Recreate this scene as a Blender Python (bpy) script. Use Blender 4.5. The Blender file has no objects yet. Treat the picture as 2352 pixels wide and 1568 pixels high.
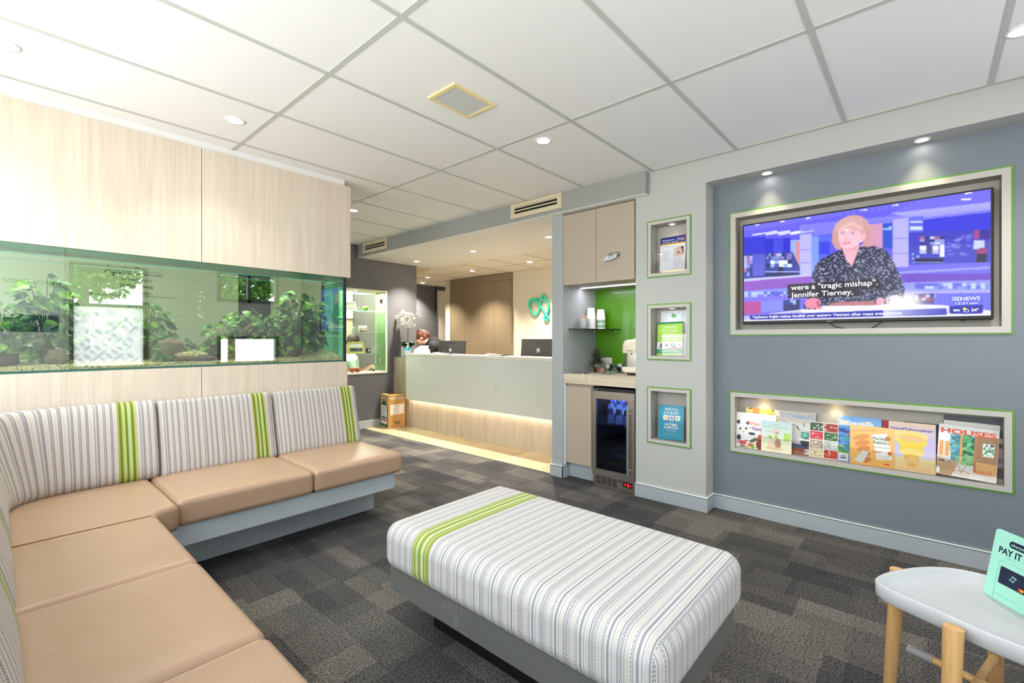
import bpy, math, random
import numpy as np
from mathutils import Vector, Matrix, noise as mnoise
random.seed(7); RS=np.random.RandomState(7)
SC=bpy.context.scene
COL=SC.collection
PI=math.pi
V=Vector
def s2l(c):
    out=[]
    for x in c[:3]:
        x=x/255.0 if max(c[:3])>1.0 else x
        out.append(x/12.92 if x<=0.04045 else ((x+0.055)/1.055)**2.4)
    return tuple(out)
# ---------------------------------------------------------------- materials
MATS={}
def nodes(m):
    m.use_nodes=True
    return m.node_tree.nodes,m.node_tree.links
def mat(name,rgb,rough=.6,metal=0,spec=.5,emit=None,es=0,var=0,vscale=8,bump=0,bscale=200,coat=0,sheen=0):
    if name in MATS: return MATS[name]
    m=bpy.data.materials.new(name); n,l=nodes(m); b=n['Principled BSDF']
    c=s2l(rgb); b.inputs['Base Color'].default_value=(*c,1)
    b.inputs['Roughness'].default_value=rough; b.inputs['Metallic'].default_value=metal
    b.inputs['Specular IOR Level'].default_value=spec
    b.inputs['Coat Weight'].default_value=coat
    if sheen: b.inputs['Sheen Weight'].default_value=sheen
    if emit:
        b.inputs['Emission Color'].default_value=(*s2l(emit),1); b.inputs['Emission Strength'].default_value=es
    tc=n.new('ShaderNodeTexCoord')
    if var:
        t=n.new('ShaderNodeTexNoise'); t.inputs['Scale'].default_value=vscale; t.inputs['Detail'].default_value=3
        l.new(tc.outputs['Object'],t.inputs['Vector'])
        mx=n.new('ShaderNodeMix'); mx.data_type='RGBA'
        mx.inputs[6].default_value=(*[x*(1-var) for x in c],1); mx.inputs[7].default_value=(*[min(1,x*(1+var)) for x in c],1)
        l.new(t.outputs['Fac'],mx.inputs[0]); l.new(mx.outputs[2],b.inputs['Base Color'])
    if bump:
        t=n.new('ShaderNodeTexNoise'); t.inputs['Scale'].default_value=bscale
        l.new(tc.outputs['Object'],t.inputs['Vector'])
        bp=n.new('ShaderNodeBump'); bp.inputs['Strength'].default_value=bump; bp.inputs['Distance'].default_value=.002
        l.new(t.outputs['Fac'],bp.inputs['Height']); l.new(bp.outputs['Normal'],b.inputs['Normal'])
    MATS[name]=m; return m
def emis(name,rgb,s):
    if name in MATS: return MATS[name]
    m=bpy.data.materials.new(name); n,l=nodes(m); n.clear()
    e=n.new('ShaderNodeEmission'); e.inputs[0].default_value=(*s2l(rgb),1); e.inputs[1].default_value=s
    o=n.new('ShaderNodeOutputMaterial'); l.new(e.outputs[0],o.inputs[0]); MATS[name]=m; return m
def glass(name,tint,ior=1.5,rough=0.0,refl=1.0,scatter=None,sf=0):
    """thin pane: tinted see-through plus mirror reflection by angle"""
    if name in MATS: return MATS[name]
    m=bpy.data.materials.new(name); n,l=nodes(m); n.clear()
    t=n.new('ShaderNodeBsdfTransparent'); t.inputs[0].default_value=(*tint,1)
    g=n.new('ShaderNodeBsdfGlossy'); g.inputs['Roughness'].default_value=rough; g.inputs[0].default_value=(1,1,1,1)
    f=n.new('ShaderNodeLayerWeight'); f.inputs['Blend'].default_value=.5
    pw=n.new('ShaderNodeMath'); pw.operation='POWER'; pw.inputs[1].default_value=5; l.new(f.outputs['Facing'],pw.inputs[0])
    F0=((ior-1)/(ior+1))**2*refl
    mm=n.new('ShaderNodeMath'); mm.operation='MULTIPLY_ADD'; mm.inputs[1].default_value=(1-F0)*min(1,refl); mm.inputs[2].default_value=F0; l.new(pw.outputs[0],mm.inputs[0])
    mx=n.new('ShaderNodeMixShader'); l.new(mm.outputs[0],mx.inputs[0])
    src=t.outputs[0]
    if scatter:
        d=n.new('ShaderNodeBsdfTranslucent'); d.inputs[0].default_value=(*scatter,1)
        m2=n.new('ShaderNodeMixShader'); m2.inputs[0].default_value=sf; l.new(t.outputs[0],m2.inputs[1]); l.new(d.outputs[0],m2.inputs[2]); src=m2.outputs[0]
    l.new(src,mx.inputs[1]); l.new(g.outputs[0],mx.inputs[2])
    o=n.new('ShaderNodeOutputMaterial'); l.new(mx.outputs[0],o.inputs[0]); MATS[name]=m; return m
def wood(name,c1,c2,axis='Z',scale=1.0,rough=.5):
    if name in MATS: return MATS[name]
    m=bpy.data.materials.new(name); n,l=nodes(m); b=n['Principled BSDF']; b.inputs['Roughness'].default_value=rough
    tc=n.new('ShaderNodeTexCoord'); mp=n.new('ShaderNodeMapping'); l.new(tc.outputs['Object'],mp.inputs[0])
    sc=[60*scale]*3; sc['XYZ'.index(axis)]=1.3*scale; mp.inputs['Scale'].default_value=sc
    t=n.new('ShaderNodeTexNoise'); t.inputs['Scale'].default_value=1.6; t.inputs['Detail'].default_value=6; t.inputs['Distortion'].default_value=.4
    l.new(mp.outputs[0],t.inputs['Vector'])
    mp2=n.new('ShaderNodeMapping'); l.new(tc.outputs['Object'],mp2.inputs[0])
    sc=[9*scale]*3; sc['XYZ'.index(axis)]=.7*scale; mp2.inputs['Scale'].default_value=sc
    t2=n.new('ShaderNodeTexNoise'); t2.inputs['Scale'].default_value=1.5; t2.inputs['Detail'].default_value=3; t2.inputs['Distortion'].default_value=1.0
    l.new(mp2.outputs[0],t2.inputs['Vector'])
    ad=n.new('ShaderNodeMix'); ad.data_type='FLOAT'; ad.inputs[0].default_value=.45; l.new(t.outputs['Fac'],ad.inputs[2]); l.new(t2.outputs['Fac'],ad.inputs[3])
    r=n.new('ShaderNodeValToRGB'); r.color_ramp.elements[0].position=.36; r.color_ramp.elements[0].color=(*s2l(c2),1)
    r.color_ramp.elements[1].position=.62; r.color_ramp.elements[1].color=(*s2l(c1),1)
    l.new(ad.outputs[0],r.inputs[0]); l.new(r.outputs[0],b.inputs['Base Color']); MATS[name]=m; return m
def attr_mat(name,rough=.5,emit=0,coat=0):
    if name in MATS: return MATS[name]
    m=bpy.data.materials.new(name); n,l=nodes(m); b=n['Principled BSDF']
    a=n.new('ShaderNodeAttribute'); a.attribute_name='Col'
    if emit:
        l.new(a.outputs['Color'],b.inputs['Emission Color']); b.inputs['Emission Strength'].default_value=emit
        b.inputs['Base Color'].default_value=(.01,.01,.01,1); b.inputs['Specular IOR Level'].default_value=.12
    else: l.new(a.outputs['Color'],b.inputs['Base Color'])
    b.inputs['Roughness'].default_value=rough; b.inputs['Coat Weight'].default_value=coat
    MATS[name]=m; return m
# ---------------------------------------------------------------- things
ORG={}
def tag(o,label=None,cat=None,group=None,kind=None):
    if label: o['label']=label
    if cat: o['category']=cat
    if group: o['group']=group
    if kind: o['kind']=kind
    return o
def thing(name,label,cat,loc=(0,0,0),group=None):
    o=bpy.data.objects.new(name,None); COL.objects.link(o); o.location=loc; o.empty_display_size=.05
    ORG[o.name]=V(loc); return tag(o,label,cat,group)
def link(name,me,m,parent=None):
    o=bpy.data.objects.new(name,me); COL.objects.link(o)
    if m:
        for k in (m if isinstance(m,(list,tuple)) else [m]): me.materials.append(k)
    if parent is not None:
        o.parent=parent; org=ORG[parent.name]
        me.transform(Matrix.Translation(-org)); ORG[o.name]=org
    else: ORG[o.name]=V((0,0,0))
    return o
def copy_tree(o,delta,parent=None):
    c=o.copy(); COL.objects.link(c)
    if parent is None:
        c.location=V(o.location)+V(delta)
    else: c.parent=parent
    for ch in list(o.children): copy_tree(ch,delta,c)
    return c
class MB:
    def __init__(s): s.v=[];s.f=[];s.sm=[];s.uv=None;s.mi=[]; s.cur=0
    def add(s,vs,fs,smooth=False):
        b=len(s.v); s.v+= [tuple(p) for p in vs]
        for f in fs: s.f.append([b+i for i in f]); s.sm.append(smooth); s.mi.append(s.cur)
        return s
    def box(s,x0,x1,y0,y1,z0,z1):
        x0,x1=sorted((x0,x1));y0,y1=sorted((y0,y1));z0,z1=sorted((z0,z1))
        vs=[(x,y,z) for z in (z0,z1) for y in (y0,y1) for x in (x0,x1)]
        return s.add(vs,[(0,2,3,1),(4,5,7,6),(0,1,5,4),(2,6,7,3),(0,4,6,2),(1,3,7,5)])
    def rbox(s,c,d,r=.01,n=3,M=None,bulge=None,seg=1):
        """rounded box: centre c, full size d"""
        hx,hy,hz=[k/2 for k in d]; r=min(r,hx,hy,hz)*.999
        def axis(h):
            a=[-h+r*(1-math.cos(t*PI/2/n)) if False else -h+r*t/n for t in range(n)]
            k=max(1,seg); mid=[-h+r+(2*(h-r))*i/k for i in range(k+1)]
            return a+mid+[h-r+r*(t+1)/n for t in range(n)]
        ax=[axis(hx),axis(hy),axis(hz)]; H=(hx,hy,hz)
        idx={};vs=[];fs=[]
        def vert(p):
            k=tuple(round(q,6) for q in p)
            if k in idx: return idx[k]
            q=[];nn=[]
            for i in range(3):
                c0=max(-H[i]+r,min(H[i]-r,p[i])); q.append(c0)
                e=(p[i]-c0)/r if r>0 else 0; nn.append(math.tan(e*PI/4) if abs(e)<1 else math.copysign(1,e))
            L=math.sqrt(sum(e*e for e in nn)) or 1
            w=V([q[i]+nn[i]/L*r if L>0 else q[i] for i in range(3)])
            if bulge: w=bulge(w,H)
            idx[k]=len(vs); vs.append(w); return idx[k]
        for a in range(3):
            b,cx=(a+1)%3,(a+2)%3
            for sgn in (-1,1):
                for i in range(len(ax[b])-1):
                    for j in range(len(ax[cx])-1):
                        q=[]
                        for (ii,jj) in ((i,j),(i+1,j),(i+1,j+1),(i,j+1)):
                            p=[0,0,0];p[a]=sgn*H[a];p[b]=ax[b][ii];p[cx]=ax[cx][jj];q.append(vert(p))
                        if sgn<0:q=q[::-1]
                        fs.append(q)
        c=V(c)
        if M is not None: vs=[M@w+c for w in vs]
        else: vs=[w+c for w in vs]
        return s.add(vs,fs,True)
    def cyl(s,p0,p1,r0,r1=None,n=16,caps=True,smooth=True):
        r1=r0 if r1 is None else r1; p0=V(p0);p1=V(p1); d=(p1-p0).normalized()
        a=V((0,0,1)) if abs(d.z)<.9 else V((1,0,0)); u=d.cross(a).normalized(); w=d.cross(u)
        vs=[];b=len(s.v)
        for p,r in((p0,r0),(p1,r1)):
            for i in range(n):
                t=2*PI*i/n; vs.append(p+u*(r*math.cos(t))+w*(r*math.sin(t)))
        s.add(vs,[(i,(i+1)%n,n+(i+1)%n,n+i) for i in range(n)],smooth)
        if caps:
            s.add(vs[:n],[list(range(n))[::-1]]); s.add(vs[n:],[list(range(n))])
        return s
    def tube(s,pts,r,n=8,closed=False,flat=1.0,up=None):
        pts=[V(p) for p in pts]; N=len(pts); vs=[]
        pu=None
        for i,p in enumerate(pts):
            a=pts[i-1] if (i>0 or closed) else p; b=pts[(i+1)%N] if (i<N-1 or closed) else p
            d=(b-a).normalized()
            if up is not None: u=V(up)
            else:
                u=(pu if pu is not None else (V((0,0,1)) if abs(d.z)<.9 else V((1,0,0))))
            u=(u-d*u.dot(d)).normalized(); pu=u; w=d.cross(u)
            rr=r[i] if isinstance(r,(list,tuple)) else r
            for k in range(n):
                t=2*PI*k/n; vs.append(p+w*(rr*math.cos(t))+u*(rr*flat*math.sin(t)))
        fs=[]
        for i in range(N if closed else N-1):
            for k in range(n):
                a=i*n+k;b=i*n+(k+1)%n;j=(i+1)%N
                fs.append((a,b,j*n+(k+1)%n,j*n+k))
        s.add(vs,fs,True)
        if not closed:
            s.add(vs[:n],[list(range(n))[::-1]]); s.add(vs[-n:],[list(range(n))])
        return s
    def lathe(s,prof,c,n=24,axis=None):
        """prof: [(r,z)], around z at c"""
        vs=[];c=V(c);R=axis
        for r,z in prof:
            for k in range(n):
                t=2*PI*k/n;p=V((r*math.cos(t),r*math.sin(t),z))
                vs.append((R@p if R else p)+c)
        fs=[(i*n+k,i*n+(k+1)%n,(i+1)*n+(k+1)%n,(i+1)*n+k) for i in range(len(prof)-1) for k in range(n)]
        return s.add(vs,fs,True)
    def sph(s,c,r,n=12,M=None,fn=None):
        rr=r if isinstance(r,(tuple,list)) else (r,r,r); vs=[];c=V(c)
        for i in range(n+1):
            th=PI*i/n
            for k in range(2*n):
                ph=PI*k/n; p=V((rr[0]*math.sin(th)*math.cos(ph),rr[1]*math.sin(th)*math.sin(ph),rr[2]*math.cos(th)))
                if fn:p=fn(p)
                vs.append((M@p if M else p)+c)
        fs=[(i*2*n+k,(i+1)*2*n+k,(i+1)*2*n+(k+1)%(2*n),i*2*n+(k+1)%(2*n)) for i in range(n) for k in range(2*n)]
        return s.add(vs,fs,True)
    def prism(s,poly,z0,z1,O=V((0,0,0)),U=V((1,0,0)),W=V((0,1,0)),smooth=False):
        """poly in U,W plane; extruded along U x W"""
        N=U.cross(W); n=len(poly)
        lo=[O+U*a+W*b+N*z0 for a,b in poly]; hi=[O+U*a+W*b+N*z1 for a,b in poly]
        s.add(lo+hi,[(i,(i+1)%n,n+(i+1)%n,n+i) for i in range(n)],smooth)
        s.add(lo,[list(range(n))[::-1]]); s.add(hi,[list(range(n))]); return s
    def ringprism(s,outer,inner,z0,z1,O=V((0,0,0)),U=V((1,0,0)),W=V((0,1,0))):
        N=U.cross(W);n=len(outer)
        P=lambda a,z:O+U*a[0]+W*a[1]+N*z
        vs=[P(a,z) for z in(z0,z1) for ring in(outer,inner) for a in ring]
        fs=[]
        for i in range(n):
            j=(i+1)%n
            fs+=[(i,j,2*n+j,2*n+i),(n+j,n+i,3*n+i,3*n+j),(2*n+i,2*n+j,3*n+j,3*n+i),(j,i,n+i,n+j)]
        return s.add(vs,fs)
    def build(s,name,m,parent=None,auto=True,uvfn=None):
        me=bpy.data.meshes.new(name); me.from_pydata([tuple(p) for p in s.v],[],s.f)
        me.polygons.foreach_set('use_smooth',s.sm)
        if isinstance(m,(list,tuple)): me.polygons.foreach_set('material_index',s.mi)
        if uvfn:
            uv=me.uv_layers.new(name='UVMap')
            for p in me.polygons:
                for li in p.loop_indices:
                    uv.data[li].uv=uvfn(me.vertices[me.loops[li].vertex_index].co,p.normal,p.center)
        me.validate(); me.update()
        return link(name,me,m,parent)
def rrect(w,h,r,n=6,c=(0,0)):
    out=[]
    for (sx,sy,a0) in ((1,1,0),(-1,1,90),(-1,-1,180),(1,-1,270)):
        for k in range(n+1):
            a=math.radians(a0+90*k/n); out.append((c[0]+sx*(w/2-r)+r*math.cos(a),c[1]+sy*(h/2-r)+r*math.sin(a)))
    return out
def spl(pts,per=6,closed=False):
    """catmull-rom"""
    n=len(pts);out=[];P=[V(p) if len(p)==3 else V((p[0],p[1],0)) for p in pts]
    rng=range(n if closed else n-1)
    for i in rng:
        p0=P[i-1] if (closed or i>0) else P[i]; p1=P[i];p2=P[(i+1)%n];p3=P[(i+2)%n] if (closed or i<n-2) else p2
        for k in range(per):
            t=k/per
            out.append(.5*((2*p1)+(p2-p0)*t+(2*p0-5*p1+4*p2-p3)*t*t+(-p0+3*p1-3*p2+p3)*t**3))
    if not closed: out.append(P[-1])
    return out
def slab_holes(mb,axis,a0,a1,u0,u1,z0,z1,holes):
    """wall slab between a0..a1 on axis, spanning u,z with rectangular holes (u0,u1,z0,z1)"""
    us=sorted({u0,u1,*[max(u0,min(u1,h[i])) for h in holes for i in(0,1)]}); zs=sorted({z0,z1,*[max(z0,min(z1,h[i])) for h in holes for i in(2,3)]})
    for i in range(len(us)-1):
        for j in range(len(zs)-1):
            cu=(us[i]+us[i+1])/2;cz=(zs[j]+zs[j+1])/2
            if any(h[0]<cu<h[1] and h[2]<cz<h[3] for h in holes): continue
            if axis=='X': mb.box(a0,a1,us[i],us[i+1],zs[j],zs[j+1])
            else: mb.box(us[i],us[i+1],a0,a1,zs[j],zs[j+1])
    return mb
# ---------------------------------------------------------------- lettering
_tc={}
def text(s,O,U,W,m,parent,h=.05,width=None,align='l',bold=0,name='lettering',depth=.0004,slant=0,sp=1.0):
    """O: baseline start; U right, W up (unit vectors); h: capital height"""
    if 'M' in s or 'W' in s: bold=min(bold,.008)
    cu=bpy.data.curves.new('t','FONT'); cu.body=s; cu.size=1.0; cu.offset=bold; cu.shear=slant; cu.resolution_u=3; cu.space_character=sp
    ob=bpy.data.objects.new('t',cu); me=bpy.data.meshes.new_from_object(ob)
    bpy.data.objects.remove(ob); bpy.data.curves.remove(cu)
    n=len(me.vertices)
    if n==0: return None
    co=np.empty(n*3); me.vertices.foreach_get('co',co); co=co.reshape(-1,3)
    x0,x1=co[:,0].min(),co[:,0].max(); k=h/.73
    kx=k if width is None else width/(x1-x0)
    tw=(x1-x0)*kx; dx={'l':0,'c':-tw/2,'r':-tw}[align]
    U=V(U);W=V(W);N=U.cross(W);O=V(O)
    X=(co[:,0]-x0)*kx+dx; Y=co[:,1]*k
    out=np.outer(X,U)+np.outer(Y,W)+np.array(O+N*depth)
    me.vertices.foreach_set('co',out.astype(np.float32).ravel()); me.update()
    me.name=name
    return link(name,me,m,parent)
# ---------------------------------------------------------------- painted pictures (colour attribute on a grid)
class Pic:
    def __init__(s,nx,ny,bg=(255,255,255),mp=None,asp=1.0):
        s.nx,s.ny=nx,ny; s.a=np.empty((ny,nx,3)); s.a[:]=bg; s.mp=mp; s.asp=asp
        s.X,s.Y=np.meshgrid(np.linspace(0,1,nx),np.linspace(0,1,ny))
    def _m(s,pts): return [s.mp(*p) for p in pts] if s.mp else pts
    def mask(s,pts):
        pts=s._m(pts); X,Y=s.X,s.Y; ins=np.zeros(X.shape,bool); n=len(pts)
        for i in range(n):
            x1,y1=pts[i];x2,y2=pts[(i+1)%n]
            if y1==y2: continue
            c=((y1>Y)!=(y2>Y))&(X<(x2-x1)*(Y-y1)/(y2-y1)+x1); ins^=c
        return ins
    def _put(s,m,col,al=1.0):
        w=(m*al)[...,None]; s.a=s.a*(1-w)+np.array(col,float)*w
    def poly(s,pts,col,al=1.0): s._put(s.mask(pts).astype(float),col,al); return s
    def rect(s,x0,y0,x1,y1,col,al=1.0): return s.poly([(x0,y0),(x1,y0),(x1,y1),(x0,y1)],col,al)
    def ell(s,cx,cy,rx,ry,col,al=1.0,ang=0,soft=0.0):
        if s.mp:
            c=s.mp(cx,cy);e=s.mp(cx+rx,cy);g=s.mp(cx,cy+ry); rx=abs(e[0]-c[0]);ry=abs(g[1]-c[1]);cx,cy=c
        dx=(s.X-cx);dy=(s.Y-cy); a=math.radians(ang); k=s.asp
        u=dx*math.cos(a)+dy*k*math.sin(a); v=(-dx*math.sin(a)+dy*k*math.cos(a))/k
        d=np.sqrt((u/rx)**2+(v/ry)**2)
        m=np.clip((1-d)/soft,0,1) if soft>0 else (d<1).astype(float)
        s._put(m,col,al); return s
    def line(s,p,q,w,col,al=1.0):
        (x0,y0),(x1,y1)=s._m([p,q]); X,Y=s.X,s.Y*s.asp; y0*=s.asp;y1*=s.asp
        dx,dy=x1-x0,y1-y0;L=dx*dx+dy*dy+1e-12; t=np.clip(((X-x0)*dx+(Y-y0)*dy)/L,0,1)
        d=np.hypot(X-x0-t*dx,Y-y0-t*dy); s._put((d<w/2).astype(float),col,al); return s
    def grad(s,pts,c0,c1,vert=True,al=1.0):
        m=s.mask(pts).astype(float); P=s._m(pts)
        lo=min(p[1 if vert else 0] for p in P);hi=max(p[1 if vert else 0] for p in P)
        t=np.clip(((s.Y if vert else s.X)-lo)/(hi-lo+1e-9),0,1)[...,None]
        col=np.array(c0,float)*(1-t)+np.array(c1,float)*t; w=(m*al)[...,None]; s.a=s.a*(1-w)+col*w; return s
    def mosaic(s,x0,y0,x1,y1,nx,ny,pal,al=1.0,seed=1):
        R=random.Random(seed)
        for i in range(nx):
            for j in range(ny):
                a=x0+(x1-x0)*i/nx;b=x0+(x1-x0)*(i+1)/nx;c=y0+(y1-y0)*j/ny;d=y0+(y1-y0)*(j+1)/ny
                s.rect(a,c,b,d,R.choice(pal),al)
        return s
    def dots(s,n,box,r,pal,seed=1,al=1.0,clip=None):
        R=random.Random(seed)
        for i in range(n):
            x=R.uniform(box[0],box[2]);y=R.uniform(box[1],box[3])
            if clip is not None:
                q=s.mp(x,y) if s.mp else (x,y); iy=int(q[1]*(s.ny-1));ix=int(q[0]*(s.nx-1))
                if not(0<=iy<s.ny and 0<=ix<s.nx) or not clip[iy,ix]: continue
            s.ell(x,y,r,r*(1 if s.mp else 1/s.asp if s.asp else 1),R.choice(pal),al)
        return s
def picture(name,pic,O,U,W,w,h,m,parent,off=.0006):
    """O: lower-left corner, U right, W up"""
    ny,nx=pic.ny,pic.nx; U=V(U);W=V(W);N=U.cross(W);O=V(O)+N*off
    gx,gy=np.meshgrid(np.linspace(0,w,nx),np.linspace(h,0,ny))
    co=np.array(O)[None,None]+gx[...,None]*np.array(U)+gy[...,None]*np.array(W)
    i=np.arange(ny*nx).reshape(ny,nx)
    f=np.stack([i[1:,:-1],i[1:,1:],i[:-1,1:],i[:-1,:-1]],-1).reshape(-1)
    nf=(nx-1)*(ny-1)
    me=bpy.data.meshes.new(name); me.vertices.add(nx*ny); me.vertices.foreach_set('co',co.astype(np.float32).ravel())
    me.loops.add(nf*4); me.loops.foreach_set('vertex_index',f.astype(np.int32))
    me.polygons.add(nf); me.polygons.foreach_set('loop_start',np.arange(0,nf*4,4,dtype=np.int32))
    me.update(calc_edges=True)
    a=me.color_attributes.new('Col','FLOAT_COLOR','POINT')
    c=np.clip(pic.a/255.,0,1); c=np.where(c<=.04045,c/12.92,((c+.055)/1.055)**2.4)
    a.data.foreach_set('color',np.concatenate([c,np.ones((ny,nx,1))],-1).astype(np.float32).ravel())
    me.validate()
    return link(name,me,m,parent)
def homog(src):
    """maps the four src corners (tl,tr,br,bl) to the unit square, y down"""
    dst=[(0,0),(1,0),(1,1),(0,1)];A=[];B=[]
    for (x,y),(u,v) in zip(src,dst):
        A.append([x,y,1,0,0,0,-u*x,-u*y]);B.append(u);A.append([0,0,0,x,y,1,-v*x,-v*y]);B.append(v)
    h=np.linalg.solve(np.array(A,float),np.array(B,float))
    def f(x,y):
        d=h[6]*x+h[7]*y+1; return ((h[0]*x+h[1]*y+h[2])/d,(h[3]*x+h[4]*y+h[5])/d)
    return f
def area(name,loc,rot,sx,sy,power,col=(1,1,1),shape='RECTANGLE',spread=PI):
    L=bpy.data.lights.new(name,'AREA'); L.shape=shape; L.size=sx; L.size_y=sy; L.energy=power; L.color=col; L.spread=spread
    o=bpy.data.objects.new(name,L); COL.objects.link(o); o.location=loc; o.rotation_euler=rot; return o
def spot(loc,power,angle=95,blend=.7,col=(1,.93,.84),rot=(0,0,0),r=.03):
    L=bpy.data.lights.new('lamp_light','SPOT'); L.energy=power; L.spot_size=math.radians(angle); L.spot_blend=blend; L.color=col; L.shadow_soft_size=r
    o=bpy.data.objects.new('lamp_light',L); COL.objects.link(o); o.location=loc; o.rotation_euler=rot; return o

EXPO=0.3; WSTR=6.1; WGROUND=1.0

# ================================================================ camera, world, colour
CAMH=1.25
cam=bpy.data.cameras.new('camera'); co_=bpy.data.objects.new('camera',cam); COL.objects.link(co_)
A_=math.radians(41.8); FW=V((math.cos(A_),math.sin(A_),0)); RT=V((math.sin(A_),-math.cos(A_),0))
co_.matrix_world=Matrix((( RT.x,0,-FW.x,0),(RT.y,0,-FW.y,0),(0,1,0,CAMH),(0,0,0,1)))
cam.sensor_width=36; cam.lens=36*1065/2352; cam.shift_y=-5/2352; cam.clip_start=.02; cam.clip_end=200
SC.camera=co_
SC.view_settings.view_transform='Standard'; SC.view_settings.look='None'; SC.view_settings.gamma=1
SC.view_settings.use_curve_mapping=False; SC.view_settings.exposure=EXPO
SC.cycles.use_denoising=True; SC.cycles.max_bounces=8; SC.cycles.diffuse_bounces=4; SC.cycles.glossy_bounces=3; SC.cycles.use_adaptive_sampling=True; SC.cycles.adaptive_threshold=.045
SC.cycles.transparent_max_bounces=24; SC.cycles.transmission_bounces=6; SC.cycles.caustics_reflective=False; SC.cycles.caustics_refractive=False
SC.cycles.sample_clamp_indirect=6; SC.cycles.blur_glossy=.5
w=bpy.data.worlds.new('sky'); SC.world=w; w.use_nodes=True; n,l=w.node_tree.nodes,w.node_tree.links
bg=n['Background']; tc=n.new('ShaderNodeTexCoord'); sp=n.new('ShaderNodeSeparateXYZ'); l.new(tc.outputs['Generated'],sp.inputs[0])
r=n.new('ShaderNodeValToRGB'); mr=n.new('ShaderNodeMapRange'); mr.inputs[1].default_value=-1; mr.inputs[2].default_value=1
l.new(sp.outputs[2],mr.inputs[0]); l.new(mr.outputs[0],r.inputs[0])
e=r.color_ramp.elements; e[0].position=0; e[0].color=(*[x*WGROUND for x in (.93,.91,.89)],1); e[1].position=1; e[1].color=(.78,.88,1,1)
k=e.new(.47); k.color=(*[x*WGROUND for x in (.93,.91,.89)],1); k=e.new(.5); k.color=(.97,.98,1,1)
l.new(r.outputs[0],bg.inputs[0]); bg.inputs[1].default_value=WSTR
# ================================================================ shared materials
M_ceil=mat('ceiling_tile_white',(243,242,242),.9,var=.015,vscale=160)
M_grid=mat('ceiling_grid_grey',(196,198,192),.6)
M_pier=mat('pale_grey_paint',(184,185,182),.75,bump=.1)
M_blue=mat('blue_grey_paint',(118,126,135),.55,bump=.08)
M_dark=mat('dark_grey_paint',(96,97,101),.5,bump=.08)
M_cream=mat('cream_paint',(218,208,190),.7)
M_white=mat('white_paint',(238,238,236),.6)
M_skirt=mat('satin_skirting',(182,190,196),.35,.15)
M_groove=mat('dark_groove',(70,74,80),.6)
M_oak=wood('pale_oak_laminate',(228,215,198),(212,197,178),'Z',1)
M_oakh=wood('pale_oak_bench_laminate',(214,202,182),(194,180,158),'Y',1)
M_oakd=wood('grey_oak_laminate',(186,172,150),(150,136,116),'Z',1.2)
M_liner=mat('niche_liner',(180,174,167),.6)
M_trimf=mat('niche_trim',(190,186,180),.5)
M_green=mat('green_edge',(92,150,40),.4)
M_taupe=mat('taupe_laminate',(178,164,146),.55,bump=.05)
M_brown=mat('olive_brown_laminate',(128,114,92),.55)
M_black=mat('black_plastic',(22,22,24),.4)
M_steel=mat('brushed_steel',(176,168,158),.33,.9)
M_chrome=mat('chrome',(215,215,215),.12,1)
def carpet(name,cols,tw,tl,grain):
    m=bpy.data.materials.new(name); n,l=nodes(m); b=n['Principled BSDF']; b.inputs['Roughness'].default_value=.95; b.inputs['Specular IOR Level'].default_value=.15
    tc=n.new('ShaderNodeTexCoord'); fac=None
    for k,(w_,l_,off,wt) in enumerate(((tw,tl,.0,.5),(tw*1.6,tl*.6,.13,.35),(tw*.5,tl*1.3,.31,.25))):
        sp=n.new('ShaderNodeSeparateXYZ'); l.new(tc.outputs['Object'],sp.inputs[0])
        def mth(op,a,b_=None):
            q=n.new('ShaderNodeMath'); q.operation=op
            for i,x in enumerate((a,b_)):
                if x is None: continue
                if isinstance(x,(int,float)): q.inputs[i].default_value=x
                else: l.new(x,q.inputs[i])
            return q.outputs[0]
        ix=mth('FLOOR',mth('DIVIDE',mth('ADD',sp.outputs[0],off+20),w_))
        sh=mth('MULTIPLY',mth('SINE',mth('MULTIPLY',ix,12.9898)),.47*l_)
        iy=mth('FLOOR',mth('DIVIDE',mth('ADD',mth('ADD',sp.outputs[1],off*2+20),sh),l_))
        cb=n.new('ShaderNodeCombineXYZ'); l.new(ix,cb.inputs[0]); l.new(iy,cb.inputs[1]); cb.inputs[2].default_value=k*7.3
        wn=n.new('ShaderNodeTexWhiteNoise'); l.new(cb.outputs[0],wn.inputs[0])
        t=mth('MULTIPLY',wn.outputs['Value'],wt); fac=t if fac is None else mth('ADD',fac,t)
    r=n.new('ShaderNodeValToRGB'); els=r.color_ramp.elements
    els[0].position=.2; els[0].color=(*s2l(cols[0]),1); els[1].position=.9; els[1].color=(*s2l(cols[2]),1); k=els.new(.55); k.color=(*s2l(cols[1]),1)
    l.new(fac,r.inputs[0])
    t=n.new('ShaderNodeTexNoise'); t.inputs['Scale'].default_value=grain; t.inputs['Detail'].default_value=2.5; t.inputs['Roughness'].default_value=.75; l.new(tc.outputs['Object'],t.inputs['Vector'])
    mr=n.new('ShaderNodeMapRange'); mr.inputs[1].default_value=.32; mr.inputs[2].default_value=.68; mr.inputs[3].default_value=.15; mr.inputs[4].default_value=2.1; l.new(t.outputs['Fac'],mr.inputs[0])
    mx=n.new('ShaderNodeMix'); mx.data_type='RGBA'; mx.blend_type='MULTIPLY'; mx.inputs[0].default_value=1
    l.new(r.outputs[0],mx.inputs[6]); l.new(mr.outputs[0],mx.inputs[7]); l.new(mx.outputs[2],b.inputs['Base Color'])
    bp=n.new('ShaderNodeBump'); bp.inputs['Strength'].default_value=.4; bp.inputs['Distance'].default_value=.004; l.new(t.outputs['Fac'],bp.inputs['Height']); l.new(bp.outputs['Normal'],b.inputs['Normal'])
    return m
M_carpet=carpet('charcoal_carpet_tiles',[(58,58,60),(78,76,75),(104,100,95)],.2,.4,120)
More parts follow.
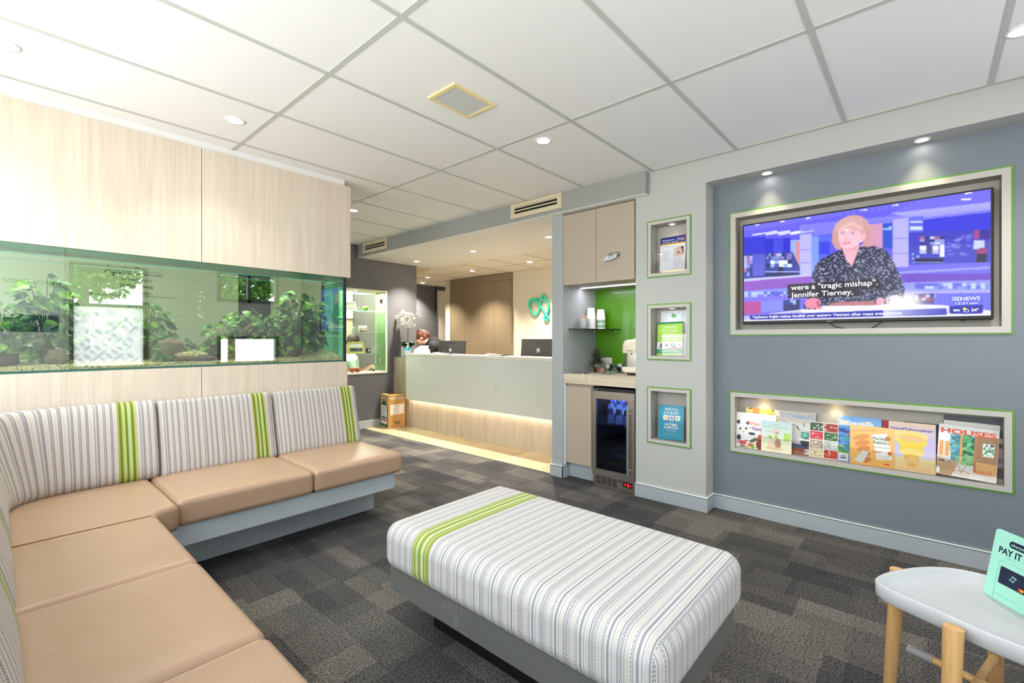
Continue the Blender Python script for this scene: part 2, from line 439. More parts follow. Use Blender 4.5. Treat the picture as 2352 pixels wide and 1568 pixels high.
M_sand=carpet('sand_carpet',[(158,142,112),(172,156,124),(184,168,136)],.5,.5,200)
def struct(mb,name,m,label=None,cat=None):
    o=mb.build(name,m); o['kind']='structure'
    if label: o['label']=label
    if cat: o['category']=cat
    return o
ZC=2.56; ZS=2.384; XT=3.584; XC=3.434; YW=-1.0; XL=-.75; YF=5.88
# floors
struct(MB().box(XL-.1,3.47,YW-.1,9.2,-.06,0),'floor',M_carpet,'charcoal patchwork carpet tile floor of the waiting area','floor')
struct(MB().box(3.47,7.2,YW-.1,9.2,-.06,0),'floor_reception',M_sand,'sandy beige carpet strip in front of reception counter','floor')
# TV side carpet runs up to the wall
struct(MB().box(3.47,3.60,YW-.1,2.60,0,.0015),'floor_edge',M_carpet,'strip of charcoal carpet along the media wall','floor')
# ceiling with its grid of tee bars
struct(MB().box(XL-.1,3.60,YW-.1,9.2,ZC,ZC+.08),'ceiling',M_ceil,'white mineral tile ceiling of the waiting area','ceiling')
g=MB()
for X in (-.097,1.103,2.303): g.box(X-.012,X+.012,YW,9,ZC-.003,ZC)
k=-2
while .365+.6112*k<9:
    y=.365+.6112*k
    if y>YW: g.box(XL,3.43,y-.012,y+.012,ZC-.0035,ZC)
    k+=1
g.box(3.405,3.434,YW,1.6,ZC-.003,ZC)
struct(g,'trim_1',M_grid,'grey tee bar grid between the ceiling tiles','ceiling grid')
# media wall with two recesses
TVN=(-.341,1.072,1.276,2.169); MGN=(-.345,1.072,.432,.874)
m_=slab_holes(MB(),'X',XT,XT+.05,YW-.1,1.19,0,ZC,[TVN,MGN]); m_.box(XT+.22,XT+.27,YW-.1,1.19,0,ZC)
struct(m_,'wall_right',M_blue,'blue grey media wall with two recesses','wall')
# bulkhead over the media wall
struct(MB().box(XC,XT,YW-.1,1.19,ZS,ZC),'wall_right_bulkhead',M_pier,'pale grey bulkhead running above the media wall','wall')
# pier with three niches
NI=[(1.294,1.639,1.729,2.173),(1.294,1.639,1.089,1.524),(1.294,1.639,.441,.881)]
m_=slab_holes(MB(),'X',XC,XC+.03,1.19,1.74,0,ZC,NI); m_.box(XC+.03,XC+.19,1.19,1.28,0,ZC); m_.box(XC+.03,4.05,1.66,1.74,0,ZC); m_.box(XC+.17,XC+.19,1.28,1.66,0,ZC)
struct(m_,'wall_pier',M_pier,'pale grey pier between kitchenette and media wall with three niches','wall')
# bulkhead above kitchenette and reception
struct(MB().box(3.372,3.45,1.625,YF,2.384,ZC).box(3.45,7.0,1.70,YF+.02,2.46,ZC),'wall_reception_bulkhead',mat('bulkhead_grey_paint',(154,156,152),.75),'grey bulkhead across the reception opening','wall')
struct(MB().box(3.373,4.667,1.626,YF,2.38,2.384).box(3.45,4.667,1.70,YF,2.384,2.46),'ceiling_soffit',M_white,'smooth white soffit over the reception counter','ceiling')
struct(MB().box(4.667,7.0,1.70,9.2,2.384,2.44).box(4.36,4.667,YF,9.2,2.384,2.44),'ceiling_reception',mat('reception_tile_white',(236,232,224),.9),'tiled ceiling behind the reception counter','ceiling')
g=MB()
for X in (4.667,5.267,5.867,6.467): g.box(X-.01,X+.01,2,9,2.381,2.384)
for i in range(12): g.box(4.667,7,2.18+.61*i-.01,2.18+.61*i+.01,2.3805,2.384)
struct(g,'trim_2',M_grid,'thin grid lines of the reception ceiling','ceiling grid')
# kitchenette pillar and nook shell
struct(MB().box(XC,4.05,2.452,2.575,0,2.384),'wall_pillar',mat('cool_grey_paint',(166,170,172),.7,bump=.08),'cool grey pillar end between kitchenette and reception','wall')
struct(MB().box(3.99,4.05,1.74,2.452,0,2.384),'wall_kitchenette',mat('leaf_green_glass_paint',(78,136,8),.25,coat=.3),'leaf green splashback wall of the kitchenette','wall')
# reception back wall and far walls
struct(MB().box(5.835,5.95,1.7,6.95,0,2.384),'wall_back',M_cream,'cream wall behind the reception desk','wall')
struct(MB().box(4.36,6.33,7.85,7.95,0,2.384),'wall_back_dark',M_dark,'dark grey wall deep behind reception','wall')
d=MB().box(6.33,7.2,7.82,7.95,0,2.30); struct(d,'door_1',mat('door_cream',(226,220,206),.5),'cream door at the far back of the reception area','door')
struct(MB().box(6.30,7.2,7.80,7.96,2.30,2.384).box(6.305,6.33,7.80,7.96,0,2.30),'trim_3',M_groove,'dark door surround at the far back','trim')
struct(MB().box(7.1,7.2,1.7,9.2,0,2.44),'wall_far_right',M_cream,'cream wall at the far end of reception','wall')
# grey display wall with cabinet opening
DC=(3.08,3.835,.765,1.955)
m_=slab_holes(MB(),'Y',YF,YF+.03,3.0,4.36,0,ZC,[DC]); m_.box(4.31,4.36,YF+.03,7.85,0,ZC); 
struct(m_,'wall_display',M_dark,'dark grey wall with lit display cabinet opening','wall')
m_=slab_holes(MB(),'Y',6.14,6.16,3.0,4.31,0,ZC,[(3.10,3.82,.78,1.94)])
struct(m_,'wall_display_inner',M_cream,'inner face of the dark display wall','wall')
struct(MB().box(3.0,4.36,7.7,7.85,0,ZC),'wall_side_room',mat('side_room_beige',(196,184,160),.7),'beige wall of the room behind the display cabinet','wall')
struct(MB().box(XL-.1,1.87,YF,YF+.1,0,ZC).box(2.26,3.0,YF,YF+.1,0,ZC).box(1.87,2.26,YF,YF+.1,2.15,ZC),'wall_corridor',mat('corridor_white',(200,202,180),.7),'off white corridor wall seen through the aquarium','wall')
struct(MB().box(1.7,2.95,7.2,7.3,0,ZC).box(2.95,3.0,YF+.1,7.85,0,ZC).box(1.6,1.7,YF+.1,7.3,0,ZC),'wall_corridor_end',M_dark,'dark wall beyond the corridor doorway','wall')
# left wall: glazed shopfront, low sill
m_=slab_holes(MB(),'Y',0,0,0,0,0,0,[]) if False else MB()
slab_holes(m_,'X',XL-.1,XL,YW-.1,YF,0,ZC,[(-.85,.98,.92,2.47),(1.06,3.45,.92,2.47),(4.1,5.6,.9,2.3)])
struct(m_,'wall_left',M_white,'white window wall behind the long bench','wall')
def window(name,axis,a,u0,u1,z0,z1,nm,label,film=None,mull=()):
    m_=MB(); t=.045
    def B(ua,ub,za,zb,d0=-.06,d1=.02):
        if axis=='X': m_.box(a+d0,a+d1,ua,ub,za,zb)
        else: m_.box(ua,ub,a+d0,a+d1,za,zb)
    B(u0,u1,z0,z0+t);B(u0,u1,z1-t,z1);B(u0,u0+t,z0,z1);B(u1-t,u1,z0,z1)
    for q in mull:
        if q[0]=='h': B(u0,u1,q[1]-.02,q[1]+.02)
        else: B(q[1]-.02,q[1]+.02,z0,z1)
    o=m_.build(name,mat('window_frame_grey',(120,124,128),.4,.3)); o['kind']='structure'; tag(o,label,'window'); ORG[o.name]=V((0,0,0))
    p=MB()
    if axis=='X': p.box(a-.024,a-.02,u0+t,u1-t,z0+t,z1-t)
    else: p.box(u0+t,u1-t,a-.024,a-.02,z0+t,z1-t)
    p.build('glass_pane',glass('window_glass',(.96,.98,.97),1.45),o)
    if film:
        f=MB()
        if axis=='X': f.add([(a-.018,u0+t,film[0]),(a-.018,u1-t,film[0]),(a-.018,u1-t,film[1]),(a-.018,u0+t,film[1])],[(0,1,2,3)])
        else: f.add([(u0+t,a-.018,film[0]),(u1-t,a-.018,film[0]),(u1-t,a-.018,film[1]),(u0+t,a-.018,film[1])],[(0,1,2,3)])
        f.build('frosted_film',glass('frosted_film',(1,1,1),1.2,0,0,(.98,.98,1),.93),o)
        # petal shaped clear cut-outs, lens between two arcs
        q=MB(); s=.11; R=random.Random(3)
        for i in range(int((u1-u0)/s)+1):
            for j in range(int((film[1]-film[0])/s)+1):
                for k in (0,1):
                    cx=u0+t+i*s+(s/2 if k else 0)+.02; cz=film[0]+j*s+(0 if k else s/2)+.01
                    if cx>u1-t-s/2 or cz>film[1]-s/2 or R.random()<.1+.75*((cz-film[0])/(film[1]-film[0])): continue
                    P=[]
                    for sg in (1,-1):
                        for e_ in range(7):
                            tt=-1+2*e_/6 if sg>0 else 1-2*e_/6
                            L=s*.48;Wd=s*.2*(1-tt*tt)*sg
                            P.append((L*tt,Wd))
                    ang=PI/4 if (i+j+k)%2 else -PI/4
                    vs=[]
                    for (x_,y_) in P:
                        uu=cx+x_*math.cos(ang)-y_*math.sin(ang); zz=cz+x_*math.sin(ang)+y_*math.cos(ang)
                        vs.append((a-.017,uu,zz) if axis=='X' else (uu,a-.017,zz))
                    q.add(vs,[list(range(len(vs)))])
        if q.v: q.build('petal_decals',glass('grey_petal_vinyl',(.68,.69,.72),1.2,0,0),o)
    return o
window('window_1','X',XL,-.85,.98,.92,2.47,1,'large window beside the camera over the long bench',None,(('v',.05),))
window('window_2','X',XL,1.06,3.45,.92,2.47,1,'wide window behind the long bench near aquarium',None,(('v',1.85),('v',2.62)))
window('window_3','X',XL,4.1,5.6,.9,2.3,1,'corridor window beyond the aquarium')
struct(MB().box(XL,-.238,YW,3.561,0,.872).box(XL,-.226,YW,3.561,.872,.892),'trim_5',M_white,'white window ledge running behind the long bench','window ledge')
# wall behind the camera
m_=MB(); FWIN=[(.64,1.44,.85,2.25),(2.30,3.20,.85,1.30),(2.30,3.20,1.84,2.30)]
slab_holes(m_,'Y',YW-.1,YW,XL-.1,3.75,0,ZC,FWIN)
struct(m_,'wall_front',M_white,'white wall behind the camera with two windows','wall')
window('window_4','Y',YW,.64,1.44,.85,2.25,1,'left window behind the camera with leaf patterned frosting',(.85,1.68),(('h',1.70),))
window('window_5','Y',YW,2.30,3.20,.85,1.30,1,'low right window behind the camera')
window('window_6','Y',YW,2.30,3.20,1.84,2.30,1,'high right window behind the camera',None,(('v',2.75),))
# outer closing walls
struct(MB().box(XL-.1,7.2,9.1,9.2,0,ZC).box(XL-.1,XL,YF,9.2,0,ZC).box(4.0,7.2,1.62,1.70,0,ZC),'wall_outer',M_cream,'outer cream walls closing the rooms behind','wall')
# baseboards with bright cap line
def skirting(name,segs,label):
    m_=MB()
    for kk,(x0,x1,y0,y1) in enumerate(segs):
        m_.cur=0; m_.box(x0,x1,y0,y1,0,.096)
        m_.cur=1; m_.box(x0+.003,x1-.003 if x1-x0>.1 else x1,y0+.003 if y1-y0>.1 else y0,y1-.003,.096,.101)
        m_.cur=2; m_.box(x0,x1,y0,y1,.101,.105)
    return struct(m_,name,[M_skirt,M_groove,M_white],label,'baseboard')
skirting('baseboard_right',[(XT-.014,XT,YW,1.178),(XC,XT,1.178,1.19)],'satin grey skirting along the media wall')
skirting('baseboard_pier',[(XC-.014,XC,1.176,1.74)],'satin grey skirting around the niche pier')
skirting('baseboard_pillar',[(XC-.014,XC,2.44,2.589),(XC-.014,XC+.12,2.438,2.452)],'satin grey skirting at the pillar foot')
skirting('baseboard_display',[(3.0,3.93,YF-.014,YF)],'pale skirting below the display wall')

# ================================================================ striped fabric, leather
def ramp(nt,stops,interp='CONSTANT'):
    r=nt.nodes.new('ShaderNodeValToRGB'); r.color_ramp.interpolation=interp; e=r.color_ramp.elements
    e[0].position=stops[0][0]; e[0].color=(*stops[0][1],1); e[1].position=stops[1][0]; e[1].color=(*stops[1][1],1)
    for p,c in stops[2:]:
        k=e.new(p); k.color=(*c,1)
    return r
def stripe_fabric(name,period,base,stripes,bandw,greens,dash=.007,rough=.85):
    m=bpy.data.materials.new(name); n,l=nodes(m); nt=m.node_tree; b=n['Principled BSDF']; b.inputs['Roughness'].default_value=rough; b.inputs['Specular IOR Level'].default_value=.2; b.inputs['Sheen Weight'].default_value=.1
    uv=n.new('ShaderNodeUVMap'); sp=n.new('ShaderNodeSeparateXYZ'); l.new(uv.outputs[0],sp.inputs[0]); U,W=sp.outputs[0],sp.outputs[1]
    def mth(op,a,b_=None,clamp=False):
        q=n.new('ShaderNodeMath'); q.operation=op; q.use_clamp=clamp
        for i,x in enumerate((a,b_)):
            if x is None: continue
            if isinstance(x,(int,float)): q.inputs[i].default_value=x
            else: l.new(x,q.inputs[i])
        return q.outputs[0]
    def mixc(f,a,b_):
        q=n.new('ShaderNodeMix'); q.data_type='RGBA'
        for i,x in ((0,f),(6,a),(7,b_)):
            if isinstance(x,(tuple,list)): q.inputs[i].default_value=(*x,1)
            else: l.new(x,q.inputs[i])
        return q.outputs[2]
    fr=mth('FRACT',mth('DIVIDE',mth('ADD',U,10*period),period))
    B=s2l(base); st=[(0,B)];da=[(0,(0,0,0))]
    for (a,z,c,d) in stripes:
        st+=[(a,s2l(c)),(z,B)]; da+=[(a,(d,d,d)),(z,(0,0,0))]
    r1=ramp(nt,st);r2=ramp(nt,da); l.new(fr,r1.inputs[0]); l.new(fr,r2.inputs[0])
    # dashes: bricks alternate with the fine column index
    col=mth('FLOOR',mth('DIVIDE',U,.0036)); odd=mth('MULTIPLY',mth('MODULO',mth('ABSOLUTE',col),2),.5)
    dsh=mth('GREATER_THAN',mth('FRACT',mth('ADD',mth('DIVIDE',mth('ADD',W,5),dash),odd)),.38)
    gap=mth('SUBTRACT',1,dsh)
    f=mth('MULTIPLY',gap,r2.outputs[0]); c=mixc(f,r1.outputs[0],B)
    # green band
    t=mth('DIVIDE',U,bandw); inb=mth('MULTIPLY',mth('GREATER_THAN',t,0),mth('LESS_THAN',t,1))
    g1=ramp(nt,[(p,s2l(cc)) for p,cc,_ in greens]); g2=ramp(nt,[(p,(dd,dd,dd)) for p,_,dd in greens]); l.new(t,g1.inputs[0]); l.new(t,g2.inputs[0])
    gc=mixc(mth('MULTIPLY',gap,g2.outputs[0]),g1.outputs[0],s2l((214,224,160)))
    c=mixc(inb,c,gc)
    # weave
    wv=n.new('ShaderNodeTexNoise'); wv.inputs['Scale'].default_value=300; tc=n.new('ShaderNodeTexCoord'); l.new(tc.outputs['Object'],wv.inputs['Vector'])
    mr=n.new('ShaderNodeMapRange'); mr.inputs[3].default_value=.86; mr.inputs[4].default_value=1.12; l.new(wv.outputs['Fac'],mr.inputs[0])
    mx=n.new('ShaderNodeMix'); mx.data_type='RGBA'; mx.blend_type='MULTIPLY'; mx.inputs[0].default_value=1; l.new(c,mx.inputs[6]); l.new(mr.outputs[0],mx.inputs[7]); l.new(mx.outputs[2],b.inputs['Base Color'])
    bp=n.new('ShaderNodeBump'); bp.inputs['Strength'].default_value=.35; bp.inputs['Distance'].default_value=.0015; l.new(wv.outputs['Fac'],bp.inputs['Height']); l.new(bp.outputs['Normal'],b.inputs['Normal'])
    return m
GR=(140,136,142);LG=(176,171,172);TP=(206,196,188)
GB=[(0,(160,170,86),0),(.10,(112,126,40),0),(.24,(142,154,68),1),(.34,(192,202,120),0),(.42,(114,130,36),0),(.55,(146,184,150),1),(.64,(166,182,92),1),(.74,(112,128,34),0),(.88,(180,190,104),0)]
M_fab=stripe_fabric('striped_backrest_fabric',.098,(206,200,194),[(.02,.09,(132,126,134),1),(.13,.21,(118,112,120),1),(.21,.235,(150,145,150),0),(.29,.33,(196,184,176),1),(.40,.44,(104,98,108),1),(.455,.53,(122,116,124),1),(.60,.64,(200,188,178),0),(.69,.80,(126,120,128),1),(.80,.815,(104,98,108),0),(.88,.91,(176,168,168),1)],.085,GB)
GO=[(0,(152,164,78),0),(.08,(206,212,170),1),(.11,(148,160,70),0),(.24,(176,200,160),1),(.36,(150,164,72),0),(.40,(144,158,62),0),(.54,(188,206,168),1),(.68,(148,162,70),0),(.80,(216,220,190),1),(.83,(148,162,70),0)]
M_fab2=stripe_fabric('striped_ottoman_fabric',.088,(212,209,206),[(.03,.11,(152,151,158),0),(.19,.215,(160,158,166),0),(.26,.36,(204,196,188),1),(.39,.43,(148,147,154),0),(.46,.58,(150,149,156),1),(.62,.655,(160,158,166),0),(.70,.80,(206,199,192),0),(.84,.89,(150,149,156),1),(.91,.94,(160,158,166),0)],.105,GO,dash=.012)
def leather():
    m=bpy.data.materials.new('tan_leather'); n,l=nodes(m); b=n['Principled BSDF']; b.inputs['Roughness'].default_value=.36; b.inputs['Specular IOR Level'].default_value=.6
    tc=n.new('ShaderNodeTexCoord'); t=n.new('ShaderNodeTexNoise'); t.inputs['Scale'].default_value=5; l.new(tc.outputs['Object'],t.inputs['Vector'])
    mx=n.new('ShaderNodeMix'); mx.data_type='RGBA'; mx.inputs[6].default_value=(*s2l((178,146,119)),1); mx.inputs[7].default_value=(*s2l((188,156,130)),1); l.new(t.outputs['Fac'],mx.inputs[0]); l.new(mx.outputs[2],b.inputs['Base Color'])
    t2=n.new('ShaderNodeTexNoise'); t2.inputs['Scale'].default_value=420; l.new(tc.outputs['Object'],t2.inputs['Vector'])
    mp=n.new('ShaderNodeMapping'); mp.inputs['Scale'].default_value=(2.4,7,4); mp.inputs['Rotation'].default_value=(0,0,.12); l.new(tc.outputs['Object'],mp.inputs[0])
    t3=n.new('ShaderNodeTexNoise'); t3.inputs['Scale'].default_value=1.6; t3.inputs['Detail'].default_value=2; l.new(mp.outputs[0],t3.inputs['Vector'])
    pw=n.new('ShaderNodeMapRange'); pw.inputs[1].default_value=.5; pw.inputs[2].default_value=.9; l.new(t3.outputs['Fac'],pw.inputs[0])
    b1=n.new('ShaderNodeBump'); b1.inputs['Strength'].default_value=.12; b1.inputs['Distance'].default_value=.001; l.new(t2.outputs['Fac'],b1.inputs['Height'])
    b2=n.new('ShaderNodeBump'); b2.inputs['Strength'].default_value=.18; b2.inputs['Distance'].default_value=.010; l.new(pw.outputs[0],b2.inputs['Height']); l.new(b1.outputs['Normal'],b2.inputs['Normal']); l.new(b2.outputs['Normal'],b.inputs['Normal'])
    return m
M_lea=leather()
M_alu=mat('brushed_aluminium_laminate',(200,209,216),.34,.25,var=.04,vscale=40)
M_pip=mat('leather_seam',(206,172,140),.5)
# ================================================================ corner bench
ZT=.45;ZB=.312
bench=thing('corner_bench','L-shaped waiting bench with tan leather seats and striped backrests under the aquarium','bench',(.6,2.9,0))
def puff(h=.012,ax=(0,1)):
    def f(w,H):
        a,b=w[ax[0]]/H[ax[0]],w[ax[1]]/H[ax[1]]
        k=max(0,1-a**4)*max(0,1-b**4)
        if w.z>0: w=w+V((0,0,h*k*w.z/H[2]))
        return w
    return f
def seat(x0,x1,y0,y1,seams=()):
    c=((x0+x1)/2,(y0+y1)/2,(ZT+ZB)/2)
    o=MB().rbox(c,(x1-x0,y1-y0,ZT-ZB),.03,5,bulge=puff(),seg=14).build('seat_cushion',M_lea,bench)
    s=MB()
    for (a,b_) in seams: s.tube([(p[0],p[1],p[2]) for p in (a,b_)],.0028,6)
    if seams: s.build('seam',M_pip,o)
    return o
def edge_seam(x0,x1,y0,y1,side):
    r=.03;q=.0085
    if side=='x0': return [((x0+.022,y0+r,ZT+.0002),(x0+.022,y1-r,ZT+.0002))]
    if side=='y0': return [((x0+r,y0+.022,ZT+.0002),(x1-r,y0+.022,ZT+.0002))]
    return [((x0+r,y1-.022,ZT+.0002),(x1-r,y1-.022,ZT+.0002))]
SY=[2.61,1.975,1.345,.71]
seat(.605,1.298,2.765,3.42,edge_seam(.605,1.298,2.765,3.42,'x0'))
seat(1.302,1.935,2.765,3.42,edge_seam(1.302,1.935,2.765,3.42,'x0'))
# corner cushion: L outline with a soft notch, rounded rim by stacked outlines
def outline_cushion(poly,name):
    P=[V((a,b,0)) for a,b in poly];n=len(P)
    cen=sum(P,V())/n; m_=MB(); rings=[]
    def off(d):
        out=[]
        for i in range(n):
            a,b,c=P[i-1],P[i],P[(i+1)%n]; e1=(b-a).normalized();e2=(c-b).normalized()
            n1=V((e1.y,-e1.x,0));n2=V((e2.y,-e2.x,0)); nn=(n1+n2); nn=nn/max(.3,nn.length_squared)*2
            out.append(b-nn*d)
        return out
    r=.03; prof=[(r,ZB),(r*.3,ZB+r*.3),(0,ZB+r),(0,ZT-r)]+[(r*(1-math.cos(t*PI/10)),ZT-r+r*math.sin(t*PI/10)) for t in range(1,6)]
    vs=[]
    for d,z in prof: vs+= [(p.x,p.y,z) for p in off(d)]
    fs=[(i*n+k,i*n+(k+1)%n,(i+1)*n+(k+1)%n,(i+1)*n+k) for i in range(len(prof)-1) for k in range(n)]
    m_.add(vs,fs,True)
    top=off(r); top=[(p.x,p.y,ZT) for p in top]; m_.add(top,[list(range(n))]); m_.add([(p[0],p[1],ZB) for p in top],[list(range(n))[::-1]])
    return m_.build(name,M_lea,bench)
arc=[(.52+.02+.0,2.61)]
notch=[(.502,2.612),(.503,2.64),(.512,2.668),(.532,2.69),(.560,2.703),(.601,2.712)]
o=outline_cushion([(-.02,2.612)]+notch+[(.601,3.42),(-.02,3.42)],'seat_cushion')
MB().tube([(.02,2.632,ZT+.0005),(.48,2.632,ZT+.0005)],.003,6).build('seam',M_pip,o)
for i in range(3):
    y1=SY[i];y0=SY[i+1]
    seat(-.02,.502,y0+.002,y1-.002,edge_seam(-.02,.502,y0+.002,y1-.002,'y1'))
seat(-.02,.502,.08,.706,edge_seam(-.02,.502,.08,.706,'y1'))
# backrests: lean back, stripes run up
def backrest(u0,u1,axis,band,yb,yt,th=.11):
    """front face bottom at yb, top at yt; axis X: runs along X (faces -Y); axis Y: runs along Y (faces +X)"""
    z0,z1=.445,.885; L=u1-u0
    h=math.hypot(z1-z0,yt-yb); a=math.atan2(yt-yb,z1-z0)
    M=Matrix.Rotation(-a,3,'X') if axis=='X' else Matrix.Rotation(0,3,'X')
    c0=V(((u0+u1)/2,yb,z0))
    def bl(w,H):
        k=max(0,1-(w.x/H[0])**4)*max(0,1-(w.z/H[2])**4)
        if w.y<0: w=w+V((0,-.014*k,0))
        return w
    m_=MB().rbox((0,th/2,h/2),(L-.006,th,h),.026,4,bulge=bl,seg=10)
    vs=[]
    for p in m_.v:
        q=Matrix.Rotation(-a,3,'X')@V(p)
        if axis=='X': q=V(((u0+u1)/2+q.x,yb+q.y,z0+q.z))
        else: q=V((yb-q.y,(u0+u1)/2+q.x,z0+q.z))
        vs.append(tuple(q))
    m_.v=vs
    k=0 if axis=='X' else 1
    def uvf(co,nr,ce): return (co[k]-band, co.z+abs(co[1-k])*.6)
    return m_.build('backrest_cushion',M_fab,bench,uvfn=uvf)
backrest(1.312,1.943,'X',1.805,3.315,3.43)
backrest(.645,1.308,'X',1.165,3.315,3.43)
# corner backrest with a rounded inside corner
def corner_back():
    z0,z1=.445,.885; n=26; m_=MB(); path=[]
    pts=[(.641,3.315,0),(.50,3.315,0),(.36,3.315,0),(.22,3.305,0),(.13,3.27,0),(.075,3.20,0),(.052,3.10,0),(.048,2.96,0),(.048,2.80,0),(.048,2.63,0)]
    P=spl(pts,4); N=len(P); S=[0]
    for i in range(1,N): S.append(S[-1]+(P[i]-P[i-1]).length)
    nv=12; prof=[]
    for t in range(nv+1):   # front face rising, then top roll, then back
        f=t/nv; prof.append((.115*f-.014*(1-(2*f-1)**4),z0+(z1-z0)*f))
    prof=[(.10,z0-.0),(.02,z0)]+prof[1:-1]+[(.110,z1-.020),(.122,z1-.006),(.14,z1),(.2,z1-.002),(.22,z1-.03),(.16,z0+.1)]
    vs=[];rows=len(prof)
    for i,p in enumerate(P):
        a=P[max(0,i-1)];b=P[min(N-1,i+1)];d=(b-a).normalized(); nr=V((d.y,-d.x,0))*1.0
        if (p+nr*.1-V((2,1,0))).length<(p-V((2,1,0))).length: nr=-nr
        for (o_,z) in prof:
            q=p+nr*o_; vs.append((max(q.x,-.225),min(q.y,3.555),z))
    fs=[(i*rows+k,(i+1)*rows+k,(i+1)*rows+k+1,i*rows+k+1) for i in range(N-1) for k in range(rows-1)]
    m_.add(vs,fs,True); m_.add(vs[:rows],[list(range(rows))]); m_.add(vs[-rows:],[list(range(rows))[::-1]])
    # length coordinate by nearest spine point
    def uvf(co,nr,ce):
        bi=min(range(N),key=lambda i:(P[i].x-co.x)**2+(P[i].y-co.y)**2)
        return (.641-.553-S[bi]+.0+ (0 if bi not in(0,N-1) else 0)- .0, co.z)
    o=m_.build('backrest_cushion',M_fab,bench,uvfn=None)
    uv=o.data.uv_layers.new(name='UVMap')
    for i_,p in enumerate(o.data.polygons):
        for li in p.loop_indices:
            vi=o.data.loops[li].vertex_index
            uv.data[li].uv=((.641-.462)-S[min(N-1,vi//rows if vi<N*rows else 0)],prof[vi%rows][1]+prof[vi%rows][0]*.6) if vi<N*rows else (0.02+.4,0)
    return o
corner_back()
backrest(1.98,2.62,'Y',2.42,.048,.163)
backrest(1.35,1.975,'Y',1.75,.048,.163)
backrest(.72,1.345,'Y',1.1,.048,.163)
backrest(.08,.715,'Y',.4,.048,.163)
f=MB(); f.box(.50,1.885,2.80,3.50,.205,.31); f.box(-.1,.45,.10,2.86,.205,.31); f.build('seat_frame',M_alu,bench)
f=MB(); f.box(.38,1.875,3.05,3.50,0,.206); f.box(-.1,.25,.25,3.1,0,.206); f.build('plinth',M_alu,bench)
MB().rbox((1.62,2.797,.288),(.022,.008,.006),.003,2).build('scuff',M_white,bench)
# ================================================================ ottoman
ott=thing('ottoman','large striped upholstered ottoman with green band on a grey floating base','ottoman',(1.49,1.13,0))
def ob(w,H):
    a,b=w.x/H[0],w.y/H[1]; k=max(0,1-a**4)*max(0,1-b**4)
    return w+V((0,0,.012*k if w.z>0 else 0))
def uvo(co,nr,ce):
    if abs(nr.y)>max(abs(nr.x),abs(nr.z)): return (co.x-.02-3,co.z)
    return (1.535-co.y, co.x+ (0 if abs(nr.z)>abs(nr.x) else co.z))
MB().rbox((1.487,1.128,.365),(.744,1.252,.198),.062,7,bulge=ob,seg=16).build('cushion',M_fab2,ott,uvfn=uvo)
M_ottb=mat('graphite_metallic_laminate',(142,142,139),.3,.45,var=.05,vscale=30)
m_=MB().box(1.15,1.825,.53,1.735,.165,.268); m_.build('base_frame',M_ottb,ott)
MB().box(1.28,1.70,.68,1.60,0,.166).build('plinth',M_black,ott)
sc_=MB(); R=random.Random(5)
for i in range(16):
    y=1.32+R.gauss(0,.035); z=.17+.09*R.random(); h=R.uniform(.008,.035); z=min(z,.262-h)
    sc_.add([(1.1495,y,z),(1.1495,y-.0009,z),(1.1495,y-.0009+R.uniform(-.003,.003),z+h),(1.1495,y+R.uniform(-.003,.003),z+h)],[(0,1,2,3)])
sc_.build('scratches',mat('scratch_light',(176,176,172),.6),ott)
# ================================================================ side table
TZ=.47
tb=thing('side_table','small tray top side table with grey rim and round oak legs','side table',(1.95,-.15,0))
rim=spl([(1.722,-.25),(1.738,-.184),(1.765,-.11),(1.798,-.045),(1.835,.03),(1.866,.092),(1.905,.124),(1.955,.118),(2.02,.088),(2.10,.035),(2.16,-.024),(2.19,-.082),(2.195,-.145),(2.180,-.20),(2.14,-.29),(2.07,-.38),(1.97,-.43),(1.86,-.43),(1.77,-.39),(1.727,-.32)],4,True)
rp=[(p.x,p.y) for p in rim]; cx_,cy_=1.95,-.15
def sc2(k,d=0):
    out=[]
    for i,(x,y) in enumerate(rp):
        a=V((rp[i-1][0],rp[i-1][1],0));b=V((rp[(i+1)%len(rp)][0],rp[(i+1)%len(rp)][1],0)); t=(b-a).normalized(); nr=V((t.y,-t.x,0))
        if (V((x,y,0))+nr*.01-V((cx_,cy_,0))).length>(V((x,y,0))-V((cx_,cy_,0))).length: nr=-nr
        out.append((x+nr.x*d,y+nr.y*d))
    return out
m_=MB(); n_=len(rp); prof=[(.012,TZ-.052),(.002,TZ-.044),(0,TZ-.004),(.003,TZ),(.010,TZ),(.014,TZ-.004),(.020,TZ-.024),(.026,TZ-.028)]
vs=[]
for d,z in prof: vs+=[(x,y,z) for x,y in sc2(1,d)]
# normal order
m_.add(vs,[(i*n_+(k+1)%n_,i*n_+k,(i+1)*n_+k,(i+1)*n_+(k+1)%n_) for i in range(len(prof)-1) for k in range(n_)],True)
m_.add([(x,y,TZ-.028) for x,y in sc2(1,.026)],[list(range(n_))]); m_.add([(x,y,TZ-.052) for x,y in sc2(1,.012)],[list(range(n_))])
m_.build('tray_top',mat('light_grey_table_lacquer',(196,197,200),.45),tb)
M_tbl=wood('oak_leg_wood',(222,178,120),(196,146,88),'Z',1)
M_sock=mat('grey_leg_sleeve',(150,150,152),.6)
LG_=[(1.752,-.055),(2.062,.072),(2.20,-.17),(1.88,-.445)]
for (x,y) in LG_:
    m_=MB(); d=(V((x,y,0))-V((cx_,cy_,0))).normalized()
    m_.cyl((x+d.x*.03,y+d.y*.03,0),(x,y,TZ-.008),.017,.023,20)
    m_.build('leg',M_tbl,tb)
